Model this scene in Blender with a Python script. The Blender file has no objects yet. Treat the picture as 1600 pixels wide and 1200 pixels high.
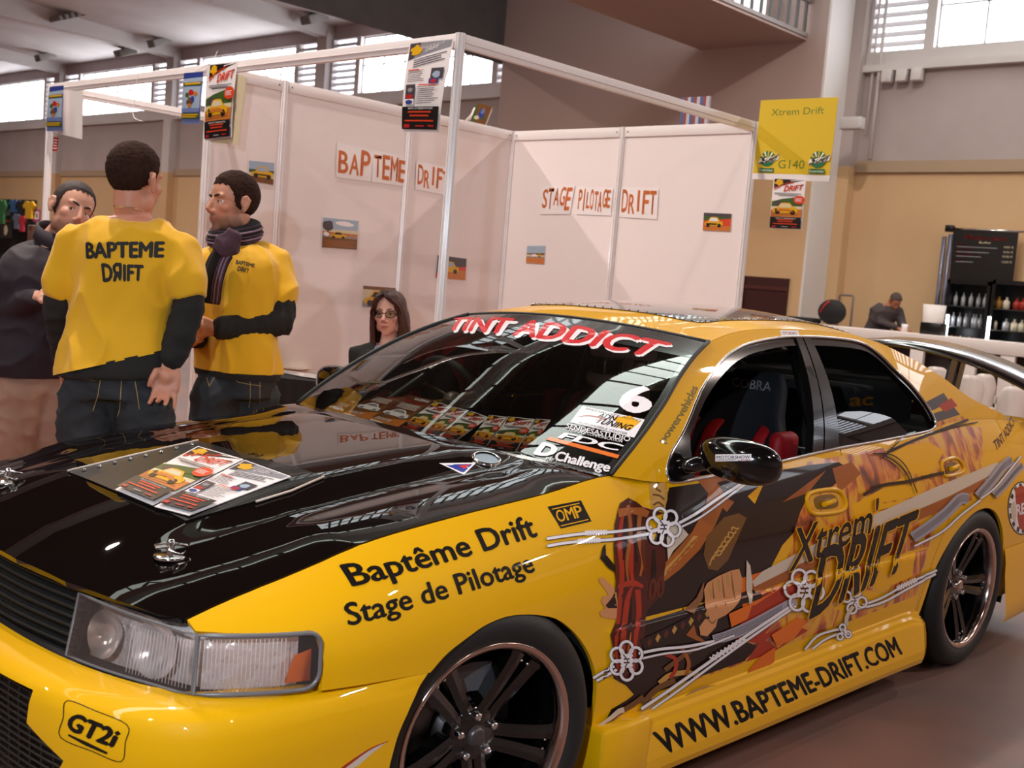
import bpy, bmesh, math, random
import numpy as np
from mathutils import Vector, Matrix
from mathutils.geometry import tessellate_polygon
random.seed(7)
PI = math.pi
C = bpy.context.scene.collection

# ------------------------------------------------------------------ camera
# world axes: X runs along the long hall wall (to the right and nearer), Y away towards that wall, Z up
CAM_F = 1783.23          # focal length in pixels of the 1600 wide frame
PITCH, ROLL, YAW, CAM_H = 0.0901, 0.0811, 0.7426, 1.42
def rotz(v, a):
    c, s = math.cos(a), math.sin(a)
    return np.array([c*v[0]-s*v[1], s*v[0]+c*v[1], v[2]])
_f = np.array([0, math.cos(PITCH), -math.sin(PITCH)]); _u = np.array([0, math.sin(PITCH), math.cos(PITCH)]); _r = np.array([1., 0, 0])
_r2 = math.cos(ROLL)*_r + math.sin(ROLL)*_u; _u2 = -math.sin(ROLL)*_r + math.cos(ROLL)*_u
FWD, UPV, RGT = rotz(_f, YAW), rotz(_u2, YAW), rotz(_r2, YAW)
CAM = np.array([0, 0, CAM_H])
cam_data = bpy.data.cameras.new('camera')
cam_data.sensor_width = 17.3
cam_data.lens = CAM_F/1600*17.3
cam_data.clip_start = 0.05; cam_data.clip_end = 200
cam_data.dof.use_dof = True; cam_data.dof.focus_distance = 3.3; cam_data.dof.aperture_fstop = 3.2
cam_obj = bpy.data.objects.new('camera', cam_data); C.objects.link(cam_obj)
_m = Matrix.Identity(4)
for i in range(3):
    _m[i][0], _m[i][1], _m[i][2], _m[i][3] = RGT[i], UPV[i], -FWD[i], CAM[i]
cam_obj.matrix_world = _m
bpy.context.scene.camera = cam_obj

# ------------------------------------------------------------------ light and exposure
vs = bpy.context.scene.view_settings
vs.view_transform = 'Standard'; vs.look = 'None'; vs.gamma = 1.0; vs.use_curve_mapping = False
vs.exposure = 0.62
world = bpy.data.worlds.new('hall_air'); bpy.context.scene.world = world
world.use_nodes = True
world.node_tree.nodes['Background'].inputs[0].default_value = (0.80, 0.70, 0.66, 1)
world.node_tree.nodes['Background'].inputs[1].default_value = 0.3

def lamp(name, kind, loc, energy, color, target=None, **kw):
    d = bpy.data.lights.new(name, kind); d.energy = energy; d.color = color
    for k, v in kw.items(): setattr(d, k, v)
    o = bpy.data.objects.new(name, d); C.objects.link(o); o.location = loc
    if target is not None:
        o.rotation_euler = (Vector(target)-Vector(loc)).to_track_quat('-Z', 'Y').to_euler()
    return o
# hand-held flash, a little left of and above the camera
FLASH = CAM + RGT*-0.47 + UPV*0.48 - FWD*0.10
lamp('flash', 'SPOT', tuple(FLASH), 150, (0.70, 0.84, 1.0), target=tuple(CAM+FWD*5.0+UPV*.3), spot_size=1.5, spot_blend=0.35, shadow_soft_size=0.03)
for lx, ly, e in ((-7, 13.0, 90), (0, 11, 130), (3, 6, 90), (6, 11, 220), (-10, 3, 230), (-5, 2, 150), (5, 2, 100), (-2, -4, 120), (6, -6, 80), (-10, -5, 120), (-18, 8, 300), (-27, 10, 330), (-36, 10, 330)):
    lamp('hall_lamp_light', 'AREA', (lx, ly, 6.6), e, (1.0, 0.85, 0.76), target=(lx, ly, 0), shape='DISK', size=0.22)
lamp('gallery_fill_light', 'AREA', (-12.6, 11.5, 5.2), 40, (1.0, 0.72, 0.55), target=(-12.6, 13.5, 0), shape='DISK', size=0.5)  # unseen lamp added to brighten the brown gallery wall
# ------------------------------------------------------------------ photo survey: turning a pixel reading into a ray
def px_ray(u, v):
    d = FWD + RGT*(u-800)/CAM_F - UPV*(v-600)/CAM_F
    return d
def px_proj(P):
    q = np.atleast_2d(P) - CAM
    z = q@FWD
    return np.stack([800+CAM_F*(q@RGT)/z, 600-CAM_F*(q@UPV)/z], -1)
def on_plane(u, v, p0, n):
    d = px_ray(u, v); n = np.asarray(n, float)
    return CAM + d*(np.dot(np.asarray(p0, float)-CAM, n)/np.dot(d, n))
def at_depth(u, v, z): return CAM + px_ray(u, v)*z
def on_z(u, v, z): return on_plane(u, v, (0, 0, z), (0, 0, 1))

# ------------------------------------------------------------------ materials
def lin(c):
    if isinstance(c, str):
        c = c.lstrip('#'); c = [int(c[i:i+2], 16)/255 for i in (0, 2, 4)]
    return tuple((x/12.92 if x <= 0.04045 else ((x+0.055)/1.055)**2.4) for x in c[:3]) + (1.0,)
MATS = {}
def mat(name, color='#808080', rough=0.5, metal=0.0, coat=0.0, coat_rough=0.03, spec=0.5, noise=None, emit=None, emit_s=0.0, bump=None, trans=0.0, alpha=1.0, sheen=0.0):
    """Plain procedural material. noise=(scale, colour2, contrast) mixes a second colour in object space."""
    if name in MATS: return MATS[name]
    m = bpy.data.materials.new(name); m.use_nodes = True
    nt = m.node_tree; b = nt.nodes['Principled BSDF']
    b.inputs['Base Color'].default_value = lin(color); b.inputs['Roughness'].default_value = rough
    b.inputs['Metallic'].default_value = metal; b.inputs['Coat Weight'].default_value = coat; b.inputs['Coat Roughness'].default_value = coat_rough
    b.inputs['Specular IOR Level'].default_value = spec; b.inputs['Transmission Weight'].default_value = trans; b.inputs['Alpha'].default_value = alpha
    if sheen: b.inputs['Sheen Weight'].default_value = sheen
    if emit:
        b.inputs['Emission Color'].default_value = lin(emit); b.inputs['Emission Strength'].default_value = emit_s
    if noise or bump:
        tc = nt.nodes.new('ShaderNodeTexCoord')
    if noise:
        n = nt.nodes.new('ShaderNodeTexNoise'); n.inputs['Scale'].default_value = noise[0]; n.inputs['Detail'].default_value = 5
        nt.links.new(tc.outputs['Object'], n.inputs['Vector'])
        r = nt.nodes.new('ShaderNodeValToRGB'); w = noise[2] if len(noise) > 2 else 0.2
        r.color_ramp.elements[0].position = 0.5-w; r.color_ramp.elements[1].position = 0.5+w
        r.color_ramp.elements[0].color = lin(color); r.color_ramp.elements[1].color = lin(noise[1])
        nt.links.new(n.outputs['Fac'], r.inputs['Fac']); nt.links.new(r.outputs['Color'], b.inputs['Base Color'])
    if bump:
        n2 = nt.nodes.new('ShaderNodeTexNoise'); n2.inputs['Scale'].default_value = bump[0]; n2.inputs['Detail'].default_value = 3
        nt.links.new(tc.outputs['Object'], n2.inputs['Vector'])
        bp = nt.nodes.new('ShaderNodeBump'); bp.inputs['Strength'].default_value = bump[1]; bp.inputs['Distance'].default_value = bump[2] if len(bump) > 2 else 0.01
        nt.links.new(n2.outputs['Fac'], bp.inputs['Height']); nt.links.new(bp.outputs['Normal'], b.inputs['Normal'])
    MATS[name] = m
    return m
def glass_mat(name, tint, refl_rough=0.02, body=0.0, body_color='#101010'):
    """Sheet glass: a tinted see-through pane with a fresnel mirror reflection, some dirt body."""
    if name in MATS: return MATS[name]
    m = bpy.data.materials.new(name); m.use_nodes = True; nt = m.node_tree
    nt.nodes.clear()
    out = nt.nodes.new('ShaderNodeOutputMaterial'); tr = nt.nodes.new('ShaderNodeBsdfTransparent'); tr.inputs[0].default_value = lin(tint)
    gl = nt.nodes.new('ShaderNodeBsdfGlossy'); gl.inputs['Roughness'].default_value = refl_rough; gl.inputs[0].default_value = (1, 1, 1, 1)
    fr = nt.nodes.new('ShaderNodeFresnel'); fr.inputs[0].default_value = 1.52
    mx = nt.nodes.new('ShaderNodeMixShader')
    df = nt.nodes.new('ShaderNodeBsdfDiffuse'); df.inputs[0].default_value = lin(body_color)
    m0 = nt.nodes.new('ShaderNodeMixShader'); m0.inputs[0].default_value = body
    nt.links.new(tr.outputs[0], m0.inputs[1]); nt.links.new(df.outputs[0], m0.inputs[2])
    nt.links.new(fr.outputs[0], mx.inputs[0]); nt.links.new(m0.outputs[0], mx.inputs[1]); nt.links.new(gl.outputs[0], mx.inputs[2])
    nt.links.new(mx.outputs[0], out.inputs[0])
    MATS[name] = m
    return m

# ------------------------------------------------------------------ objects
def tag(o, label=None, cat=None, group=None, kind=None):
    if label: o['label'] = label
    if cat: o['category'] = cat
    if group: o['group'] = group
    if kind: o['kind'] = kind
    return o
def thing(name, label, cat, loc=(0, 0, 0), rz=0.0, group=None):
    o = bpy.data.objects.new(name, None); C.objects.link(o)
    o.empty_display_size = 0.1
    o.location = loc; o.rotation_euler = (0, 0, rz)
    return tag(o, label, cat, group)
def link_mesh(name, me, mats, parent=None, loc=None, rot=None):
    o = bpy.data.objects.new(name, me); C.objects.link(o)
    for m in (mats if isinstance(mats, (list, tuple)) else [mats]):
        me.materials.append(m)
    if parent is not None: o.parent = parent
    if loc is not None: o.location = loc
    if rot is not None: o.rotation_euler = rot
    return o
class MB:
    """Collects shapes into one mesh."""
    def __init__(self): self.v = []; self.f = []; self.mi = []; self.sm = []; self.cur = 0; self.smooth = False
    def add(self, vs, fs, smooth=None, mi=None):
        o = len(self.v); self.v += [tuple(map(float, p)) for p in vs]
        for f in fs:
            self.f.append([o+i for i in f]); self.mi.append(self.cur if mi is None else mi); self.sm.append(self.smooth if smooth is None else smooth)
        return self
    def box(self, lo, hi, M=None):
        x0, y0, z0 = lo; x1, y1, z1 = hi
        p = [(x0,y0,z0),(x1,y0,z0),(x1,y1,z0),(x0,y1,z0),(x0,y0,z1),(x1,y0,z1),(x1,y1,z1),(x0,y1,z1)]
        if M is not None: p = [tuple(M@Vector(q)) for q in p]
        return self.add(p, [(3,2,1,0),(4,5,6,7),(0,1,5,4),(1,2,6,5),(2,3,7,6),(3,0,4,7)], False)
    def rbox(self, lo, hi, r=0.01, M=None, seg=2):
        bm = bmesh.new(); bmesh.ops.create_cube(bm, size=1)
        for q in bm.verts:
            q.co = Vector([lo[i]+(q.co[i]+0.5)*(hi[i]-lo[i]) for i in range(3)])
        bmesh.ops.bevel(bm, geom=list(bm.edges), offset=r, segments=seg, affect='EDGES', profile=0.5)
        self.from_bm(bm, M, True); return self
    def from_bm(self, bm, M=None, smooth=False):
        bm.verts.index_update()
        vs = [tuple(M@q.co) if M is not None else tuple(q.co) for q in bm.verts]
        self.add(vs, [[q.index for q in f.verts] for f in bm.faces], smooth); bm.free(); return self
    def tube(self, pts, r, n=8, cap=True, closed=False, sq=None):
        """Tube along pts; r a number or one radius per point; sq=(up vector, ratio) flattens it."""
        P = [np.array(p, float) for p in pts]; k = len(P)
        R = [r]*k if np.isscalar(r) else list(r)
        vs = []; fs = []
        prev = None
        for i in range(k):
            a = P[i-1] if (i > 0 or closed) else P[i]; b = P[(i+1) % k] if (i < k-1 or closed) else P[i]
            t = b-a; t = t/(np.linalg.norm(t)+1e-12)
            if prev is None:
                ref = np.array(sq[0], float) if sq else (np.array([0, 0, 1.]) if abs(t[2]) < 0.9 else np.array([1., 0, 0]))
            else: ref = np.array(sq[0], float) if sq else prev
            s = np.cross(t, ref); s /= np.linalg.norm(s)+1e-12
            w = np.cross(s, t); prev = w
            q = sq[1] if sq else 1.0
            for j in range(n):
                an = 2*PI*j/n
                vs.append(P[i] + R[i]*(math.cos(an)*s + q*math.sin(an)*w))
        for i in range(k if closed else k-1):
            i2 = (i+1) % k
            for j in range(n):
                j2 = (j+1) % n
                fs.append((i*n+j, i*n+j2, i2*n+j2, i2*n+j))
        self.add(vs, fs, True)
        if cap and not closed:
            o = len(self.v)-len(vs)
            self.f.append([o+j for j in range(n)][::-1]); self.mi.append(self.cur); self.sm.append(False)
            self.f.append([o+(k-1)*n+j for j in range(n)]); self.mi.append(self.cur); self.sm.append(False)
        return self
    def lathe(self, prof, n=32, M=None, smooth=True):
        """prof: list of (radius, height); spun round Z."""
        vs = []; fs = []
        for r, h in prof:
            for j in range(n):
                a = 2*PI*j/n; vs.append((r*math.cos(a), r*math.sin(a), h))
        for i in range(len(prof)-1):
            for j in range(n):
                j2 = (j+1) % n; fs.append((i*n+j, i*n+j2, (i+1)*n+j2, (i+1)*n+j))
        if M is not None: vs = [tuple(M@Vector(q)) for q in vs]
        return self.add(vs, fs, smooth)
    def disc(self, c, r, n=24, M=None):
        vs = [(c[0]+r*math.cos(2*PI*j/n), c[1]+r*math.sin(2*PI*j/n), c[2]) for j in range(n)]
        if M is not None: vs = [tuple(M@Vector(q)) for q in vs]
        return self.add(vs, [list(range(n))], False)
    def ball(self, c, r, n=12, M=None):
        r = (r, r, r) if np.isscalar(r) else r
        bm = bmesh.new(); bmesh.ops.create_uvsphere(bm, u_segments=n*2, v_segments=n, radius=1)
        for q in bm.verts: q.co = Vector((c[0]+q.co.x*r[0], c[1]+q.co.y*r[1], c[2]+q.co.z*r[2]))
        return self.from_bm(bm, M, True)
    def prism(self, pts, z0, z1, M=None, smooth=False):
        """Closed outline (x, y) pushed from z0 to z1."""
        n = len(pts)
        vs = [(p[0], p[1], z0) for p in pts]+[(p[0], p[1], z1) for p in pts]
        if M is not None: vs = [tuple(M@Vector(q)) for q in vs]
        fs = [(i, (i+1) % n, n+(i+1) % n, n+i) for i in range(n)]
        tri = tessellate_polygon([[Vector((p[0], p[1], 0)) for p in pts]])
        self.add(vs, fs, smooth)
        o = len(self.v)-2*n
        for t in tri:
            self.f.append([o+i for i in t][::-1]); self.mi.append(self.cur); self.sm.append(False)
            self.f.append([o+n+i for i in t]); self.mi.append(self.cur); self.sm.append(False)
        return self
    def mesh(self, name):
        me = bpy.data.meshes.new(name); me.from_pydata(self.v, [], self.f); me.update()
        me.polygons.foreach_set('material_index', self.mi); me.polygons.foreach_set('use_smooth', self.sm)
        return me
    def build(self, name, mats, parent=None, loc=None, rot=None, fix=True):
        me = self.mesh(name)
        if fix:
            bm = bmesh.new(); bm.from_mesh(me); bmesh.ops.recalc_face_normals(bm, faces=bm.faces); bm.to_mesh(me); bm.free()
        return link_mesh(name, me, mats, parent, loc, rot)

def nrm(v): v = np.array(v, float); return v/np.linalg.norm(v)
def lerp(a, b, t): return np.array(a)*(1-t)+np.array(b)*t
def Sp(xs, ys):
    """Smooth curve through the given stations (cubic, monotone between them)."""
    xs = np.array(xs, float); ys = np.array(ys, float)
    if xs[0] > xs[-1]: xs, ys = xs[::-1], ys[::-1]
    h = np.diff(xs); d = np.diff(ys)/h
    m = np.zeros_like(xs); m[0], m[-1] = d[0], d[-1]
    for i in range(1, len(xs)-1):
        if d[i-1]*d[i] > 0:
            w1, w2 = 2*h[i]+h[i-1], h[i]+2*h[i-1]; m[i] = (w1+w2)/(w1/d[i-1]+w2/d[i])
    def fn(x):
        x = np.clip(np.asarray(x, float), xs[0], xs[-1]); i = np.clip(np.searchsorted(xs, x)-1, 0, len(xs)-2)
        t = (x-xs[i])/h[i]
        return ((2*t**3-3*t**2+1)*ys[i]+(t**3-2*t**2+t)*h[i]*m[i]+(-2*t**3+3*t**2)*ys[i+1]+(t**3-t**2)*h[i]*m[i+1])
    return fn
def smooth_line(pts, n=6, closed=False):
    """Catmull-Rom through points of any dimension."""
    P = [np.array(p, float) for p in pts]; k = len(P); out = []
    for i in range(k if closed else k-1):
        p0 = P[(i-1) % k] if (closed or i > 0) else 2*P[0]-P[1]
        p1, p2 = P[i], P[(i+1) % k]
        p3 = P[(i+2) % k] if (closed or i+2 < k) else 2*P[-1]-P[-2]
        for j in range(n):
            t = j/n
            out.append(0.5*((2*p1)+(-p0+p2)*t+(2*p0-5*p1+4*p2-p3)*t*t+(-p0+3*p1-3*p2+p3)*t**3))
    if not closed: out.append(P[-1])
    return out

# ------------------------------------------------------------------ panels: outlines cut from a curved surface
def surf_normal(S, a, b, sgn, e=1e-3):
    da = S(a+e, b)-S(a-e, b); db = S(a, b+e)-S(a, b-e)
    n = np.cross(da, db); n /= np.linalg.norm(n, axis=-1, keepdims=True)+1e-12
    return n*sgn
def cut_grid(bm, step):
    for ax in (0, 1):
        if not step[ax]: continue
        c = [q.co[ax] for q in bm.verts]
        if not c: return
        k0 = math.floor(min(c)/step[ax])+1; k1 = math.ceil(max(c)/step[ax])
        for k in range(k0, k1):
            no = (1, 0, 0) if ax == 0 else (0, 1, 0); co = (k*step[ax], 0, 0) if ax == 0 else (0, k*step[ax], 0)
            bmesh.ops.bisect_plane(bm, geom=list(bm.verts)+list(bm.edges)+list(bm.faces), dist=1e-6, plane_co=co, plane_no=no)
def flat_polys(polys):
    """polys: list of (outline, [holes]) in 2-D -> bmesh in the XY plane."""
    bm = bmesh.new()
    for outer, holes in polys:
        loops = [[Vector((p[0], p[1], 0)) for p in outer]]+[[Vector((p[0], p[1], 0)) for p in h] for h in holes]
        allv = [q for lp in loops for q in lp]
        tri = tessellate_polygon(loops)
        bv = [bm.verts.new(q) for q in allv]
        for t in tri:
            try: bm.faces.new([bv[i] for i in t])
            except ValueError: pass
    return bm
def panel(name, layers, S, sgn, mats, parent=None, step=(0.05, 0.05), flange=0.0):
    """layers: list of (bmesh in the surface's own 2-D coordinates, offset, material index). One mesh on the curved surface."""
    V = []; F = []; MI = []; N = []
    for bm, off, mi in layers:
        bmesh.ops.remove_doubles(bm, verts=bm.verts, dist=1e-6)
        cut_grid(bm, step)
        bmesh.ops.dissolve_degenerate(bm, dist=1e-7, edges=bm.edges)
        bm.verts.index_update()
        ab = np.array([[q.co.x, q.co.y] for q in bm.verts]).reshape(-1, 2)
        P = S(ab[:, 0], ab[:, 1]); n = surf_normal(S, ab[:, 0], ab[:, 1], sgn); P = P+n*off
        o = len(V); V += [tuple(p) for p in P]
        for f in bm.faces:
            ids = [q.index for q in f.verts]
            if len(ids) < 3: continue
            # winding to match the outward normal
            fn = np.cross(P[ids[1]]-P[ids[0]], P[ids[2]]-P[ids[0]])
            if np.dot(fn, n[ids[0]]) < 0: ids = ids[::-1]
            F.append([o+i for i in ids]); MI.append(mi); N += [tuple(n[i]) for i in ids]
        if flange:
            for e in bm.edges:
                if len(e.link_faces) == 1:
                    i, j = e.verts[0].index, e.verts[1].index
                    b0 = len(V); V += [tuple(P[i]), tuple(P[j]), tuple(P[j]-n[j]*flange), tuple(P[i]-n[i]*flange)]
                    fn = np.cross(P[j]-P[i], -n[i]); fn = fn/(np.linalg.norm(fn)+1e-12)
                    c = e.link_faces[0].calc_center_median(); pc = S(np.array([c.x]), np.array([c.y]))[0]
                    ids = [b0, b0+1, b0+2, b0+3]
                    if np.dot(fn, (P[i]+P[j])/2-pc) < 0: fn = -fn; ids = ids[::-1]
                    F.append(ids); MI.append(mi); N += [tuple(fn)]*4
        bm.free()
    me = bpy.data.meshes.new(name); me.from_pydata(V, [], F); me.update()
    me.polygons.foreach_set('material_index', MI); me.polygons.foreach_set('use_smooth', [True]*len(F))
    try: me.normals_split_custom_set(N)
    except Exception as ex: print('normals', name, ex)
    return link_mesh(name, me, mats, parent)
def surf_tube(S, ab, r, sgn, off=0.0, n=6, mb=None, closed=False, sq=1.0):
    ab = np.array(ab, float); P = S(ab[:, 0], ab[:, 1])+surf_normal(S, ab[:, 0], ab[:, 1], sgn)*off
    mb = mb or MB(); mb.tube(P, r, n, closed=closed); return mb
def dense(pts, d, closed=True):
    out = []; k = len(pts)
    for i in range(k if closed else k-1):
        a = np.array(pts[i], float); b = np.array(pts[(i+1) % k], float); m = max(1, int(math.ceil(np.linalg.norm(b-a)/d)))
        out += [a+(b-a)*j/m for j in range(m)]
    if not closed: out.append(np.array(pts[-1], float))
    return out

# ------------------------------------------------------------------ lettering
_TXT = {}
def text_bm(body, bold=0.0, shear=0.0, space=1.0):
    """Lettering as a flat mesh; returns (verts Nx2 scaled so cap height = 1, faces, width)."""
    key = (body, bold, shear, space)
    if key in _TXT: return _TXT[key]
    cu = bpy.data.curves.new('lettering', 'FONT'); cu.body = body; cu.offset = bold; cu.shear = shear; cu.space_character = space; cu.resolution_u = 3
    o = bpy.data.objects.new('lettering', cu); C.objects.link(o)
    dg = bpy.context.evaluated_depsgraph_get(); dg.update()
    me = o.evaluated_get(dg).to_mesh()
    v = np.array([q.co[:2] for q in me.vertices]).reshape(-1, 2); f = [list(p.vertices) for p in me.polygons]
    o.evaluated_get(dg).to_mesh_clear(); bpy.data.objects.remove(o); bpy.data.curves.remove(cu)
    v = v/0.7
    if len(v): v[:, 0] -= v[:, 0].min()
    w = v[:, 0].max() if len(v) else 0
    _TXT[key] = (v, f, w)
    return _TXT[key]
def text_in_quad(body, quad, bold=0.0, shear=0.0, space=1.0, bm=None, jig=0.0):
    """Lettering laid in a quad (bottom-left, bottom-right, top-right, top-left) of 2-D points."""
    v, f, w = text_bm(body, 0.0, shear, space)
    q = [np.array(p, float) for p in quad]
    bm = bm or bmesh.new(); b = bold*1.6
    # heavier strokes: the same letters struck again a little to each side
    for dx, dy in ((0, 0),) if not b else ((0, 0), (b, 0), (-b, 0), (0, b*.7), (0, -b*.7)):
        s = (v[:, 0:1]+dx+b)/max(w+2*b, 1e-6); t = (v[:, 1:2]+dy+b*.7)/(1+1.4*b)
        P = (1-s)*(1-t)*q[0]+s*(1-t)*q[1]+s*t*q[2]+(1-s)*t*q[3]
        bv = [bm.verts.new((p[0], p[1], 0)) for p in P]
        for g in f:
            try: bm.faces.new([bv[i] for i in g])
            except ValueError: pass
    return bm
# ------------------------------------------------------------------ the car: curved surfaces in the car's own frame
# x forward from the rear axle, y to the car's left, z up from the floor
CAR_LOC = np.array([-2.5243, 4.6833, 0.0]); CAR_RZ = -1.60246
def car_world(P):
    P = np.atleast_2d(P); c, s = math.cos(CAR_RZ), math.sin(CAR_RZ)
    return np.stack([c*P[:, 0]-s*P[:, 1]+CAR_LOC[0], s*P[:, 0]+c*P[:, 1]+CAR_LOC[1], P[:, 2]], -1)
def car_local(P):
    P = np.atleast_2d(P)-CAR_LOC; c, s = math.cos(-CAR_RZ), math.sin(-CAR_RZ)
    return np.stack([c*P[:, 0]-s*P[:, 1], s*P[:, 0]+c*P[:, 1], P[:, 2]], -1)
_yb = Sp([-1.2, -.6, 0, .4, 1.0, 1.8, 2.0, 2.21, 2.4], [.66, .705, .758, .784, .79, .788, .775, .737, .70])
def G_y(x, z):
    h = z-.93
    return _yb(x)-.35*h-.9*h*np.abs(h)
_zt = Sp([-1.15, -.75, -.4, 0, .25, .38, .7, 1.1, 1.45, 2.0, 2.1, 2.22, 2.47, 2.8, 3.06, 3.16, 3.24, 3.32, 3.40, 3.47],
         [.93, .965, .99, 1.0, .988, .967, .953, .938, .917, .892, .90, .917, .886, .853, .818, .792, .772, .752, .727, .702])
_yh = Sp([2.22, 3.06, 3.24, 3.32, 3.40, 3.47], [.735, .735, .733, .728, .718, .71])
def top_y(x):
    x = np.asarray(x, float); w = np.clip((x-2.0)/.22, 0, 1); w = w*w*(3-2*w)
    return (1-w)*G_y(np.minimum(x, 2.2), _zt(np.minimum(x, 2.2)))+w*_yh(x)
_ym = Sp([-1.2, -1.0, -.7, -.3, .3, 1.4, 2.4, 2.9, 3.1, 3.25, 3.37, 3.465, 3.52], [.70, .79, .84, .864, .868, .868, .872, .878, .877, .866, .826, .775, .72])
def side_y(x, z):
    ym, yt, zt = _ym(x), top_y(x), _zt(x)
    z0 = .60
    t = np.clip((z-z0)/np.maximum(zt-z0, .03), 0, 1.15)
    y = ym+(yt-ym)*t**2.3
    low = np.clip(z0-z, 0, 1)
    y = y-.16*low**2
    st = np.clip((.548-z)/.012, 0, 1)*np.clip((x-.45)/.05, 0, 1)*np.clip((2.34-x)/.05, 0, 1)
    return y+.007*st*st*(3-2*st)
def SIDE(a, b): return np.stack([a, side_y(a, b), b], -1)
def SIDE_R(a, b): return np.stack([a, -side_y(a, b), b], -1)
def GLS(a, b): return np.stack([a, G_y(a, b), b], -1)
def GLS_R(a, b): return np.stack([a, -G_y(a, b), b], -1)
# roof rail line and roof
_zr = Sp([-.62, -.4, -.22, -.05, .2, .41, .63, .92, 1.238, 1.386, 1.565, 1.6], [1.0, 1.045, 1.092, 1.165, 1.248, 1.300, 1.322, 1.328, 1.320, 1.306, 1.276, 1.272])
_zc = Sp([-.62, -.4, -.1, .2, .45, .8, 1.2, 1.5, 1.62, 1.7], [1.0, 1.075, 1.197, 1.299, 1.350, 1.384, 1.374, 1.337, 1.311, 1.292])
def rail_y(x): return G_y(x, _zr(x))
def roof_z(x, y):
    q = np.clip(np.abs(y)/rail_y(x), 0, 1)
    return _zc(x)+(_zr(x)-_zc(x))*q**2.6
def ROOF(a, b): return np.stack([a, b, roof_z(a, b)], -1)
# windscreen: s across (-1 right .. 1 left), t from cowl to roof
_ex = Sp([0, .2, .48, .7, .87, 1], [2.214, 2.116, 1.955, 1.815, 1.68, 1.565])
_ey = Sp([0, .2, .48, .7, .87, 1], [.737, .728, .694, .645, .598, .562])
_ez = Sp([0, .2, .48, .7, .87, 1], [.917, .987, 1.092, 1.175, 1.236, 1.276])
def WS(s, t):
    q = 1-s**2
    ax = .16*(1-t)+.055*t+.03*4*t*(1-t)*0
    return np.stack([_ex(t)+ax*q, _ey(t)*s, _ez(t)+(.012*(1-t)+.034*t)*q], -1)
# rear screen
# bonnet
_cz = Sp([2.2, 2.37, 2.6, 2.9, 3.2, 3.45, 3.60], [.955, .94, .921, .888, .838, .775, .722])
def hood_z(x, y):
    ye, ze, zc = _yh(x), _zt(np.minimum(x, 3.47))-np.clip(x-3.47, 0, 1)*.3, _cz(x)
    q = np.clip(np.abs(y)/ye, 0, 1.05)
    base = zc+(ze-zc)*q**2.4
    # raised centre with soft shoulders and a shallow valley beside them
    f = np.clip((3.5-x)/.5, 0, 1)*np.clip((x-2.2)/.25, 0, 1)
    b = 1/(1+np.exp((np.abs(y)-.40-.03*(3-x))/.022))
    v = np.exp(-((np.abs(y)-.50)/.07)**2)
    return base+f*(.016*b-.012*v)
def HOOD(a, b): return np.stack([a, b, hood_z(a, b)], -1)
# nose: s runs along the plan outline
class Plan:
    def __init__(self, pts):
        P = np.array(smooth_line(pts, 80)); d = np.r_[0, np.cumsum(np.linalg.norm(np.diff(P, axis=0), axis=1))]
        self.d, self.P = d, P; self.L = d[-1]
    def at(self, s):
        s = np.asarray(s, float); sg = np.where(s < 0, -1., 1.); q = np.abs(s)
        x = np.interp(q, self.d, self.P[:, 0]); y = np.interp(q, self.d, self.P[:, 1])
        e = .012
        tx = np.interp(q+e, self.d, self.P[:, 0])-np.interp(q-e, self.d, self.P[:, 0]); ty = np.interp(q+e, self.d, self.P[:, 1])-np.interp(q-e, self.d, self.P[:, 1])
        l = np.hypot(tx, ty)+1e-9
        return x, y*sg, ty/l, -tx/l*sg
    def s_of(self, x=None, y=None):
        i = np.argmin(np.abs(self.P[:, 1]-y)) if y is not None else np.argmin(np.abs(self.P[:, 0]-x)); return float(self.d[i])
LAMP_P = Plan([(3.605, 0), (3.60, .2), (3.575, .40), (3.545, .55), (3.503, .68), (3.465, .765), (3.37, .825), (3.25, .866), (3.1, .877)])
BUMP_P = Plan([(3.69, 0), (3.685, .25), (3.668, .45), (3.63, .62), (3.575, .75), (3.50, .83), (3.40, .866), (3.25, .879), (3.05, .882), (2.93, .881), (2.8, .88)])
_bo = Sp([.10, .14, .2, .3, .4, .47, .515, .54, .556, .566, .572], [-.02, -.005, .0, .0, .004, .008, .004, -.006, -.024, -.052, -.092])
def BUMP(s, z):
    x, y, nx, ny = BUMP_P.at(s); o = _bo(z)
    # the side of the bumper lies flush with the wing behind it
    k = np.clip((np.abs(s)-1.15)/.25, 0, 1); o = o*(1-k)+np.where(o < 0, o*.25, o)*k
    return np.stack([x+nx*o, y+ny*o, z+0*x], -1)
def LAMP(s, z):
    x, y, nx, ny = LAMP_P.at(s); o = -.25*np.clip(z-.575, -.1, .2)**1.0*np.clip(1.2-np.abs(s), 0, 1)
    return np.stack([x+nx*o, y+ny*o, z+0*x], -1)
def DECK(a, b):
    yt = np.maximum(top_y(a), .3); q = np.clip(np.abs(b)/yt, 0, 1)
    zc = _zt(a)+.03
    return np.stack([a, b, zc+(_zt(a)-zc)*q**3], -1)

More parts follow.
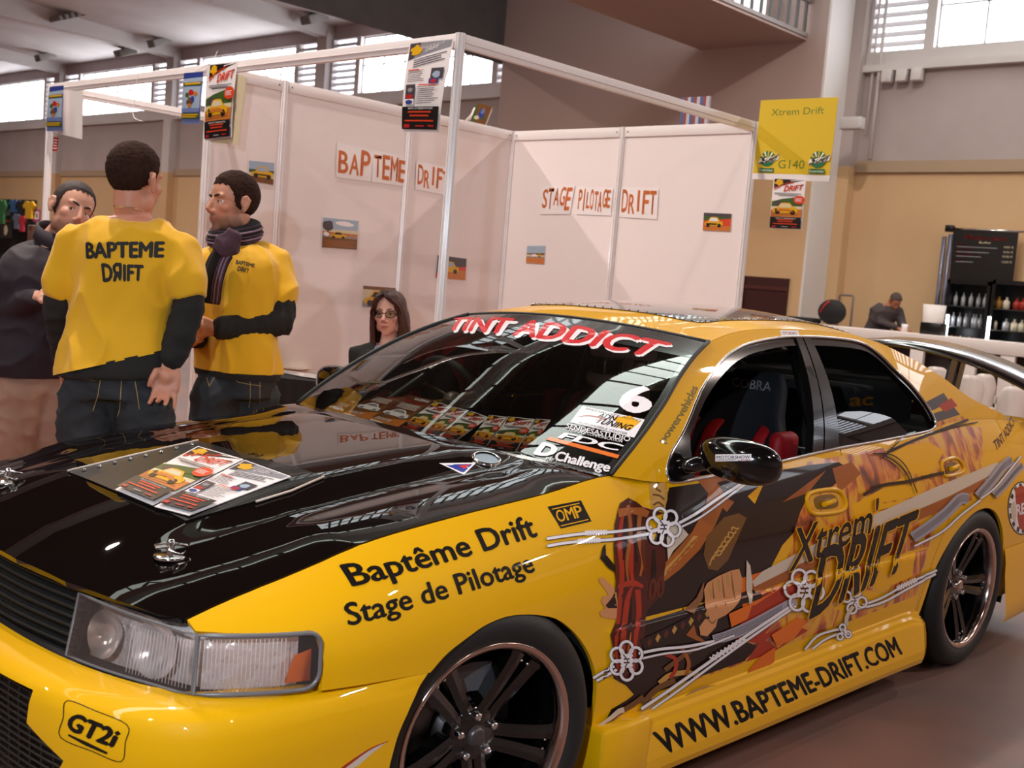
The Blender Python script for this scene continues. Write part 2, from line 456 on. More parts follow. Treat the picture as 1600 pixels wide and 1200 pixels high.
def pick(px, S, guess, it=40):
    """Surface coordinates of the point seen at each photo pixel."""
    out = []
    for u, v in px:
        ab = np.array(guess, float); lam = 1e-3
        def err(ab): return px_proj(car_world(S(np.array([ab[0]]), np.array([ab[1]]))))[0]-np.array([u, v])
        r = err(ab)
        for _ in range(it):
            h = 1e-4
            J = np.stack([(err(ab+[h, 0])-r)/h, (err(ab+[0, h])-r)/h], 1)
            d = np.linalg.solve(J.T@J+lam*np.diag(np.diag(J.T@J)+1e-9), -J.T@r)
            d = np.clip(d, -.25, .25); rn = err(ab+d)
            if rn@rn < r@r: ab = ab+d; r = rn; lam = max(lam*.3, 1e-7)
            else: lam = min(lam*6, 1e6)
            if r@r < 1e-4: break
        out.append((float(ab[0]), float(ab[1])))
    return out
# ------------------------------------------------------------------ the car
YEL = mat('yellow_paint', '#E0A502', rough=0.5, coat=0.75, coat_rough=0.015, spec=0.12)
CARBON = mat('black_gloss_bonnet', '#0d0807', rough=0.8, coat=1.0, coat_rough=0.012, spec=0.0)
BLK = mat('black_gloss_trim', '#0b0a0a', rough=0.12, coat=0.6)
RUB = mat('black_rubber', '#141313', rough=0.55)
TYRE = mat('tyre_rubber', '#171514', rough=0.62, bump=(60, 0.15, 0.004))
CHROME = mat('chrome', '#d8d4d2', rough=0.12, metal=1.0)
LIPM = mat('polished_rim_lip', '#c9b4ab', rough=0.16, metal=1.0)
WBLK = mat('black_wheel_paint', '#060606', rough=0.16, coat=1.0)
STEEL = mat('cast_steel', '#6c6866', rough=0.42, metal=1.0)
DARK = mat('dark_cavity', '#050505', rough=0.9)
SCREEN = glass_mat('windscreen_glass', '#dfe3df', 0.012, 0.012, '#554f4a')
SIDEGL = glass_mat('side_glass', '#d0d2d0', 0.01)
TINTGL = glass_mat('tinted_glass', '#4e4d4c', 0.01)
WHITE = mat('white_vinyl', '#efe6e6', rough=0.35)
CAR = thing('race_car', 'yellow drift car with black bonnet, big rear wing and samurai artwork on its doors', 'car', tuple(CAR_LOC), CAR_RZ)

def stations(x0, x1, n): return list(np.linspace(x0, x1, n))
ST = (0.04, 0.04)
ARCH_F = [(2.949, .552), (2.902, .587), (2.833, .617), (2.784, .633), (2.715, .641), (2.642, .634), (2.58, .620), (2.535, .604), (2.486, .574), (2.44, .536), (2.396, .487), (2.364, .433), (2.349, .383), (2.345, .313), (2.347, .24)]
ARCH_R = [(.46, .24), (.431, .30), (.412, .36), (.385, .431), (.321, .510), (.225, .585), (.092, .642), (-.02, .658), (-.11, .648), (-.19, .61), (-.26, .54), (-.30, .453), (-.31, .371), (-.315, .24)]
ARCH_F = [tuple(p) for p in smooth_line(ARCH_F, 4)]; ARCH_R = [tuple(p) for p in smooth_line(ARCH_R, 4)]
def topline(x0, x1, n=14, dz=-0.001): return [(x, float(_zt(x))+dz) for x in np.linspace(x0, x1, n)]
GAP = [(2.03, .24), (2.015, .45), (2.005, .62), (1.997, .76), (2.005, .83), (2.035, .872), (2.085, .899)]
GAP2 = [(1.075, .24), (1.07, .5), (1.065, .75), (1.06, .936)]
GAP3 = [(.47, .29), (.44, .40), (.40, .50), (.335, .60), (.255, .72), (.22, .85), (.215, .98)]
def shift(pts, d): return [(p[0]+d, p[1]) for p in pts]
wing_out = ARCH_F+[(2.034, .24)]+shift(GAP, .003)[1:]+[(2.16, float(_zt(2.16)))]+topline(2.22, 3.455, 26)+[(3.45, .690), (3.40, .687), (3.32, .686), (3.249, .686), (3.236, .672), (3.232, .62), (3.235, .566), (3.15, .562), (3.03, .556)]
fd_out = shift(GAP, -.003)+[(2.05, float(_zt(2.05))-.001)]+topline(2.0, 1.063, 14)+shift(GAP2, .003)[::-1][1:]
rd_out = shift(GAP2, -.003)+topline(1.05, .22, 12)+shift(GAP3, .003)[::-1]
q_out = [(p[0]-.003, p[1]) for p in GAP3]+topline(.19, -1.12, 18)+[(-1.13, .8), (-1.14, .62), (-1.14, .24)]+ARCH_R[::-1]
PARTS = {}
for side, S, sg in (('L', SIDE, -1), ('R', SIDE_R, 1)):
    for nm, out in (('front_wing', wing_out), ('front_door', fd_out), ('rear_door', rd_out), ('rear_quarter', q_out)):
        PARTS[nm+side] = panel(nm, [(flat_polys([(out, [])]), 0, 0)], S, sg, YEL, CAR, ST, 0.012)
# bodyside frame: A-pillar, roof rail, C-pillar, with the window opening
WIN_PX = [(2.0, .893), (2.013, .905), (2.016, .925), (1.985, .968), (1.919, 1.017), (1.757, 1.132), (1.571, 1.215), (1.427, 1.257), (1.298, 1.279), (1.12, 1.297), (.974, 1.303), (.78, 1.304), (.604, 1.298), (.50, 1.283), (.44, 1.245), (.40, 1.20), (.331, 1.142), (.275, 1.068), (.253, 1.015), (.26, .993), (.30, .980), (.377, .972), (.703, .958), (1.097, .943), (1.443, .922), (1.85, .899)]
WIN = [tuple(p) for p in smooth_line(WIN_PX, 3, True)]
pil = [(float(_ex(t)), float(_ez(t))) for t in np.linspace(0, 1, 14)]
frame_out = [(2.10, float(_zt(2.10)))]+[(2.16, float(_zt(2.16)))]+pil+[(x, float(_zr(x))) for x in np.linspace(1.54, -.60, 40)]+topline(-.60, 2.0, 30, 0.0)
BEND = {}
for side, S, sg in (('L', GLS, -1), ('R', GLS_R, 1)):
    PARTS['side_frame'+side] = panel('side_frame', [(flat_polys([(frame_out, [WIN[::-1]])]), 0, 0)], S, sg, YEL, CAR, (0.04, 0.04), 0.003)
    surf_tube(S, dense(WIN, .05), .0055, sg, .001, 6, closed=True).build('chrome_window_trim', CHROME, PARTS['side_frame'+side])
    inner = []
    c = np.mean(np.array(WIN), 0)
    for i, p in enumerate(WIN):
        a = np.array(WIN[i-1]); b = np.array(WIN[(i+1) % len(WIN)]); t = b-a; n = np.array([t[1], -t[0]]); n /= np.linalg.norm(n)+1e-9
        if np.dot(n, c-np.array(p)) < 0 and False: n = -n
        inner.append(np.array(p)-n*.026)
    area = sum(WIN[i-1][0]*WIN[i][1]-WIN[i][0]*WIN[i-1][1] for i in range(len(WIN)))
    if area < 0: inner = [2*np.array(p)-q for p, q in zip(WIN, inner)]
    inner = [tuple(p) for p in inner]
    B1 = [(1.065, .90), (1.075, 1.02), (1.10, 1.16), (1.115, 1.32)]; B2 = [(.845, 1.32), (.83, 1.16), (.80, 1.02), (.79, .90)]
    rub = [(flat_polys([(WIN, [inner[::-1]])]), -.004, 0)]
    panel('window_seal', rub, S, sg, BLK, PARTS['side_frame'+side], (0.04, 0.04), 0.02)
# B-pillar from the photo
bp_px = [pick([(1243, 529), (1252, 527), (1285, 705), (1268, 708)], GLS, (1.0, 1.1)), pick([(1254, 527), (1266, 529), (1310, 700), (1287, 704)], GLS, (1.0, 1.1))]
for side, S, sg in (('L', GLS, -1), ('R', GLS_R, 1)):
    for q in bp_px:
        panel('door_pillar', [(flat_polys([(q, [])]), .003, 0)], S, sg, BLK, PARTS['side_frame'+side], (0.04, 0.04), 0.03)
# rear door glass wound halfway down
half_glass = pick([(1304, 645), (1322, 640), (1353, 639), (1382, 643), (1403, 651), (1422, 671), (1432, 680), (1390, 692), (1312, 706)], GLS, (.6, 1.0))
for side, S, sg in (('L', GLS, -1), ('R', GLS_R, 1)):
    panel('side_window', [(flat_polys([(half_glass, [])]), -.02, 0)], S, sg, TINTGL, PARTS['side_frame'+side], (0.05, 0.05))
panel('side_window', [(flat_polys([(WIN, [])]), -.018, 0)], GLS_R, 1, glass_mat('dark_tint_glass', '#3a3a3a', 0.01), PARTS['side_frameR'], (0.05, 0.05))
# roof
rf = [(float(_ex(1))+.055*(1-s*s)+.002, float(_ey(1))*s) for s in np.linspace(-1, 1, 25)]
roof_out = rf+[(x, float(rail_y(x))-.003) for x in np.linspace(1.53, .2, 26)]+[(.2+.05*(1-s*s), float(rail_y(.2))*s) for s in np.linspace(.9, -.9, 13)]+[(x, -float(rail_y(x))+.003) for x in np.linspace(.2, 1.53, 26)]
ROOFP = panel('roof', [(flat_polys([(roof_out, [])]), 0, 0)], ROOF, 1, YEL, CAR, (0.04, 0.04), 0.01)
bl = [(1.40, -.40), (1.435, -.36), (1.445, 0), (1.43, .36), (1.40, .405), (1.35, .415), (.35, .40), (.30, .36), (.30, -.36), (.35, -.40), (1.35, -.415)]
RFV = mat('black_roof_skin', '#1c1614', rough=0.16, coat=1.0, coat_rough=0.02)
rp = panel('roof_skin', [(flat_polys([(bl, [])]), .003, 0)], ROOF, 1, RFV, ROOFP, (0.04, 0.04), 0.004)
mb = MB()
for a, b in dense(bl, .045):
    k = 1-.012/max(.3, math.hypot(a-.87, b)); P = ROOF(np.array([.87+(a-.87)*k]), np.array([b*k]))[0]; mb.ball((P[0], P[1], P[2]+.004), .0035, 3)
mb.build('rivet_row', CHROME, rp)
# rear screen and boot
rs = [(x, float(rail_y(x))-.035) for x in np.linspace(.17, -.55, 14)]
rs_out = rs+[(p[0], -p[1]) for p in rs[::-1]]
panel('rear_window', [(flat_polys([(rs_out, [])]), -.003, 0)], ROOF, 1, TINTGL, CAR, (0.05, 0.05))
bd = [(x, float(rail_y(x))) for x in np.linspace(.20, -.60, 18)]; bi = [(x, float(rail_y(x))-.03) for x in np.linspace(.18, -.56, 14)]
panel('rear_window_surround', [(flat_polys([(bd+bi[::-1], [])]), 0, 0), (flat_polys([([(p[0], -p[1]) for p in bd+bi[::-1]], [])]), 0, 0)], ROOF, 1, YEL, CAR, (0.05, 0.05))
dk = [(x, float(top_y(x))) for x in np.linspace(-.555, -1.13, 12)]
panel('boot_lid', [(flat_polys([(dk+[(p[0], -p[1]) for p in dk[::-1]], [])]), 0, 0)], DECK, 1, YEL, CAR, (0.05, 0.05), 0.01)
mb = MB(); mb.prism([(-.70, .24), (.70, .24), (.72, .9), (.6, .955), (-.6, .955), (-.72, .9)], 0, .06, Matrix.Translation((-1.15, 0, 0))@Matrix(((0, 0, 1, 0), (1, 0, 0, 0), (0, 1, 0, 0), (0, 0, 0, 1)))); mb.build('tail_panel', YEL, CAR)
# bonnet
hf = [(3.588, 0), (3.584, .2), (3.562, .40), (3.525, .55), (3.488, .66), (3.462, .703)]
he = [(float(x), float(_yh(x))-.004) for x in np.linspace(3.45, 2.225, 30)]
hr = [(2.225+.15*(1-s*s), .73*s) for s in np.linspace(.95, 0, 10)]
half = hf+he+hr
hood_out = half+[(p[0], -p[1]) for p in half[::-1] if abs(p[1]) > 1e-6]
HOODP = panel('bonnet', [(flat_polys([(hood_out, [])]), .0, 0)], HOOD, 1, CARBON, CAR, (0.03, 0.03), 0.012)
# windscreen: glass, black edge band, rubber seal
def rectq(a0, a1, b0, b1): return [(a0, b0), (a1, b0), (a1, b1), (a0, b1)]
WSP = panel('windscreen', [(flat_polys([(rectq(-1, 1, .0, 1), [])]), 0, 0)], WS, 1, SCREEN, CAR, (0.05, 0.05))
BANDM = mat('black_screen_band', '#0d0b0b', rough=0.2, coat=0.8)
band = [(flat_polys([(rectq(-1, 1, .84, 1), [])]), .0004, 0), (flat_polys([(rectq(-1, -.965, 0, .84), [])]), .0004, 0), (flat_polys([(rectq(.965, 1, 0, .84), [])]), .0004, 0), (flat_polys([(rectq(-.965, .965, 0, .025), [])]), .0004, 0)]
panel('black_edge_band', band, WS, 1, BANDM, WSP, (0.05, 0.05))
mb = MB()
surf_tube(WS, [(-1, t) for t in np.linspace(0, 1, 16)], .007, 1, .002, 6, mb); surf_tube(WS, [(1, t) for t in np.linspace(0, 1, 16)], .007, 1, .002, 6, mb); surf_tube(WS, [(s, 1) for s in np.linspace(-1, 1, 24)], .006, 1, .0, 6, mb)
mb.build('windscreen_seal', RUB, WSP)
# cowl under the screen
mb = MB(); 
cw = [WS(np.array([s]), np.array([0.02]))[0]+np.array([.01, 0, -.012]) for s in np.linspace(-1, 1, 21)]
cv = [HOOD(np.array([2.20+.15*(1-s*s)]), np.array([.73*s]))[0]+np.array([.06, 0, -.03]) for s in np.linspace(-1, 1, 21)]
mb.add(cw+cv, [(i, i+1, 22+i, 21+i) for i in range(20)], True); mb.build('scuttle_panel', RUB, CAR)
# front bumper
sK = BUMP_P.L
s_int = BUMP_P.s_of(y=.49); s_cut = BUMP_P.s_of(y=.60)
bo = rectq(-sK, sK, .10, .572)
intake = [(-s_int, .535), (s_int, .535), (s_int, .47), (s_cut, .425), (s_cut-.1, .26), (-s_cut+.1, .26), (-s_cut, .425), (-s_int, .47)]
# wheel-arch cut at both ends
e0 = BUMP_P.s_of(x=2.949)
eb = [(BUMP_P.s_of(x=x), z) for x, z in smooth_line([(2.949, .557), (2.985, .525), (3.02, .475), (3.045, .41), (3.055, .33), (3.05, .24), (3.03, .12)], 4)]
bo = [(-s, z) for s, z in eb]+[(0, .10)]+eb[::-1]+[(e0-.3, .567), (e0-.36, .572), (-e0+.36, .572), (-e0+.3, .567)]
BUMPER = panel('front_bumper', [(flat_polys([(bo, [intake[::-1]])]), 0, 0)], BUMP, 1, YEL, CAR, (0.04, 0.03), 0.02)
MESHM = mat('intake_mesh', '#3c3734', rough=0.4, metal=0.7)
mb = MB()
for z in np.arange(.27, .54, .016):
    mb.tube([BUMP(np.array([s]), np.array([z]))[0]+np.array([-.06, 0, 0]) for s in np.linspace(-.6, .6, 25)], .0035, 5)
for s in np.arange(-.6, .61, .045):
    mb.tube([BUMP(np.array([s]), np.array([z]))[0]+np.array([-.062, 0, 0]) for z in np.linspace(.26, .54, 8)], .003, 5)
mb.build('intake_grille', MESHM, BUMPER)
mb = MB(); mb.rbox((3.40, -.62, .22), (3.55, .62, .56), .02); mb.build('radiator', mat('radiator_core', '#35302e', rough=0.6, metal=0.4), CAR)
# top grille
s_l = LAMP_P.s_of(y=.435)
def GRILLE(s, z):
    x, y, nx, ny = LAMP_P.at(s); return np.stack([x+nx*(-.012-.25*np.clip(z-.575, -.1, .2)), y+ny*-.012, z+0*x], -1)
GRM = mat('grille_black', '#070707', rough=0.6)
g = panel('front_grille', [(flat_polys([(rectq(-s_l, s_l, .575, .712), [])]), -.02, 0)], GRILLE, 1, GRM, CAR, (0.05, 0.02))
mb = MB()
for z in np.arange(.588, .70, .018): surf_tube(GRILLE, [(s, z) for s in np.linspace(-s_l, s_l, 21)], .005, 1, -.006, 5, mb)
mb.build('grille_bar', GRM, g)
mb = MB(); surf_tube(GRILLE, [(s, .706) for s in np.linspace(-s_l, s_l, 21)], .009, 1, .0, 6, mb); mb.build('grille_top_strip', BLK, g)
# headlamps: bucket, reflectors, lens; corner lamp with amber bulb
LENS = glass_mat('lamp_lens', '#f6efec', 0.03, 0.06, '#c8b4ae')
CHR2 = mat('lamp_reflector', '#f2e8e4', rough=0.2, metal=.5, bump=(18, .7, .03))
RIBM = mat('lens_rib_clear', '#e6dcd8', rough=.15, spec=.8)
AMB = mat('amber_lens', '#e06a10', rough=0.25, coat=1.0)
BEZ = mat('grey_lamp_bezel', '#6a6666', rough=0.3)
s_sp = LAMP_P.s_of(y=.765); s_e = LAMP_P.s_of(x=3.25)+.01
def lamp_top(s): return .702-.014*np.clip((s-s_l)/(s_sp-s_l), 0, 1)
def lamp_out(s0, s1, pad=0.0):
    ss = np.linspace(s0+pad, s1-pad, 10)
    return [(s, .574+pad) for s in ss]+[(s, float(lamp_top(s))-pad) for s in ss[::-1]]
def corner_out(pad):
    a, b, r = s_sp+pad, s_e-pad, .035
    top = float(lamp_top(s_e))-pad; bot = .574+pad
    p = [(s, bot) for s in np.linspace(a, b-r, 8)]+[(b-r+r*math.sin(t), bot+r-r*math.cos(t)) for t in np.linspace(0, PI/2, 6)][1:]
    p += [(b-r*.8+r*.8*math.cos(t), top-r*.8+r*.8*math.sin(t)) for t in np.linspace(0, PI/2, 6)]+[(s, float(lamp_top(s))-pad) for s in np.linspace(b-r, a, 8)[1:]]
    return p
for sg, nm in ((1, 'L'), (-1, 'R')):
    def LS(s, z, sg=sg): 
        p = LAMP(s, z); p[..., 1] *= sg; return p
    hl = panel('headlamp', [(flat_polys([(lamp_out(s_l+.004, s_sp-.004), [])]), 0, 0)], LS, sg, LENS, CAR, (0.03, 0.03))
    panel('lamp_bucket', [(flat_polys([(lamp_out(s_l+.004, s_sp-.004), [])]), -.055, 0)], LS, sg, CHR2, hl, (0.03, 0.03))
    mb = MB()
    for s, z, r in ((s_l+.08, .635, .05), (s_sp-.12, .635, .058)):
        P0 = LS(np.array([s]), np.array([z]))[0]; n = surf_normal(LS, np.array([s]), np.array([z]), sg)[0]
        M = Matrix.Translation(Vector(P0-n*.053))@Vector(n).to_track_quat('Z', 'Y').to_matrix().to_4x4()
        mb.lathe([(.004, .0), (.02, .003), (r*.7, .014), (r, .034)], 28, M)
    mb.build('reflector_bowl', mat('bright_reflector', '#f0e8e4', rough=0.15, metal=.6), hl)
    mb = MB()
    for s in np.arange(s_sp-.17, s_sp-.01, .0085): surf_tube(LS, [(s, z) for z in np.linspace(.582, .675, 5)], .0011, sg, -.004, 4, mb)
    mb.build('lens_rib', RIBM, hl)
    mb = MB(); surf_tube(LS, lamp_out(s_l, s_sp), .0035, sg, -.001, 6, mb, closed=True); mb.build('lamp_bezel', BEZ, hl)
    cl = panel('corner_lamp', [(flat_polys([(corner_out(.004), [])]), 0, 0)], LS, sg, LENS, CAR, (0.03, 0.03))
    panel('lamp_bucket', [(flat_polys([(lamp_out(s_sp+.004, s_e-.035), [])]), -.04, 0)], LS, sg, CHR2, cl, (0.03, 0.03))
    panel('amber_indicator', [(flat_polys([([(s_e-.07, .585), (s_e-.012, .585), (s_e-.012, .65), (s_e-.05, .64)], [])]), -.02, 0)], LS, sg, AMB, cl, (0.03, 0.03))
    mb = MB()
    for s in np.arange(s_sp+.015, s_e-.07, .0085): surf_tube(LS, [(s, z) for z in np.linspace(.582, .68, 5)], .0011, sg, -.004, 4, mb)
    mb.build('lens_rib', RIBM, cl)
    mb = MB(); surf_tube(LS, corner_out(0), .005, sg, -.001, 6, mb, closed=True); mb.build('lamp_bezel', BEZ, cl)
# side skirts
prof = [(.830, .335), (.846, .325), (.853, .312), (.857, .298), (.866, .290), (.868, .278), (.876, .268), (.879, .256), (.884, .245), (.893, .20), (.899, .155), (.899, .125), (.892, .105), (.87, .097), (.78, .097)]
for sg in (1, -1):
    mb = MB(); n = len(prof); vs = []; X = [2.345, 2.335]+list(np.linspace(2.28, .55, 24))+[.47, .40]
    for x in X:
        k = 1.0 if .405 < x < 2.34 else .0
        fl = .008*max(0, (.7-x)/.35)
        for y, z in prof:
            zz = z+(.03*(1.6-x)/1.2 if z > .22 else .012*(1.6-x)/1.2)*(1 if x < 1.6 else .6)
            if x < .56 and z > .2: zz -= (0.56-x)*.35*(z-.2)/.1
            vs.append((x, sg*((y+fl) if k else y-.02), zz))
    fs = [(i*n+j, i*n+j+1, (i+1)*n+j+1, (i+1)*n+j) for i in range(len(X)-1) for j in range(n-1)]
    fs += [tuple(range(n)), tuple(range((len(X)-1)*n, len(X)*n))]
    mb.add(vs, fs, False)
    sk = mb.build('side_skirt', YEL, CAR)
    for p in sk.data.polygons:
        if len(p.vertices) > 4: p.use_smooth = False
    mb = MB(); mb.rbox((2.15, sg*.80 if sg > 0 else -.905, .10), (2.352, .905 if sg > 0 else -.80, .285), .012); mb.build('skirt_front_block', YEL, sk)
def SKIRT(a, b):
    """b runs down the skirt face from its ridge (0) to the lower edge (1)."""
    ys = np.interp(b, [0, .3, .62, .85, 1], [.884, .893, .899, .899, .892]); zs = np.interp(b, [0, .3, .62, .85, 1], [.245, .20, .155, .125, .105])
    up = np.where(zs > .22, .03, .012)*(1.6-a)/1.2*np.where(a < 1.6, 1, .6)
    up = np.interp(b, [0, .3], [1, 0])*.03*(1.6-a)/1.2*np.where(a < 1.6, 1, .6)+np.interp(b, [0, .3], [0, 1])*.012*(1.6-a)/1.2*np.where(a < 1.6, 1, .6)
    return np.stack([a, ys+.008*np.clip((.7-a)/.35, 0, 2), zs+up], -1)
# underside, wheel wells, cabin tub
mb = MB(); mb.rbox((-.95, -.60, .14), (3.38, .60, .24), .02)
for sx in (1, -1):
    mb.box((.55, min(sx*.60, sx*.80), .14), (2.2, max(sx*.60, sx*.80), .24))
mb.build('underbody', DARK, CAR)
for x0 in (0.0, 2.70):
    for sg in (1, -1):
        mb = MB(); r = .40
        pts = [(r*math.cos(a), .30+r*math.sin(a)*.93) for a in np.linspace(-.25, PI+.25, 24)]
        vs = [(x0+p[0]-(.02 if x0 else 0), sg*.845, p[1]) for p in pts]+[(x0+p[0], sg*.52, p[1]) for p in pts]
        m = len(pts); mb.add(vs, [(i, i+1, m+i+1, m+i) for i in range(m-1)], True); mb.add([(x0+p[0], sg*.52, p[1]) for p in pts], [tuple(range(m))], False)
        mb.build('wheel_well_liner', DARK, CAR)
# wheels
def make_wheel(x, sg, steer, camber, turn, phi, name):
    w = bpy.data.objects.new('wheel', None); C.objects.link(w); w.parent = CAR
    w.location = (x, sg*.86, .33)
    # wheel frame: Z points outwards
    R = Matrix.Rotation(steer, 4, 'Z')@Matrix.Rotation(-sg*camber, 4, 'X')@Matrix.Rotation(-sg*PI/2, 4, 'X')
    w.rotation_euler = R.to_euler()
    mb = MB(); mb.lathe([(.246, -.004), (.252, .002), (.268, .008), (.292, .008), (.310, -.002), (.322, -.018), (.328, -.04), (.328, -.19), (.318, -.21), (.29, -.222), (.25, -.222)], 72); mb.build('tyre', TYRE, w)
    mb = MB(); mb.lathe([(.250, -.008), (.2478, .002), (.2445, .004), (.232, -.002), (.2265, -.010), (.2255, -.022)], 72); mb.build('rim_lip', LIPM, w)
    mb = MB(); mb.lathe([(.2255, -.022), (.222, -.03), (.216, -.06), (.212, -.20), (.235, -.222)], 72); mb.build('rim_barrel', WBLK, w)
    mb = MB()
    for k in range(5):
        a0 = phi+k*2*PI/5
        def P(r, t, h): return (r*math.cos(a0)-t*math.sin(a0), r*math.sin(a0)+t*math.cos(a0), h)
        rows = [(.035, .034, -.062, .05), (.075, .034, -.056, .045), (.12, .038, -.046, .04), (.17, .044, -.036, .035), (.205, .050, -.030, .032), (.221, .058, -.028, .03)]
        for sd in (1, -1):
            vs = []
            for r, hw, h, th in rows:
                inn = .003 if r < .10 else .003+(r-.10)*.09
                a, b = (inn, hw) if sd > 0 else (-hw, -inn)
                vs += [P(r, a, h), P(r, a+(b-a)*.5, h+.006), P(r, b, h), P(r, b, h-th), P(r, a, h-th)]
            fs = []
            for i in range(len(rows)-1):
                for j in range(5): fs.append((i*5+j, i*5+(j+1) % 5, (i+1)*5+(j+1) % 5, (i+1)*5+j))
            fs += [(0, 1, 2, 3, 4), tuple(range((len(rows)-1)*5, len(rows)*5))]
            mb.add(vs, fs, False)
    mb.lathe([(.0, -.05), (.06, -.055), (.072, -.062), (.075, -.10)], 32)
    for k in range(20):
        a = phi+(k//4)*2*PI/5+((k % 4)-1.5)*.11; mb.cur = 1; mb.ball((.207*math.cos(a), .207*math.sin(a), -.031), .005, 3)
    mb.build('wheel_spoke_star', [WBLK, CHROME], w)
    for k in range(5):
        a = phi+k*2*PI/5+PI/5; M = Matrix.Translation((.052*math.cos(a), .052*math.sin(a), -.056))
        mb = MB(); mb.lathe([(.011, -.01), (.011, .012), (.008, .018), (.0, .018)], 8, M); mb.build('wheel_nut', CHROME, w)
    mb = MB(); mb.lathe([(.0, -.036), (.016, -.036), (.024, -.04), (.026, -.052)], 24); mb.build('hub_cap', mat('hub_cap_grey', '#56504e', rough=0.35, metal=0.6) if x > 1 else LIPM, w)
    mb = MB(); mb.lathe([(.09, -.12), (.15, -.12), (.152, -.13), (.15, -.145), (.05, -.145)], 48); mb.lathe([(.0, -.09), (.075, -.09), (.085, -.12)], 32); mb.build('brake_disc', STEEL, w)
    ang = turn
    M = Matrix.Rotation(ang, 4, 'Z')
    mb = MB(); mb.prism([(.092, -.055), (.165, -.06), (.172, 0), (.165, .06), (.092, .055), (.10, 0)], -.165, -.085, M); mb.build('brake_caliper', mat('caliper_grey', '#5d5a5c', rough=0.5, metal=0.3), w)
    return w
make_wheel(2.73, 1, -.1305, .03, 4.75, .38, 'front')
make_wheel(0.0, 1, 0, .015, 4.5, .52, 'rear')
make_wheel(2.73, -1, -.1305, .03, 1.2, .7, 'front')
make_wheel(0.0, -1, 0, .015, 2.2, .4, 'rear')
# mirrors
def make_mirror(sg):
    pts = [(1.925, .80, .945, .022), (1.925, .84, .962, .03)]
    mb = MB()
    bm = bmesh.new(); bmesh.ops.create_uvsphere(bm, u_segments=40, v_segments=24, radius=1)
    for q in bm.verts:
        x, y, z = q.co
        f = lambda t, p: math.copysign(abs(t)**p, t)
        y2 = f(y, .72); z2 = f(z, .75); x2 = f(x, .9)
        hz = .062*(1-.12*max(0, -y2)); hx = .058 if x > 0 else .035
        q.co = Vector((1.905+x2*hx-.02*y2*y2+.010*y2*-1, sg*(.930+y2*.125), .975+z2*hz-.006*y2))
    mb.from_bm(bm, None, True)
    m = mb.build('door_mirror', BLK, CAR)
    mb = MB(); mb.tube([(1.945, sg*.765, .925), (1.935, sg*.80, .94), (1.92, sg*.845, .955)], [.04, .033, .03], 14, sq=((0, 0, 1), .7)); mb.build('mirror_arm', BLK, m)
    return m
MIRL = make_mirror(1); make_mirror(-1)
# black sail panel at the front corner of the door window
sail = pick([(1044, 742), (1050, 712), (1062, 690), (1076, 655), (1080, 700), (1086, 745), (1052, 752)], GLS, (1.95, .95))
for side, S, sg in (('L', GLS, -1), ('R', GLS_R, 1)):
    panel('mirror_sail', [(flat_polys([(sail, [])]), -.002, 0)], S, sg, BLK, PARTS['side_frame'+side], (0.04, 0.04), 0.02)
# door handles
def handle(px, par):
    ab = np.array(pick(px, SIDE, (1.0, .8))); c = ab.mean(0)
    return ab, c
for nm, px, sidepart in (('f', [(1262, 772), (1303, 765), (1318, 778), (1316, 797), (1276, 803), (1263, 795)], 'front_door'), ('r', [(1471, 722), (1492, 716), (1504, 727), (1502, 738), (1478, 744), (1472, 738)], 'rear_door')):
    ab = pick(px, SIDE, (1.2 if nm == 'f' else .3, .8))
    ring = [tuple(p) for p in smooth_line(ab, 5, True)]
    c = np.mean(np.array(ring), 0)
    inn = [tuple(c+(np.array(p)-c)*.62) for p in ring]
    for side, S, sg in (('L', SIDE, -1), ('R', SIDE_R, 1)):
        h = panel('door_handle', [(flat_polys([(inn, [])]), .002, 0)], S, sg, mat('handle_recess_shade', '#6b4a04', rough=0.3, coat=1), PARTS[sidepart+side], (0.02, 0.02))  # shade of the hollow painted as a flat darker yellow patch
        mb = MB(); surf_tube(S, ring, .0075, sg, .003, 8, mb, closed=True); 
        lo = (min(p[0] for p in ring), c[1]); 
        surf_tube(S, [(c[0]+.035, c[1]-.004), (c[0], c[1]-.002), (c[0]-.035, c[1]+.003)], .009, sg, .012, 8, mb)
        mb.build('handle_pull', YEL, h)
# rear wing
WINGM = mat('black_wing', '#1a1413', rough=0.2, coat=1.0)
def wing_mid(y):
    return np.array([-.98+.10*(abs(y)/.8)**2*-1, y, 1.258-.22*(abs(y)/.8)**2.0])
mb = MB(); ys = np.linspace(-.82, .82, 41); sec = [(.15, -.012), (.155, .0), (.12, .016), (.04, .026), (-.06, .024), (-.17, .036), (-.175, .03), (-.06, .006), (.04, .0), (.12, -.008)]
vs = []
for y in ys:
    c = wing_mid(y); sl = -.48*y/.8/.8*.5*2*.8
    for dx, dz in sec: vs.append((c[0]+dx, y, c[2]+dz))
n = len(sec); mb.add(vs, [(i*n+j, i*n+(j+1) % n, (i+1)*n+(j+1) % n, (i+1)*n+j) for i in range(40) for j in range(n)], True)
mb.add([], []); mb.f += [list(range(n)), list(range(40*n, 41*n))]; mb.mi += [0, 0]; mb.sm += [False, False]
WING = mb.build('rear_wing', WINGM, CAR)
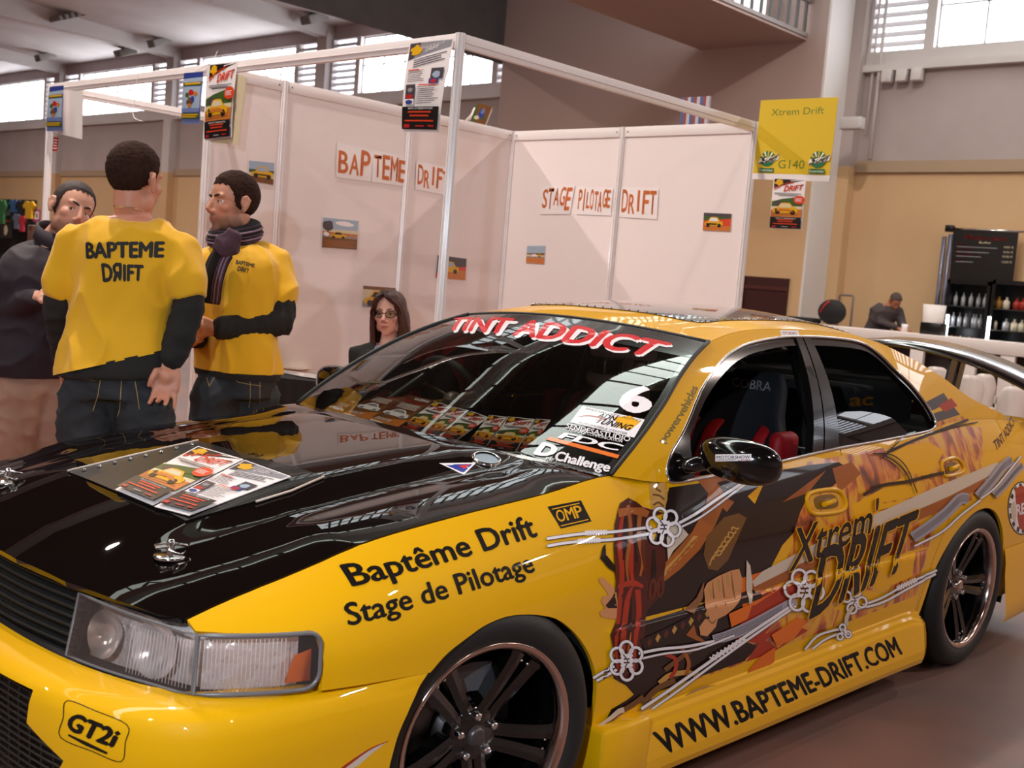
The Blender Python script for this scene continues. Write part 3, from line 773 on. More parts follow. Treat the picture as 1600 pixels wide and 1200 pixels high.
for sg in (1, -1):
    mb = MB(); mb.prism([(-.86, .96), (-.80, .96), (-.885, 1.24), (-.96, 1.24)], -.006, .006, Matrix.Translation((0, sg*.29, 0))@Matrix.Rotation(PI/2, 4, 'X')); mb.prism([(-.97, .96), (-.91, .96), (-1.00, 1.24), (-1.06, 1.24)], -.006, .006, Matrix.Translation((0, sg*.29, 0))@Matrix.Rotation(PI/2, 4, 'X'))
    mb.rbox((-1.08, sg*.29-.02, .955), (-.78, sg*.29+.02, .972), .004); mb.build('wing_strut', WINGM, WING)
    mb = MB(); mb.rbox((-1.28, sg*.815-.006, .98), (-.84, sg*.815+.006, 1.12), .005); mb.build('wing_end_plate', WINGM, WING)
# rear bumper side behind the wheel
for sg in (1, -1):
    mb = MB(); vs = []
    pr = [(-.315, .36), (-.33, .30), (-.36, .22), (-.40, .17)]
    zs = [.46, .40, .34, .22, .16, .13]; off = [.004, .012, .012, .022, .024, .01]
    xs = list(np.linspace(-.305, -1.1, 12))
    for x in xs:
        for z, o in zip(zs, off): vs.append((x-(.05*(.46-z)/.33 if x > -.35 else 0), sg*(float(side_y(x, .45))+o), z))
    m = len(zs); mb.add(vs, [(i*m+j, i*m+j+1, (i+1)*m+j+1, (i+1)*m+j) for i in range(len(xs)-1) for j in range(m-1)], True); mb.build('rear_bumper_corner', YEL, CAR)
# ------------------------------------------------------------------ cabin
CABIN = mat('cabin_black', '#0c0b0b', rough=0.7)
SEATM = mat('seat_cloth_black', '#14151c', rough=0.8, bump=(220, 0.3, 0.002))
REDM = mat('harness_red', '#b3121c', rough=0.6)
mb = MB(); mb.box((-.5, -.70, .24), (2.2, .70, .27)); mb.box((-.6, -.70, .24), (-.45, .70, .93)); mb.box((-.62, -.66, .90), (.25, .66, .95))
for sg in (1, -1): mb.box((.25, sg*.775-.02, .27), (2.05, sg*.775+.02, .87))
mb.build('cabin_floor', CABIN, CAR)
# dashboard
mb = MB()
pf = [(2.26, .80), (2.26, .880), (2.10, .905), (1.95, .928), (1.84, .915), (1.80, .86), (1.84, .70), (2.0, .6), (2.20, .6)]
mb.prism([(p[0], p[1]) for p in pf], -.70, .70, Matrix(((1, 0, 0, 0), (0, 0, -1, 0), (0, 1, 0, 0), (0, 0, 0, 1)))); mb.build('dashboard', mat('dash_top', '#16110f', rough=0.75), CAR)
mb = MB(); a = np.linspace(0, 2*PI, 33)[:-1]
sc = np.array([1.70, -.46, .955]); ax = np.array([-.88, 0, .47]); up = np.array([.47, 0, .88]); rr = np.array([0, 1., 0])
mb.tube([sc+.175*(math.cos(t)*rr+math.sin(t)*up) for t in a], .016, 8, closed=True)
st = mb.build('steering_wheel', mat('wheel_suede', '#1a1512', rough=0.7), CAR)
mb = MB()
for t in (PI/2*3, .35, PI-.35): mb.tube([sc, sc+.17*(math.cos(t)*rr+math.sin(t)*up)], .014, 6, sq=(ax, .4))
mb.ball(sc-ax*.01, .04, 8); mb.tube([sc, sc-ax*.25], .03, 8); mb.build('wheel_spoke', mat('wheel_boss', '#5a4a3c', rough=0.4), st)
def make_seat(y, lab):
    s = bpy.data.objects.new('bucket_seat', None); C.objects.link(s); s.parent = CAR; s.location = (1.24 if y > 0 else 1.10, y, .27)
    def loft(rows, name, m):
        mb = MB(); n = 20; vs = []
        for (x, z, w, d, side) in rows:
            for k in range(n):
                t = 2*PI*k/n; cx, cy = math.cos(t), math.sin(t)
                f = lambda q, p: math.copysign(abs(q)**p, q)
                vs.append((x+f(cx, .6)*d+side*abs(f(cy, .6))**3, f(cy, .6)*w, z))
        mb.add(vs, [(i*n+j, i*n+(j+1) % n, (i+1)*n+(j+1) % n, (i+1)*n+j) for i in range(len(rows)-1) for j in range(n)], True)
        mb.f += [list(range(n)), list(range((len(rows)-1)*n, len(rows)*n))]; mb.mi += [0, 0]; mb.sm += [False]*2
        return mb.build(name, m, s)
    loft([(-.10, .12, .24, .07, .10), (-.13, .25, .26, .07, .13), (-.18, .42, .265, .065, .12), (-.22, .55, .25, .06, .10), (-.26, .66, .19, .055, .07), (-.285, .74, .145, .055, .05), (-.305, .83, .13, .05, .04), (-.315, .89, .10, .035, .02)], 'seat_back', SEATM)
    mb = MB(); mb.rbox((-.12, -.25, .0), (.42, .25, .15), .05, None, 4); mb.rbox((-.08, -.27, .08), (.40, -.20, .23), .03, None, 3); mb.rbox((-.08, .20, .08), (.40, .27, .23), .03, None, 3); mb.build('seat_cushion', SEATM, s)
    for sg in (1, -1):
        mb = MB(); mb.tube([(-.26, sg*.10, .74), (-.17, sg*.105, .66), (-.10, sg*.115, .50), (-.05, sg*.11, .32), (.02, sg*.06, .16)], .028, 8, sq=((1, 0, 0), .25)); mb.build('harness_strap', REDM, s)
        mb = MB(); mb.rbox((-.20, sg*.25-.03, .30), (.02, sg*.25+.03, .52), .03, None, 3); mb.build('seat_side_bolster', REDM, s)
        mb = MB(); mb.rbox((-.24, sg*.205-.03, .56), (-.10, sg*.205+.03, .70), .03, None, 3); mb.build('shoulder_pad', REDM, s)
    return s
SEAT_L = make_seat(.37, 'passenger'); SEAT_R = make_seat(-.44, 'driver')
def flat_text(s, x, y0, y1, z0, z1, m, name, parent, bold=.01, axis='x'):
    bm = text_in_quad(s, [(0, 0), (1, 0), (1, 1), (0, 1)], bold); mb = MB()
    for v in bm.verts: v.co = Vector((x, y0+(y1-y0)*v.co.x, z0+(z1-z0)*v.co.y)) if axis == 'x' else Vector((y0+(y1-y0)*v.co.x, x, z0+(z1-z0)*v.co.y))
    mb.from_bm(bm, None, False); return mb.build(name, m, parent, fix=False)
flat_text('COBRA', -.248, -.085, .085, .825, .86, mat('seat_letter_grey', '#a8a4a6', rough=.6), 'seat_lettering', SEAT_L)
flat_text('TRS', -.05, .07, .15, .40, .44, mat('seat_letter_grey', '#a8a4a6'), 'harness_lettering', SEAT_R)
# rear seat box with script and a grey door card seen through the rear window
mb = MB(); mb.rbox((-.30, -.50, .27), (.34, .40, 1.10), .03); rear_box = mb.build('rear_speaker_box', mat('speaker_carpet', '#0f1114', rough=0.9), CAR)
flat_text('ac', .403, .30, .10, 1.02, 1.075, mat('script_orange', '#c8841c', rough=0.6), 'box_lettering', rear_box, .02, 'y')
mb = MB(); mb.rbox((.28, .70, .60), (.98, .735, .90), .03, None, 3); mb.build('rear_door_card', mat('door_card_grey', '#4a4442', rough=0.7), CAR)
mb = MB(); mb.tube([(2.0, .64, .3), (1.98, .63, .88), (1.5, .50, 1.22), (.9, .47, 1.26), (.9, -.47, 1.26), (1.5, -.50, 1.22), (1.98, -.63, .88), (2.0, -.64, .3)], .02, 8); mb.tube([(.88, .62, .3), (.88, .60, .9), (.9, .47, 1.26)], .02, 8); mb.tube([(.88, -.62, .3), (.88, -.60, .9), (.9, -.47, 1.26)], .02, 8); mb.tube([(.88, .60, .88), (.88, -.60, .88)], .02, 8); mb.build('roll_cage', mat('cage_black', '#111010', rough=0.35), CAR)
mb = MB(); mb.tube([(2.02, sg*.70, .3) if False else (1.0, .745, .9), (1.03, .70, 1.05), (1.05, .62, 1.2)], .02, 6); mb.build('belt_pillar', CABIN, CAR)
# dark inner trim behind the doors and pillars
for S, sg, G2 in ((SIDE, -1, GLS), (SIDE_R, 1, GLS_R)):
    for out in (fd_out, rd_out):
        cc = np.mean(np.array(out), 0); panel('inner_trim', [(flat_polys([([tuple(cc+(np.array(p)-cc)*.985) for p in out], [])]), -.03, 0)], S, sg, CABIN, CAR, (.06, .06))
    panel('pillar_trim', [(flat_polys([(frame_out, [WIN[::-1]])]), -.028, 0)], G2, sg, CABIN, CAR, (.05, .05))
panel('headlining', [(flat_polys([(roof_out, [])]), -.03, 0)], ROOF, 1, CABIN, CAR, (.06, .06))
# ------------------------------------------------------------------ the exhibition hall
WALL_Y = 17.3
XL, XR, YB = -46.0, 14.0, -14.0
UPP = mat('upper_wall_paint', '#b3a5a2', rough=0.8, noise=(1.3, '#a79996', 0.3))
LOW = mat('lower_wall_paint', '#d0ad84', rough=0.75, noise=(0.9, '#c6a278', 0.3))
CEIL = mat('ceiling_board', '#d6d0cf', rough=0.85, noise=(0.7, '#bfb6b4', 0.3))
CONC = mat('white_concrete', '#d2cbc9', rough=0.7, noise=(0.8, '#c2b9b6', 0.3))
FLOORM = mat('floor_concrete', '#574b49', rough=0.5, noise=(1.1, '#80574a', 0.22), bump=(30, 0.1, 0.004))
def struct(mb, name, m, label=None, cat=None, **k):
    o = mb.build(name, m, **k); return tag(o, label, cat, kind='structure')
mb = MB(); mb.box((XL, YB, -.1), (XR, WALL_Y+.6, 0)); struct(mb, 'floor', FLOORM, 'grey concrete hall floor', 'floor')
SILL, HEAD, TANZ = 5.48, 6.80, 3.67
COLX = [-8.95-6.9*k for k in range(6)]+[-8.95+6.9, -8.95+13.8, -8.95+20.7]
COLX = sorted(COLX)
mb = MB(); mb.box((XL, WALL_Y, TANZ), (XR, WALL_Y+.3, SILL)); mb.box((XL, WALL_Y, HEAD), (XR, WALL_Y+.3, 7.3)); struct(mb, 'wall_far', UPP, 'grey upper part of the far hall wall', 'wall')
mb = MB(); mb.box((XL, WALL_Y, 0), (XR, WALL_Y+.3, TANZ)); struct(mb, 'wall_far_lower', LOW, 'tan painted lower part of the far hall wall', 'wall')
mb = MB(); mb.box((XL, WALL_Y-.06, TANZ-.08), (XR, WALL_Y, TANZ+.10)); struct(mb, 'trim_1', mat('wall_band', '#a58d74', rough=.8), 'horizontal band where the tan and grey wall paint meet', 'trim')
mb = MB(); mb.box((XL, WALL_Y-.14, SILL-.32), (XR, WALL_Y, SILL-.22)); mb.box((XL, WALL_Y-.05, SILL-.22), (XR, WALL_Y, SILL)); struct(mb, 'trim_2', CONC, 'white ledge running below the high windows', 'trim')
for i, x in enumerate(COLX):
    mb = MB(); mb.box((x-.19, WALL_Y-.22, 0), (x+.19, WALL_Y, TANZ)); c0 = struct(mb, 'trim_%d' % (10+2*i), LOW)
    mb = MB(); mb.box((x-.19, WALL_Y-.22, TANZ), (x+.19, WALL_Y, 7.0)); c1 = struct(mb, 'trim_%d' % (11+2*i), UPP if x > -10 else CONC)
LOUV = mat('louver_white', '#c9c2c2', rough=.6)
PANE = mat('bright_window_pane', '#ffffff', rough=.4, emit='#f4f8ff', emit_s=4.5)
PANE2 = mat('dimmed_window_pane', '#e8eaf0', rough=.4, emit='#f4f8ff', emit_s=2.6)  # unseen right bays glow less, dimmed to cut glare on the car
MULL = mat('window_bar', '#b9b6ba', rough=.5)
for i in range(len(COLX)-1):
    a, b = COLX[i]+.19, COLX[i+1]-.19
    w = bpy.data.objects.new('window_%d' % (i+1), None); C.objects.link(w); w.location = ((a+b)/2, WALL_Y, SILL)
    tag(w, 'high daylight window with white louvres, bay %s of the far wall' % ('nearest the brown gallery wall, right of it' if i == 5 else 'number %d from the left end' % (i+1)), 'window', 'high windows of the hall', 'structure')
    hw = (b-a)/2; lw = .92; h = HEAD-SILL
    for s in (-1, 1):
        x0, x1 = (-hw+.06, -hw+lw) if s < 0 else (hw-lw, hw-.06)
        mb = MB()
        for k in range(8):
            z = .06+k*(h-.1)/8
            mb.add([(x0, .02, z+.10), (x1, .02, z+.10), (x1, -.06, z), (x0, -.06, z), (x0, .035, z+.10), (x1, .035, z+.10), (x1, -.045, z), (x0, -.045, z)], [(0, 1, 2, 3), (7, 6, 5, 4), (2, 1, 5, 6), (0, 3, 7, 4)])
        mb.build('louver', LOUV, w)
        mb = MB(); mb.box((x0-(.16 if s > 0 else .055), -.05, 0), (x0-.001, .1, h)); mb.box((x1+.001, -.05, 0), (x1+(.16 if s < 0 else .055), .1, h))
        mb.build('window_frame', CONC, w)
        mb = MB(); mb.box((x0, .12, 0), (x1, .13, h)); mb.build('louver_backing', mat('louver_back', '#c9ccd4', rough=.7, emit='#e6ecf6', emit_s=2.2), w)
    mb = MB(); mb.box((-hw-.15, .16, -.05), (hw+.15, .17, h+.05)); mb.build('bay_glow_sheet', MATS['louver_back'], w)  # added glowing sheet that fills the dark gaps between panes and louvres
    x0, x1 = -hw+lw+.17, hw-lw-.17
    mb = MB(); mb.box((x0, .10, .0), (x1, .12, h)); mb.build('pane', PANE if COLX[i] < -2.5 else PANE2, w)
    mb = MB(); n = max(2, int(round((x1-x0)/.72)))
    for k in range(n+1): mb.box((x0+(x1-x0)*k/n-.015, .06, 0), (x0+(x1-x0)*k/n+.015, .10, h))
    for z in (.02, h/2, h-.02): mb.box((x0, .06, z-.015), (x1, .10, z+.015))
    mb.build('window_bars', MULL, w)
# vaulted ceiling with cross beams
CY = Sp([-14, -6, 0, 8, 14, 17.4], [7.5, 7.9, 8.1, 7.8, 7.35, 7.12])
ys = np.linspace(YB, WALL_Y+.3, 26)
mb = MB(); vs = [(XL, y, float(CY(y))) for y in ys]+[(XR, y, float(CY(y))) for y in ys]+[(XL, y, float(CY(y))+.2) for y in ys]+[(XR, y, float(CY(y))+.2) for y in ys]; n = len(ys)
CEIL2 = mat('darkened_ceiling', '#4a3b34', rough=.8, noise=(.8, '#3c302a', .3))  # unseen middle of the ceiling, darkened so the bonnet reflects less
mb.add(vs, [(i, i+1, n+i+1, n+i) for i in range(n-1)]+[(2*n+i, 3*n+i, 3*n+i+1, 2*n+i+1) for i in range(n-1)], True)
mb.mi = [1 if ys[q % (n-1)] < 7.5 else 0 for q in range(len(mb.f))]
struct(mb, 'ceiling', [CEIL, CEIL2], 'hall ceiling, pale boards along the windows, unseen middle darkened for reflections', 'ceiling')
for i, x in enumerate(COLX):
    mb = MB(); vs = []
    for y in ys:
        z = float(CY(y)); d = max(.30, float(CY(y))-6.93-.08*max(0, 12-y))
        for dx, dz in ((-.16, .05), (-.16, -d), (.16, -d), (.16, .05)): vs.append((x+dx, y, z+dz))
    mb.add(vs, [(4*i2+j, 4*i2+j+1, 4*i2+5+j, 4*i2+4+j) for i2 in range(n-1) for j in range(3)]+[(0, 1, 2, 3), (4*n-4, 4*n-3, 4*n-2, 4*n-1)])
    struct(mb, 'trim_%d' % (40+i), CONC, None, None)
# secondary dark fittings on the ceiling
for k, (u, v) in enumerate(((195, 78), (112, 23), (70, 85), (248, 62), (490, 24))):
    P = None
    for t in np.linspace(6, 40, 300):
        q = CAM+px_ray(u, v)*t
        if q[2] > float(CY(q[1]))-.06: P = q; break
    if P is not None:
        mb = MB(); M = Matrix.Translation(P)@Matrix.Rotation(.4, 4, 'X')
        if k == 1:
            for j in range(6): mb.rbox((-.28, -.5+j*.17, -.08), (.28, -.40+j*.17, .04), .01, M)
        else: mb.rbox((-.18, -.28, -.16), (.18, .28, .04), .02, M)
        tag(mb.build('ceiling_vent', mat('vent_grey', '#7d7773', rough=.7)), ['dark vent on the ceiling, the large one above the left windows', 'ribbed ceiling grille at the top left', 'grey bracket at the left end of the ceiling beam', 'small grey bracket on the middle ceiling beam', 'grey bracket on the beam near the dark gallery'][k], 'vent', 'fittings on the hall ceiling')
# side and near walls, never in view but they close the hall
mb = MB(); mb.box((XL-.3, YB, 0), (XL, WALL_Y+.3, 8.3)); struct(mb, 'wall_left', UPP, 'far left end wall of the hall', 'wall')
mb = MB(); mb.box((XR, YB, 0), (XR+.3, WALL_Y+.3, 8.3)); struct(mb, 'wall_right', UPP, 'right end wall of the hall', 'wall')
mb = MB(); mb.box((XL, YB-.3, 0), (XR, YB, 8.3)); struct(mb, 'wall_near', UPP, 'near side wall of the hall', 'wall')
# translucent roof lights and lamps along the hall
for j, (x, wd, es) in enumerate(((-9.2, .9, 1.6), (-5.6, .8, 6.0))):
    SKY = mat('roof_light_pane_%d' % j, '#e8efe8', rough=.5, emit='#e3eee6', emit_s=es)
    o = bpy.data.objects.new('window_%d' % (30+j), None); C.objects.link(o); tag(o, 'long translucent roof light number %d from the gallery side' % (j+1), 'window', 'roof lights of the hall', 'structure')
    mb = MB(); sec = list(np.linspace(YB+.3, WALL_Y-.6, 30))
    vs = [(x-wd/2, y, float(CY(y))-.07) for y in sec]+[(x+wd/2, y, float(CY(y))-.07) for y in sec]+[(x-wd/2, y, float(CY(y))-.03) for y in sec]+[(x+wd/2, y, float(CY(y))-.03) for y in sec]; n2 = len(sec)
    mb.add(vs, [(i, i+1, n2+i+1, n2+i) for i in range(n2-1)]+[(2*n2+i, 3*n2+i, 3*n2+i+1, 2*n2+i+1) for i in range(n2-1)]); mb.build('pane', SKY, o)
    mb = MB()
    for y in np.arange(YB+.4, WALL_Y-.7, .72): mb.box((x-wd/2-.05, y-.03, float(CY(y))-.13), (x+wd/2+.05, y+.03, float(CY(y))-.06))
    mb.build('roof_light_bars', mat('roof_light_bar', '#4a4a46', rough=.6), o)
# gallery block with its brown wall and balcony
BRN = mat('gallery_wall_paint', '#b09a95', rough=.8, noise=(.5, '#a89089', .3))
GX0, GX1, GY = -15.95, -9.0, 16.35
RAILX = -9.33
mb = MB(); mb.box((GX0, GY, TANZ-.3), (GX1, WALL_Y, 7.2)); struct(mb, 'wall_gallery', BRN, 'brown wall under the gallery', 'wall')
mb = MB(); mb.box((GX0, GY, 0), (GX1, WALL_Y, TANZ-.3)); struct(mb, 'wall_gallery_lower', LOW, 'tan lower part of the gallery wall', 'wall')
mb = MB(); mb.box((GX1, GY, 0), (GX1+.04, WALL_Y, 7.2)); struct(mb, 'trim_3', mat('lit_return_white', '#d9d2d0', rough=.7), 'return wall right of the brown gallery wall, whitened as if window-lit', 'pilaster')  # window light on the return face painted in as a whiter colour
mb = MB(); mb.box((-11.3, 6.5, 5.53), (RAILX, GY, 5.62)); struct(mb, 'trim_4', BRN, 'underside of the gallery floor overhead', 'gallery')
mb = MB(); mb.box((GX0-.04, 6.5, 5.62), (GX0, GY, 7.6)); struct(mb, 'trim_5', mat('gallery_curtain', '#5c5554', rough=.9, noise=(3, '#524a49', .3)), 'dark grey curtain hanging along the gallery', 'curtain')
rl = thing('balcony_railing', 'barred balcony railing high above the brown gallery wall', 'railing', (RAILX, 11, 5.6)); rl['kind'] = 'structure'
mb = MB(); mb.box((-.03, -4.5, -.03), (.03, 5.3, .03)); mb.build('bottom_rail', mat('railing_grey', '#8b827f', rough=.5), rl)
mb = MB(); mb.box((-.04, -4.5, .50), (.04, 5.35, .58)); mb.build('hand_rail', MATS['railing_grey'], rl)
mb = MB()
for y in np.arange(-4.4, 5.3, .26): mb.box((-.02, y-.02, .03), (.02, y+.02, 1.3))
mb.build('railing_bars', mat('railing_dark', '#4d4744', rough=.5), rl)
mb = MB(); mb.box((-.55, -4.4, .0), (-.53, 4.9, 1.5)); mb.build('bright_screen', mat('gallery_window', '#e8eef0', rough=.5, emit='#e8f0f4', emit_s=1.3), rl)
# maroon door in the tan part
d = on_plane(1163, 431, (0, GY, 0), (0, 1, 0)); d2 = on_plane(1235, 431, (0, GY, 0), (0, 1, 0))
dr = thing('door_1', 'dark maroon door low on the tan wall right of the booth', 'door', (d[0], GY, 0)); dr['kind'] = 'structure'
MARO = mat('maroon_door', '#3a1412', rough=.4)
mb = MB(); mb.box((0, -.05, 0), (d2[0]-d[0], 0, d[2])); mb.build('door_leaf', MARO, dr)
mb = MB(); mb.box((.0, -.07, d[2]-.20), (d2[0]-d[0], -.05, d[2]-.14)); mb.box((0, -.07, .0), (.06, -.05, d[2])); mb.build('door_frame', mat('maroon_frame', '#4d201c', rough=.4), dr)
# pipes and sockets by the pilaster
mb = MB(); mb.tube([(-8.5, 17.22, 3.8), (-8.5, 17.22, 6.9)], .03, 8); mb.tube([(-8.62, 17.24, 4.2), (-8.62, 17.24, 6.9)], .02, 8); mb.tube([(-8.5, 17.25, 5.25), (XR-.1, 17.25, 5.25)], .02, 8); tag(mb.build('conduit_pipe', CONC), 'grey cable pipes running up beside the white pilaster', 'pipe')
for k in range(3):
    mb = MB(); mb.rbox((-8.4+k*.24, 17.08, 4.97), (-8.24+k*.24, 17.22, 5.15), .01); tag(mb.build('junction_box', CONC), ['leftmost of three small junction boxes under the right window', 'middle one of three small junction boxes under the right window', 'rightmost of three small junction boxes under the right window'][k], 'junction box', 'junction boxes')
P = on_plane(1328, 192, (0, GY-.1, 0), (0, 1, 0)); mb = MB(); mb.rbox((P[0]-.16, GY-.12, P[2]-.09), (P[0]+.18, GY+.05, P[2]+.09), .01); mb.build
tag(mb.build('emergency_lamp', mat('lamp_box_grey', '#b9b3b2', rough=.5)), 'small white emergency lamp box on the pilaster', 'lamp')
# ------------------------------------------------------------------ printed matter
INK = ['#f0e7e6', '#15100f', '#e0a80c', '#d8401c', '#8e8a90', '#3f5a24', '#7a4a20', '#6f7fb5', '#c8742c', '#b82020', '#2f3f8c', '#d9c9a8', '#4a4046', '#1f7a3a', '#9fb0c4', '#5f2c12']
WH, BK, YE, RD, GY_, GR, BR, BL_, OR, CR, NV, SA, DG, EG, SK_, DB = range(16)
PRN = [mat('ink_%s' % n, c, rough=.32, coat=.5, coat_rough=.12) for n, c in zip('paper black yellow redorange grey green brown lilac orange crimson navy sand slate emerald sky umber'.split(), INK)]
LETTER_ORANGE = mat('letter_orange', '#cf6a2a', rough=.5)
def R4(x0, y0, x1, y1): return [(x0, y0), (x1, y0), (x1, y1), (x0, y1)]
class Art:
    """Flat artwork in a unit square, as layered outlines."""
    def __init__(self): self.l = []; self.k = 0
    def poly(self, pts, ink, up=True):
        if up: self.k += 1
        self.l.append((flat_polys([(pts, [])]), self.k, ink)); return self
    def rect(self, x0, y0, x1, y1, ink): return self.poly(R4(x0, y0, x1, y1), ink)
    def blob(self, cx, cy, rx, ry, ink, n=14, jag=0.0, ph=0.0):
        rnd = random.Random(int((cx*7+cy*13+rx*31)*1000))
        return self.poly([(cx+rx*math.cos(2*PI*i/n+ph)*(1-jag*rnd.random()), cy+ry*math.sin(2*PI*i/n+ph)*(1-jag*rnd.random())) for i in range(n)], ink)
    def text(self, s, quad, ink, bold=0.0, shear=0.0, space=1.0):
        self.k += 1; self.l.append((text_in_quad(s, quad, bold, shear, space), self.k, ink)); return self
    def lines(self, x0, x1, y0, y1, n, ink, th=.35, slope=0.0, rag=.15, seed=1):
        rnd = random.Random(seed); self.k += 1; h = (y1-y0)/n
        for i in range(n):
            y = y1-(i+1)*h+h*.3; e = x1-(x1-x0)*rag*rnd.random()
            self.l.append((flat_polys([([(x0, y), (e, y+slope*(e-x0)), (e, y+h*th+slope*(e-x0)), (x0, y+h*th)], [])]), self.k, ink))
        return self
    def car(self, x0, y0, x1, y1, ink, glass=BK, wheel=BK):
        w, h = x1-x0, y1-y0; p = lambda a, b: (x0+a*w, y0+b*h)
        self.poly([p(*q) for q in ((0, .2), (.02, .45), (.18, .55), (.30, .95), (.45, 1), (.68, .98), (.82, .62), (.97, .55), (1, .25), (.9, .12), (.1, .1))], ink)
        self.poly([p(*q) for q in ((.24, .58), (.34, .90), (.64, .90), (.76, .60))], glass)
        for a in (.2, .8): self.blob(x0+a*w, y0+.18*h, .1*w, .2*h, wheel, 10)
        return self
def flyer_bapteme():
    A = Art(); A.rect(0, 0, 1, 1, WH)
    A.poly([(.03, .985), (.97, .985), (.60, .92), (.03, .80)], BK); A.blob(.2, .91, .17, .075, YE, 16, .5); A.lines(.55, .93, .945, .965, 1, WH, .6, .08)
    for i, (ch, x) in enumerate(zip('BAPTEME', np.linspace(.05, .56, 7))): A.text(ch, [(x, .765+.024*i), (x+.085, .77+.024*i), (x+.085, .845+.018*i), (x, .84+.018*i)], RD, .02)
    A.text('DRIFT', [(.36, .735), (.94, .79), (.96, .905), (.38, .85)], RD, .03, .12)
    A.lines(.08, .92, .675, .715, 2, DG, .5); A.lines(.2, .8, .65, .675, 1, DG, .5)
    A.rect(.03, .24, .97, .56, SA); A.poly([(.03, .44), (.97, .46), (.97, .66), (.70, .63), (.3, .585), (.03, .53)], GR); A.blob(.25, .50, .16, .06, DG, 12, .3); A.blob(.6, .55, .2, .06, GR, 12, .4); A.poly([(.03, .24), (.97, .24), (.97, .40), (.03, .37)], OR); A.lines(.05, .9, .25, .36, 4, BR, .3, .03)
    A.car(.08, .29, .86, .52, YE, SA); A.poly([(.2, .34), (.5, .36), (.75, .33), (.6, .40), (.3, .40)], OR); A.poly([(.12, .36), (.22, .38), (.2, .41)], BK)
    A.blob(.88, .585, .17, .085, RD, 18); A.lines(.76, .97, .55, .62, 4, WH, .4)
    A.rect(.03, .015, .97, .235, BK); A.text('INFOS ET RESERVATION', [(.2, .20), (.82, .20), (.82, .222), (.2, .222)], WH, .02)
    for y, a in ((.165, .25), (.13, .28), (.085, .12)): A.lines(a, 1-a, y, y+.03, 1, RD, .55, 0, .05)
    A.rect(.1, .03, .22, .06, CR); A.lines(.4, .6, .03, .06, 1, GY_, .5); A.lines(.7, .85, .03, .06, 1, CR, .5)
    return A
def flyer_stage():
    A = Art(); A.rect(0, 0, 1, 1, WH)
    A.poly([(.03, .985), (.97, .985), (.97, .91), (.03, .79)], GY_); A.poly([(.03, .985), (.3, .985), (.16, .82), (.03, .79)], DG)
    A.text('STAGE DE PILOTAGE', [(.30, .905), (.82, .955), (.82, .98), (.30, .932)], WH, .02); A.text('DRIFT', [(.42, .875), (.70, .905), (.72, .945), (.44, .918)], WH, .03, .1)
    A.blob(.2, .90, .17, .07, YE, 16, .5)
    A.lines(.18, .93, .70, .80, 4, DG, .4, .10, .2); A.lines(.08, .5, .545, .68, 7, DG, .3, .02, .35, 3); A.lines(.08, .36, .672, .69, 1, RD, .6)
    A.rect(.65, .575, .93, .69, DG); A.blob(.78, .62, .1, .04, SK_, 10, .2); A.rect(.63, .525, .85, .575, NV); A.blob(.74, .55, .08, .02, CR, 8)
    A.rect(.08, .36, .32, .52, DG); A.blob(.2, .46, .09, .03, GY_, 10, .3); A.rect(.08, .30, .32, .36, WH); A.blob(.2, .385, .1, .025, CR, 8); A.blob(.2, .325, .1, .025, NV, 8)
    A.lines(.38, .92, .30, .50, 9, DG, .3, .02, .3, 5); A.lines(.4, .85, .50, .518, 1, RD, .6)
    A.rect(.03, .03, .97, .275, BK); A.text('INFOS ET RESERVATION', [(.2, .245), (.82, .245), (.82, .268), (.2, .268)], WH, .02)
    for y, a in ((.20, .2), (.16, .25), (.105, .12)): A.lines(a, 1-a, y, y+.03, 1, RD, .55, 0, .05)
    A.rect(.1, .045, .26, .085, CR); A.lines(.42, .66, .05, .08, 1, CR, .5); A.lines(.75, .9, .05, .085, 1, CR, .5)
    return A
def flyer_kart():
    A = Art(); A.rect(0, 0, 1, 1, BL_); A.poly([(0, .86), (1, .88), (1, 1), (0, 1)], NV); A.poly([(0, .80), (1, .82), (1, .9), (0, .88)], SK_)
    A.rect(0.02, .74, .98, .80, GR); A.lines(.1, .95, .745, .795, 1, YE, .7, .01)
    A.rect(.03, .30, .97, .72, SK_); A.blob(.5, .60, .18, .08, CR, 10, .4); A.blob(.30, .56, .12, .07, GR, 9, .4); A.blob(.74, .58, .12, .06, OR, 9, .4); A.blob(.48, .45, .2, .1, BR, 9, .5); A.blob(.6, .48, .14, .08, NV, 8, .4); A.blob(.36, .42, .1, .06, DG, 8, .4); A.blob(.46, .35, .12, .05, OR, 8, .4)
    A.rect(.03, .22, .97, .30, BL_); A.rect(.02, .10, .98, .20, GR); A.lines(.06, .94, .11, .19, 2, YE, .6); return A
def flyer_tint():
    A = Art(); A.rect(0, 0, 1, 1, DB); A.poly([(0, .0), (1, .12), (1, .55), (0, .30)], BR); A.poly([(0, .0), (1, .05), (1, .30), (0, .12)], OR); A.poly([(.3, .45), (1, .65), (1, .85), (.5, .7)], BR)
    A.text('RACEWAY', [(.42, .88), (.95, .88), (.95, .955), (.42, .955)], WH, .04); A.text('TINT ADDICT', [(.12, .755), (.95, .755), (.98, .855), (.15, .855)], CR, .03, .2)
    A.lines(.2, .92, .56, .73, 5, WH, .32, 0, .3, 4)
    A.car(.08, .28, .92, .52, WH, GY_, GY_); A.text('B0570', [(.1, .12), (.62, .12), (.64, .19), (.12, .19)], WH, .03, .2); A.lines(.05, .5, .02, .08, 1, WH, .5); return A
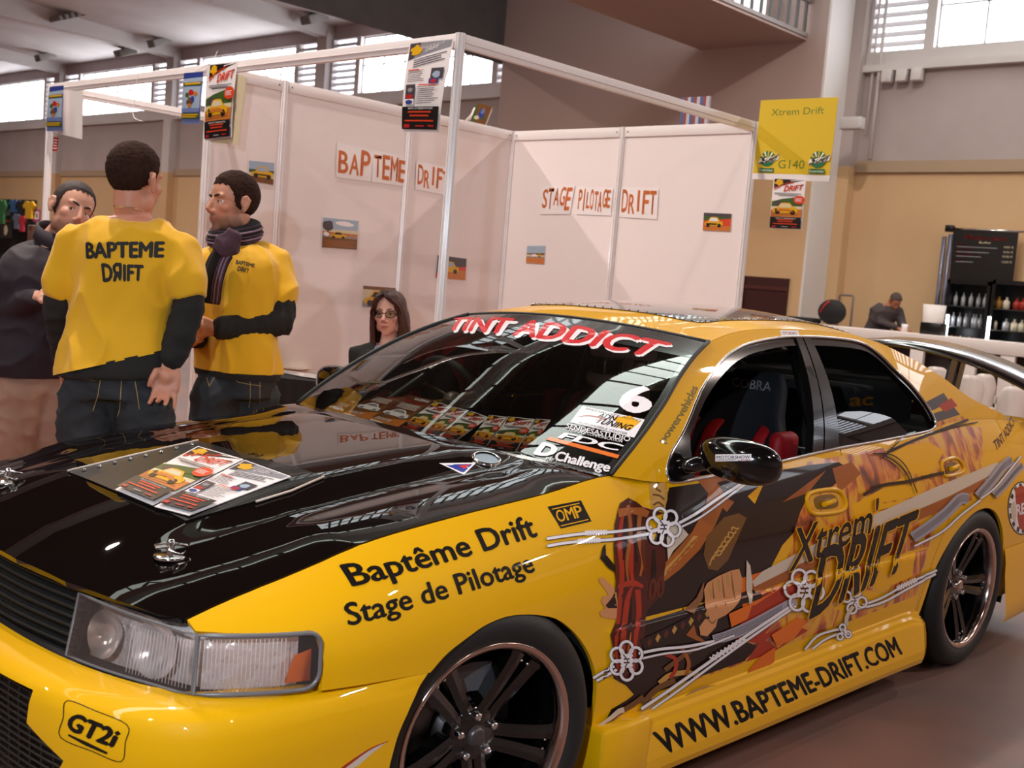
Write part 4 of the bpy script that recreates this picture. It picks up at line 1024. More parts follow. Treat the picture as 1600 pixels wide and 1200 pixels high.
def photo_art(kind):
    A = Art(); A.rect(0, 0, 1, 1, WH)
    if kind == 0: A.rect(.02, .02, .98, .98, SA); A.rect(.02, .55, .98, .98, SK_); A.rect(.02, .02, .98, .28, BR); A.poly([(.02, .45), (.98, .5), (.98, .62), (.5, .6), (.02, .6)], GR); A.car(.12, .22, .95, .78, YE, SK_); A.rect(.2, .36, .8, .42, BK)
    if kind == 1:
        A.rect(.02, .03, .98, .97, SK_); A.blob(.6, .83, .3, .1, WH, 12, .4); A.rect(.02, .03, .98, .55, OR); A.poly([(.02, .03), (.98, .03), (.98, .36), (.02, .38)], BR); A.rect(.02, .38, .98, .44, GY_); A.poly([(.02, .55), (.98, .52), (.98, .64), (.4, .62), (.02, .6)], SA); A.blob(.16, .74, .16, .18, DG, 16, .25); A.rect(.14, .45, .18, .62, DG); A.blob(.12, .47, .12, .08, WH, 10, .4); A.car(.22, .35, .66, .56, YE, BK); A.lines(.1, .9, .08, .3, 4, OR, .2)
    if kind == 2: A.rect(.02, .03, .98, .97, SA); A.rect(.02, .82, .98, .97, BR); A.poly([(.02, .03), (.98, .03), (.98, .4), (.02, .3)], GY_); A.car(.06, .1, .92, .80, YE, BK); A.poly([(.2, .3), (.5, .45), (.8, .3), (.5, .25)], BK)
    if kind == 3: A.rect(.01, .01, .99, .99, DG); A.poly([(.0, .02), (.99, .02), (.99, .62), (.45, .5), (.0, .2)], RD); A.poly([(.0, .0), (.99, .0), (.99, .45), (.5, .4)], OR); A.car(.1, .25, .75, .78, YE, SK_)
    if kind == 4: A.rect(.01, .01, .99, .99, SK_); A.rect(.01, .01, .99, .55, SA); A.rect(.01, .01, .99, .36, OR); A.rect(.01, .33, .99, .4, GY_); A.poly([(.02, .5), (.98, .48), (.98, .6), (.02, .56)], BR); A.car(.4, .35, .8, .6, YE, BK); A.blob(.45, .45, .2, .1, WH, 10, .4)
    if kind == 5: A.rect(.01, .01, .99, .99, RD); A.poly([(.01, .55), (.99, .72), (.99, .99), (.01, .99)], GR); A.rect(.01, .8, .99, .99, DG); A.poly([(.01, .01), (.99, .01), (.99, .3), (.01, .2)], OR); A.car(.06, .2, .72, .78, YE, WH); A.rect(.12, .34, .5, .42, BK)
    if kind == 6:
        A.rect(.02, .015, .98, .985, BK); A.lines(.3, .75, .88, .93, 1, GY_, .5); A.text('BOISSON ENERGIE', [(.15, .80), (.9, .80), (.9, .86), (.15, .86)], YE, .02); A.rect(.05, .44, .95, .78, GY_); A.rect(.05, .44, .95, .62, DG)
        for x in (.2, .45, .7): A.blob(x, .56, .1, .12, CR, 9, .3)
        A.blob(.5, .70, .4, .07, WH, 12, .4); A.poly([(.05, .05), (.5, .05), (.5, .40), (.05, .36)], BR); A.poly([(.40, .08), (.62, .08), (.66, .40), (.42, .40)], YE); A.blob(.54, .32, .1, .07, CR, 8, .2); A.text('2€', [(.74, .19), (.92, .19), (.92, .27), (.74, .27)], GY_, .02)
    return A
def sheet(name, quad, art, label=None, cat=None, group=None, curl=0.0, thick=.0012, parent=None, mats=None, step=(.25, .25), lift=.00035):
    """A printed sheet spanning four 3-D corners (bottom-left, bottom-right, top-right, top-left)."""
    q = [np.array(p, float) for p in quad]
    nrm = np.cross(q[1]-q[0], q[3]-q[0]); nrm /= np.linalg.norm(nrm)
    def S(a, b):
        a = np.asarray(a, float)[:, None]; b = np.asarray(b, float)[:, None]
        return (1-a)*(1-b)*q[0]+a*(1-b)*q[1]+a*b*q[2]+(1-a)*b*q[3]+nrm*(curl*.8*np.sin(PI*b)*(1-.5*b)+curl*.25*np.sin(a*3))
    layers = [(bm, thick+k*lift, i) for bm, k, i in art.l]
    back = flat_polys([(R4(0, 0, 1, 1), [])]); layers.insert(0, (back, 0.0, 0))
    o = panel(name, layers, S, 1, mats or PRN, parent, step)
    return tag(o, label, cat, group)
# ------------------------------------------------------------------ the booth
BX, BY0, MOD, BH = -3.7196, 3.5367, .99, 2.478
BX1, BY1 = BX-2*MOD, BY0+2.5*MOD
PANELM = mat('booth_panel', '#efe2e0', rough=.28, spec=.4)
ALU = mat('booth_post_white', '#efe8e8', rough=.25, coat=.6, coat_rough=.08)
RAILM = mat('booth_beam', '#ece2e1', rough=.35)
def post(x, y, label, h=BH):
    mb = MB(); pts = []
    for k in range(8):
        a = PI/8+k*PI/4; a2 = a+PI/4
        p = np.array([math.cos(a), math.sin(a)])*.024; p2 = np.array([math.cos(a2), math.sin(a2)])*.024; m = (p+p2)/2
        t = (p2-p)/np.linalg.norm(p2-p)
        pts += [tuple(p), tuple(m-t*.0035), tuple((m-t*.0035)*.78), tuple((m+t*.0035)*.78), tuple(m+t*.0035)]
    mb.prism(pts, 0, h); o = mb.build('booth_post', ALU, loc=(x, y, 0)); tag(o, label, 'post', 'white booth posts')
    return o
POSTS = [(BX, BY0, 'tall front corner post of the booth, the one nearest the car windscreen'), (BX1, BY0, 'booth post behind the man with the scarf, at the free end of the wall'), (BX, BY1, 'booth post at the right end of the back wall, beside the yellow sign'), (BX1, BY1, 'booth post in the inner corner where the two walls meet'), (BX1, BY0+.5*MOD, 'first wall post from the left on the long booth wall'), (BX1, BY0+1.5*MOD, 'wall post behind the seated woman'), (BX+-MOD, BY1, 'middle post of the back wall between STAGE PILOTAGE and DRIFT'), (BX1-1.96*MOD, BY0, 'leftmost booth post, behind the man in the dark shirt')]
for p in POSTS: post(*p)
def beam(a, b, label, h=.062):
    a, b = np.array(a), np.array(b); d = b-a; L = np.linalg.norm(d); ang = math.atan2(d[1], d[0])
    mb = MB(); mb.rbox((.02, -.012, BH-h), (L-.02, .012, BH-.001), .002); mb.box((.02, -.017, BH-h*.62), (L-.02, .017, BH-h*.56))
    o = mb.build('booth_beam', RAILM, loc=(a[0], a[1], 0), rot=(0, 0, ang)); tag(o, label, 'beam', 'white booth beams'); return o
beam((BX, BY0), (BX1, BY0), 'front booth beam from the scarfed man to the tall corner post')
beam((BX1, BY0), (BX1-1.96*MOD, BY0), 'front beam of the neighbouring booth at the left')
beam((BX, BY0), (BX, BY1), 'long booth beam sloping down to the yellow sign in the picture')
beam((BX1-1.96*MOD, BY0), (BX1-1.96*MOD, BY0+3.0), 'beam of the left booth running back under the windows')
def wallpanel(a, b, label):
    a, b = np.array(a), np.array(b); d = b-a; L = np.linalg.norm(d); ang = math.atan2(d[1], d[0])
    t = thing('booth_divider', label, 'panel', (a[0], a[1], 0), ang, 'white booth wall panels')
    mb = MB(); mb.box((.024, -.003, .03), (L-.024, .003, BH-.06)); mb.build('board', PANELM, t)
    mb = MB(); mb.rbox((.024, -.012, BH-.066), (L-.024, .012, BH-.001), .002); mb.build('top_rail', RAILM, t); mb = MB(); mb.rbox((.024, -.012, .0), (L-.024, .012, .05), .002); mb.build('bottom_rail', RAILM, t)
    mb = MB()
    for x in (.045, L-.045):
        for s in (-1, 1): mb.lathe([(.0, .0), (.005, .0), (.005, .002)], 8, Matrix.Translation((x, s*.0125, BH-.033))@Matrix.Rotation(s*-PI/2, 4, 'X'))
    mb.build('rail_screw', STEEL, t)
    return t
yy = [BY0, BY0+.5*MOD, BY0+1.5*MOD, BY1]
for i, nm in enumerate(('narrow white booth panel at the free end of the long wall', 'white booth panel with the large desert photo and the first BAPTEME letters', 'white booth panel with the word DRIFT, next to the inner corner')):
    wallpanel((BX1, yy[i]), (BX1, yy[i+1]), nm)
wallpanel((BX1, BY1), (BX1+MOD, BY1), 'white back wall panel with STAGE PILOTAGE on it')
wallpanel((BX1+MOD, BY1), (BX, BY1), 'white back wall panel with the word DRIFT at the right')
# booth carpet
mb = MB(); mb.box((BX1+.03, 1.2, .0), (BX+.05, BY1-.03, .006)); tag(mb.build('booth_carpet', mat('orange_carpet', '#a8401c', rough=.95, noise=(90, '#8f3416', .3))), 'orange carpet on the booth floor', 'carpet')
# things hung on the walls: pixel corners -> points on the wall plane
WL = (BX1+.0035, 0, 0), (1, 0, 0); WB = (0, BY1-.0035, 0), (0, -1, 0)
def quad_on(px, plane, lift=.002):
    n = np.array(plane[1], float); return [on_plane(u, v, plane[0], n)+n*lift for u, v in px]
def jag_text(A, s, x0, x1, y0, y1, seed, up=.0):
    rnd = random.Random(seed); n = len(s); w = (x1-x0)/n
    for i, ch in enumerate(s):
        a = x0+i*w; h = (y1-y0)*(.72+.28*rnd.random()); b = y0+(y1-y0-h)*rnd.random()+up*i/n; t = (rnd.random()-.5)*.12*(y1-y0)
        if ch in 'I1': a += w*.28; w2 = w*.36
        else: w2 = w
        A.k += 1; A.l.append((text_in_quad(ch, [(a, b), (a+w2*.9, b+t*.3), (a+w2*.92+t*.3, b+h), (a+t*.3, b+h+t*.3)], .02), A.k, 1))
SHM = [mat('letter_sheet', '#f3eae9', rough=.16, coat=.6, coat_rough=.05), LETTER_ORANGE]
for s, px, lab, pl, sd in (
    ('BAP', [(524, 277), (579, 284), (582, 236), (526, 222)], 'letter sheet printed BAP in orange, shining, on the long booth wall', WL, 4),
    ('TEME', [(580, 284), (634, 292), (637, 246), (582, 234)], 'letter sheet printed TEME in orange', WL, 9),
    ('DRIFT', [(648, 296), (700, 306), (703, 262), (650, 252)], 'letter sheet printed DRIFT in orange, behind the tall corner post', WL, 12),
    ('STAGE', [(844, 335), (891, 335), (899, 290), (848, 290)], 'letter sheet printed STAGE in orange on the back wall', WB, 3),
    ('PILOTAGE', [(900, 335), (955, 337), (959, 293), (903, 293)], 'letter sheet printed PILOTAGE in orange on the back wall', WB, 5),
    ('DRIFT', [(968, 339), (1027, 343), (1030, 294), (971, 293)], 'letter sheet printed DRIFT in orange on the back wall', WB, 6)):
    A = Art(); A.rect(0, 0, 1, 1, 0); jag_text(A, s, .05, .97, .12, .97, sd)
    sheet('letter_sheet', quad_on(px, pl), A, lab, 'sign', 'orange lettering sheets', mats=SHM, curl=.004)
for k, px, lab, pl in (
    (0, [(387, 283), (427, 290), (429, 254), (388, 250)], 'small photo of a yellow car, highest on the long booth wall', WL),
    (1, [(501, 388), (558, 392), (561, 344), (503, 338)], 'photo of a car drifting past a dark tree in a dry field', WL),
    (2, [(564, 480), (617, 487), (619, 449), (566, 445)], 'photo of a yellow car pinned behind the seated woman', WL),
    (3, [(680, 434), (727, 438), (729, 404), (683, 398)], 'orange photo of a yellow car behind the tall corner post', WL),
    (4, [(822, 411), (851, 413), (853, 384), (824, 384)], 'small square photo of a dusty field under blue sky', WB),
    (5, [(1098, 360), (1142, 362), (1144, 334), (1100, 332)], 'red photo of a yellow car at the right of the back wall', WB)):
    sheet('photo_print', quad_on(px, pl), photo_art(k), lab, 'photo', 'photos on the booth walls', thick=.0008)
# posters hanging from posts and beams
FR = (0, BY0-.032, 0), (0, -1, 0)
def cellotape(): pass
sheet('hanging_poster', quad_on([(629, 206), (686.5, 207.5), (711, 59.5), (641, 67)], FR), flyer_stage(), 'STAGE DE PILOTAGE poster hanging at the tall corner post', 'poster', 'posters on the booth posts', curl=.02)
sheet('hanging_poster', quad_on([(324, 220), (366, 215), (375, 97), (331, 101)], FR, .012), flyer_bapteme(), 'BAPTEME DRIFT poster hanging at the post above the scarfed man', 'poster', 'posters on the booth posts', curl=.015)
A = Art(); A.rect(0, 0, 1, 1, SA); sheet('poster_backing', quad_on([(330, 222), (374, 227), (387, 122), (334, 99)], FR, .004), A, 'blank backing sheet peeping out behind the BAPTEME DRIFT poster', 'sheet')
sheet('hanging_poster', quad_on([(288, 194), (316, 194), (321, 113), (291, 115)], FR, .012), flyer_kart(), 'blue karting poster beside the BAPTEME DRIFT poster', 'poster', 'posters on the booth posts', curl=.01)
sheet('hanging_poster', quad_on([(80, 206), (106, 206), (107, 135), (85, 137)], FR, .03), flyer_kart(), 'blue karting poster on the leftmost booth post', 'poster', 'posters on the booth posts', curl=.01)
A = Art(); A.rect(0, 0, 1, 1, WH); sheet('blank_board', quad_on([(84, 207), (131, 218), (132, 143), (88, 140)], FR, .01), A, 'blank white board hanging behind the karting poster at the left', 'board')
A = Art(); A.rect(0, 0, 1, 1, CR); A.lines(.1, .9, .1, .9, 4, WH, .4); sheet('small_notice', quad_on([(82, 236), (90, 236), (92, 215), (84, 214)], FR, .0), A, 'small red notice on the leftmost booth post', 'notice')
# strings round the beams
for k, px in enumerate((((215, 110), (213, 140), (208, 180), (223, 190)), ((340, 80), (330, 97), (305, 112), (300, 120)))):
    mb = MB(); mb.tube(smooth_line([on_plane(u, v, (0, BY0-.02, 0), (0, -1, 0)) for u, v in px], 5), .0022, 5); tag(mb.build('cable_tie', WHITE), ['white cable tie dangling from the left beam', 'white cable tie looped over the beam above the BAPTEME poster'][k], 'cable tie')
# yellow stand sign
SG = (0, BY1-.02, 0), (0, -1, 0)
A = Art(); A.rect(0, 0, 1, 1, 0); A.rect(0, .075, 1, 1, 1)
A.text('Xtrem Drift', [(.16, .80), (.84, .81), (.84, .895), (.16, .885)], 2, 0.0)
A.text('G140', [(.33, .145), (.67, .145), (.67, .25), (.33, .25)], 2, 0.0)
for x in (.06, .72):
    A.blob(x+.12, .26, .10, .10, 3, 22)
    for k in range(5):
        a0, a1 = .25+k*.56, .50+k*.56; A.poly([(x+.12, .24), (x+.12+.098*math.cos(a0), .26+.098*math.sin(a0)), (x+.12+.098*math.cos(a1), .26+.098*math.sin(a1))], 4 if k % 2 else 1)
    A.poly([(x+.0, .20), (x+.26, .25), (x+.27, .30), (x+.02, .26)], 4); A.text('Sud', [(x+.0, .19), (x+.25, .235), (x+.28, .33), (x+.03, .28)], 4, .04, .25); A.text('Sud', [(x+.03, .21), (x+.22, .245), (x+.245, .315), (x+.055, .275)], 4, .01, .25)
    A.rect(x+.02, .09, x+.22, .145, 3); A.text('Expertises', [(x+.03, .104), (x+.21, .104), (x+.21, .135), (x+.03, .135)], 4, .0)
sheet('stand_sign', quad_on([(1176, 280), (1296, 284), (1311, 152), (1190, 157)], SG), A, 'yellow Xtrem Drift G140 stand sign at the end of the back wall', 'sign', mats=[mat('sign_white', '#efe6e4', rough=.4), mat('sign_yellow', '#dcb81e', rough=.45), mat('sign_ink_green', '#5f7a1e', rough=.5), mat('logo_green', '#0f6a3a', rough=.5), mat('logo_white', '#f0ead8', rough=.5)], thick=.004)
sheet('hanging_poster', quad_on([(1203, 357), (1254, 359), (1260, 281), (1210, 278)], SG, .004), flyer_bapteme(), 'BAPTEME DRIFT poster hanging under the yellow stand sign', 'poster', 'posters on the booth posts', curl=.008)
# boxes standing behind the walls
P = on_plane(752, 178, (BX1-.25, 0, 0), (1, 0, 0))
A = Art(); A.rect(0, 0, 1, 1, BR); A.blob(.5, .5, .25, .35, NV, 10, .4); A.blob(.55, .65, .15, .2, BL_, 9, .4); A.poly([(0, 0), (.3, 0), (.1, .9), (0, 1)], GR); A.blob(.3, .25, .2, .14, SA, 9, .5); A.blob(.75, .3, .15, .14, GR, 9, .5)
bx = thing('picture_box', 'tilted box with a colourful picture behind the long booth wall', 'box', tuple(P-np.array([0, 0, .12])))
c = P
ax = RGT*.966+UPV*-.26; ay = UPV*.93+RGT*.36
L = lambda u, v, d: c+ax*u+ay*v+FWD*d-np.array(bx.location)
mb = MB(); pts = [L(u, v, d) for d in (0, .10) for u, v in ((-.055, -.07), (.055, -.07), (.055, .07), (-.055, .07))]
mb.add(pts, [(3, 2, 1, 0), (4, 5, 6, 7), (0, 1, 5, 4), (1, 2, 6, 5), (2, 3, 7, 6), (3, 0, 4, 7)]); mb.build('carton', mat('carton_white', '#d8ccc6', rough=.5), bx)
sheet('picture_face', [L(-.055, -.07, -.001), L(.055, -.07, -.001), L(.055, .07, -.001), L(-.055, .07, -.001)], A, parent=bx)
mb = MB(); mb.tube([L(0, -.06, .05), L(0, -.06, .05)*[1, 1, 0]-np.array([0, 0, bx.location[2]])], .02, 8); mb.build('display_pole', STEEL, bx)
mb = MB(); mb.tube([L(-.09, -.08, .05), L(-.06, -.02, .05), L(-.06, .04, .06)], .018, 6); mb.build('carton_flap', mat('carton_white', '#d8ccc6'), bx)
P = on_plane(1083, 178, (0, BY1+.3, 0), (0, -1, 0)); mb = MB()
for k in range(9):
    x = P[0]-.10+k*.024; mb.cur = k % 3; mb.box((x, P[1], 0), (x+.024, P[1]+.02, P[2]+.11))
tag(mb.build('striped_banner', [mat('stripe_blue', '#4a5a8c'), mat('stripe_red', '#8c4434'), mat('stripe_pale', '#b9b3bd')]), 'striped banner standing behind the back wall near the right post', 'banner')
# ------------------------------------------------------------------ bar at the right, far behind the car
BARM = mat('bar_white', '#e4d8d4', rough=.4); FRB = mat('fridge_black', '#0e0c0c', rough=.3)
BYF = 14.8
def at_y(u, v, y): return on_plane(u, v, (0, y, 0), (0, 1, 0))
a = at_y(1240, 503, BYF); b = at_y(1640, 541, BYF)
bar = thing('bar_counter', 'long white bar counter far behind the car', 'counter', (a[0], BYF, 0))
L = b[0]-a[0]; zt = (a[2]+b[2])/2
mb = MB(); mb.rbox((0, -.03, zt-.17), (L, .55, zt), .01); mb.build('counter_top', BARM, bar)
mb = MB(); mb.box((0.05, .3, 0), (L-.05, .5, zt-.17)); mb.build('counter_back', mat('bar_dark', '#3a2a26', rough=.6), bar)
mb = MB(); mb.rbox((0, -.02, .36), (L, .04, .46), .008); mb.build('foot_rail', BARM, bar)
for u in (1372, 1432, 1515, 1575):
    x = at_y(u, 560, BYF)[0]-a[0]; mb = MB(); mb.rbox((x-.09, -.02, 0), (x+.09, .06, zt-.17), .006); mb.build('counter_post', BARM, bar)
ST = mat('white_stool_shell', '#ded2cc', rough=.3, coat=.4)
def bar_chair(u, v, wpx, y, label):
    P = at_y(u, v, y); z = P[2]; dep = float(np.dot(P-CAM, FWD)); hw = wpx*dep/CAM_F/2
    t = thing('bar_chair', label, 'chair', (P[0], y, 0), .45, 'white bar chairs')
    mb = MB(); n = 13; vs = []
    for r in range(9):
        zz = z-.40+.40*r/8
        for i in range(n):
            s = -1+2*i/(n-1); w = hw*(.80+.2*math.sin(PI*min(1, r/6)/2))*(1 if r < 6 else 1-.05*(r-5)); top = -.07*(abs(s)**4)*max(0, r-5)/3
            vs.append((s*w, -.10*(1-s*s)+.04+.02*r/8, zz+top))
    mb.add(vs, [(r*n+i, r*n+i+1, (r+1)*n+i+1, (r+1)*n+i) for r in range(8) for i in range(n-1)], True); o = mb.build('backrest', ST, t); m = o.modifiers.new('thick', 'SOLIDIFY'); m.thickness = .02
    mb = MB(); mb.rbox((-hw, -.04, z-.42), (hw, .36, z-.38), .015); mb.build('seat', ST, t)
    for sx in (-1, 1):
        for yy in (-.0, .32): mb = MB(); mb.tube([(sx*hw*.85, yy, z-.40), (sx*hw*1.0, yy+(.04 if yy else -.04), 0)], .014, 8); mb.build('leg', CHROME, t)
for args in ((1464, 573, 42, 13.2, 'white bar chair with a low back seen between the wing strut and the car roof'), (1517, 586, 46, 12.6, 'white bar chair right of the wing strut, in front'), (1540, 584, 38, 13.4, 'white bar chair right of the wing strut, behind another'), (1586, 604, 48, 12.4, 'white bar chair at the right picture edge'), (1598, 597, 30, 13.4, 'white bar chair at the right picture edge, further back')): bar_chair(*args)
# drinks coolers with light tubes
FY = 16.5
ORD = ['first', 'second', 'third', 'fourth', 'fifth', 'sixth']
TUBE = mat('cooler_light_tube', '#ffffff', emit='#f2f6ff', emit_s=9)
BOT = [mat('bottle_clear', '#cfd2d8', rough=.1, metal=.3), mat('bottle_amber', '#a8783a', rough=.15), mat('bottle_red', '#a8342c', rough=.2), mat('bottle_pale', '#e6dcc4', rough=.2), mat('bottle_green', '#5c6a34', rough=.15)]
rnd = random.Random(5)
def cooler(u0, u1, vtop, label, rows, tub):
    P0 = at_y(u0, vtop, FY); P1 = at_y(u1, vtop, FY); w = P1[0]-P0[0]; h = P0[2]
    t = thing('drinks_cooler', label, 'cooler', (P0[0], FY, 0), 0, 'black drinks coolers')
    mb = MB(); mb.box((0, .0, 0), (.04, .45, h)); mb.box((w-.04, 0, 0), (w, .45, h)); mb.box((0, .42, 0), (w, .45, h)); mb.box((0, 0, h-.06), (w, .45, h)); mb.box((0, 0, 0), (w, .45, .12)); mb.build('cabinet', FRB, t)
    for z in rows: mb = MB(); mb.box((.04, .02, z-.015), (w-.04, .42, z)); mb.build('shelf', mat('cooler_shelf', '#2a2826', rough=.4), t)
    x = at_y(tub[0], tub[1], FY)[0]-P0[0]; z0 = at_y(tub[0], tub[2], FY)[2]; z1 = at_y(tub[0], tub[1], FY)[2]
    mb = MB(); mb.tube([(x, -.02, max(.2, z0)), (x, -.02, z1)], .022, 8); mb.build('light_tube', TUBE, t)
    return t, P0, w
def bottle(x, z, k, y, label, h=.2, r=.032):
    mb = MB(); mb.lathe([(0, 0), (r, 0), (r, h*.6), (r*.8, h*.7), (r*.35, h*.8), (r*.33, h), (0, h)], 10)
    tag(mb.build('bottle', BOT[k % 5], loc=(x, y, z)), label, 'bottle', 'bottles in the drinks coolers')
t1, A0, w1 = cooler(1481, 1549, 436, 'black drinks cooler under the Notre carte banner', (.55, .95, 1.28, 1.58), (1482, 492, 530))
t2, A1, w2 = cooler(1552, 1640, 437, 'black drinks cooler at the right picture edge', (.55, .95, 1.28, 1.58), (1547, 495, 537))
for row, (vv, us, lab) in enumerate(((452, (1496, 1508, 1520, 1532, 1542), 'top shelf'), (473, (1493, 1503, 1513, 1525, 1529, 1536), 'second shelf'), (503, (1491, 1497, 1504, 1511, 1518, 1525), 'third shelf'), (523, (1490, 1497, 1505, 1513, 1521), 'lowest lit shelf'))):
    for i, u in enumerate(us):
        P = at_y(u, vv, FY+.2); z = (1.58, 1.28, .95, .55)[row]; bottle(P[0], z, [0, 0, (i+1) % 5, (i*2+1) % 5][row], FY+.18, '%s bottle from the left, %s of the cooler under the banner' % (ORD[i], lab))
for row, (us, z, lab, ks) in enumerate((((1562, 1574, 1590, 1600), 1.58, 'top shelf', (1, 3, 2, 2)), ((1558, 1577, 1590, 1602), 1.28, 'second shelf', (3, 0, 3, 3)), ((1560, 1568, 1576, 1584, 1592), .95, 'third shelf', (4, 1, 3, 1, 2)))):
    for i, u in enumerate(us):
        P = at_y(u, 470, FY+.2); bottle(P[0], z, ks[i], FY+.18, '%s bottle from the left, %s of the cooler at the picture edge' % (ORD[i], lab), .17, .05 if row < 2 else .035)
# menu banner on a stand
NY = 17.1
q = [at_y(u, v, NY) for u, v in ((1483, 438), (1581, 438), (1592, 363), (1490, 358))]
bt = thing('menu_banner', 'black roll-up menu banner headed Notre carte above the drinks coolers', 'banner', (q[0][0], NY, 0))
dz = np.array(bt.location)
up = q[3]-q[0]; full = [q[0]-up*.95, q[1]-up*.95, q[2], q[3]]
A = Art(); A.rect(0, 0, 1, 1, BK); A.text('Notre carte', [(.2, .905), (.84, .905), (.84, .955), (.2, .955)], CR, .02); A.text('Buffet', [(.42, .87), (.60, .87), (.60, .89), (.42, .89)], SA)
for k, (nm, y) in enumerate((('Pizza', .84), ('Sandwich au choix', .79), ('Salade 2', .745), ('Boisson 2 + 1', .69))):
    A.text(nm, [(.08, y), (.22+.10*(k % 3), y), (.22+.10*(k % 3), y+.022), (.08, y+.022)], CR, .01); A.lines(.08, .72-.12*k, y-.02, y-.004, 1, GY_, .5); A.text(['4,00 €', '4,50 €', '10,00 €', '12,00 €'][k], [(.80, y-.006), (.95, y-.006), (.95, y+.014), (.80, y+.014)], SA)
sheet('banner_sheet', [p-dz for p in full], A, parent=bt, lift=.0004)
mb = MB(); e0 = q[3]-dz; e1 = q[2]-dz; mb.tube([e0+[-.08, .02, .01], e1+[.12, .02, .01]], .018, 8); mb.build('top_bar', CHROME, bt)
for k, (u0, v0, u1, v1) in enumerate(((1476, 370, 1463, 484), (1486, 366, 1473, 484))): mb = MB(); p0, p1 = at_y(u0, v0, NY)-dz, at_y(u1, v1, NY)-dz; mb.tube([p0, p1, p1*[1, 1, 0]], .035, 8); mb.build('stand_pole', mat('pole_blue_grey', '#6a6a7a', rough=.3, metal=.5), bt)
mb = MB(); p = at_y(1484, 357, NY)-dz; mb.rbox(tuple(p-[.06, .04, .05]), tuple(p+[.06, .06, .05]), .01); mb.build('clip', FRB, bt)
# things on and behind the bar
P = at_y(1457, 510, BYF+.25); mb = MB(); zb = zt
mb.lathe([(.13, .16), (.15, .40), (.145, .40), (.125, .17), (0, .17)], 20); sh = tag(mb.build('table_lamp_shade', mat('shade_white', '#ece4e2', rough=.6), loc=(P[0], BYF+.25, zb)), 'white lamp shade standing on the bar counter', 'lamp')
mb = MB(); mb.rbox((-.13, -.1, 0), (.16, .1, .16), .01); mb.build('lamp_base', FRB, sh)
P = at_y(1413, 515, BYF+.2); mb = MB(); mb.lathe([(0, 0), (.035, 0), (.045, .11), (.04, .11), (.03, .01), (0, .01)], 14); tag(mb.build('paper_cup', WHITE, loc=(P[0], BYF+.2, zb)), 'white cup by the hands of the man behind the bar', 'cup')
P = at_y(1300, 512, BYF+.3); bg = thing('backpack', 'black backpack with a red stripe on the bar counter', 'bag', (P[0], BYF+.25, zb))
mb = MB(); mb.ball((0, 0, .19), (.21, .14, .18), 12); mb.build('bag_body', mat('bag_black', '#121012', rough=.8), bg)
mb = MB(); mb.tube([(-.12, -.12, .17), (-.06, -.13, .27), (.0, -.10, .34)], .015, 6); mb.build('red_stripe', mat('bag_red', '#a81c24', rough=.6), bg)
P = at_y(1258, 500, BYF+.3); mb = MB(); mb.rbox((-.22, -.14, 0), (.22, .14, .08), .03, None, 3); tag(mb.build('folded_jacket', mat('bag_black', '#121012'), loc=(P[0], BYF+.25, zb)), 'dark folded jacket lying at the left end of the bar', 'jacket')
P = at_y(1322, 515, BYF+1.2); x0 = at_y(1311, 470, BYF+1.2)[0]; x1 = at_y(1333, 470, BYF+1.2)[0]; z1 = at_y(1322, 461, BYF+1.2)[2]
tr = thing('luggage_trolley', 'grey trolley handle standing behind the bar', 'trolley', ((x0+x1)/2, BYF+1.2, 0)); hw = (x1-x0)/2
mb = MB(); mb.tube([(-hw, 0, .3), (-hw, 0, z1-.02), (-hw+.02, 0, z1), (hw-.02, 0, z1), (hw, 0, z1-.02), (hw, 0, .3)], .018, 8); mb.build('handle_frame', mat('trolley_grey', '#7a6a64', rough=.4), tr)
mb = MB(); mb.rbox((-hw-.05, -.05, .05), (hw+.05, .3, .34), .03); mb.build('trolley_case', mat('bag_black', '#121012'), tr)
for sx in (-1, 1): mb = MB(); mb.lathe([(0, -.02), (.05, -.02), (.05, .02), (0, .02)], 14, Matrix.Translation((sx*hw, .1, .05))@Matrix.Rotation(PI/2, 4, 'Y')); mb.build('trolley_wheel', RUB, tr)
# booth table with printed matter
tb = thing('booth_table', 'table under a black cloth inside the booth behind the scarfed man', 'table', (BX1+.45, 3.62, 0))
CL = mat('black_tablecloth', '#151112', rough=.85)
def tl(u, v, z=.775): return on_z(u, v, z)
f0, f1 = tl(415, 588), tl(530, 600); dirx = nrm((f1-f0)*[1, 1, 0]); bk = nrm(np.cross((0, 0, 1), dirx))
cnr = [f0-dirx*.08, f1+dirx*.12, f1+dirx*.12+bk*.42, f0-dirx*.08+bk*.42]
o = np.array(tb.location)
mb = MB(); mb.add([c*[1, 1, 0]+[0, 0, z]-o for z in (.755, .775) for c in cnr], [(3, 2, 1, 0), (4, 5, 6, 7), (0, 1, 5, 4), (1, 2, 6, 5), (2, 3, 7, 6), (3, 0, 4, 7)]); mb.build('tabletop', CL, tb)
mb = MB(); n = 60; vs = []
for z in (.772, .5, .25, .02):
    for i in range(n+1):
        p = cnr[0]+(cnr[1]-cnr[0])*i/n-bk*(.004+.012*math.sin(i*.9)*(.78-z)); vs.append(p*[1, 1, 0]+[0, 0, z]-o)
mb.add(vs, [(r*(n+1)+i, r*(n+1)+i+1, (r+1)*(n+1)+i+1, (r+1)*(n+1)+i) for r in range(3) for i in range(n)], True); mb.build('cloth_front', CL, tb)
for c in cnr: mb = MB(); p = c+(sum(cnr)/4-c)*.06; mb.tube([p*[1, 1, 0]+[0, 0, .008]-o, p*[1, 1, 0]+[0, 0, .76]-o], .018, 8); mb.build('leg', STEEL, tb)
def on_table(px, A, label, k, nm='leaflet', grp='leaflets on the booth table'):
    sheet(nm, [tl(u, v, .779+.002*k) for u, v in px], A, label, nm, grp)
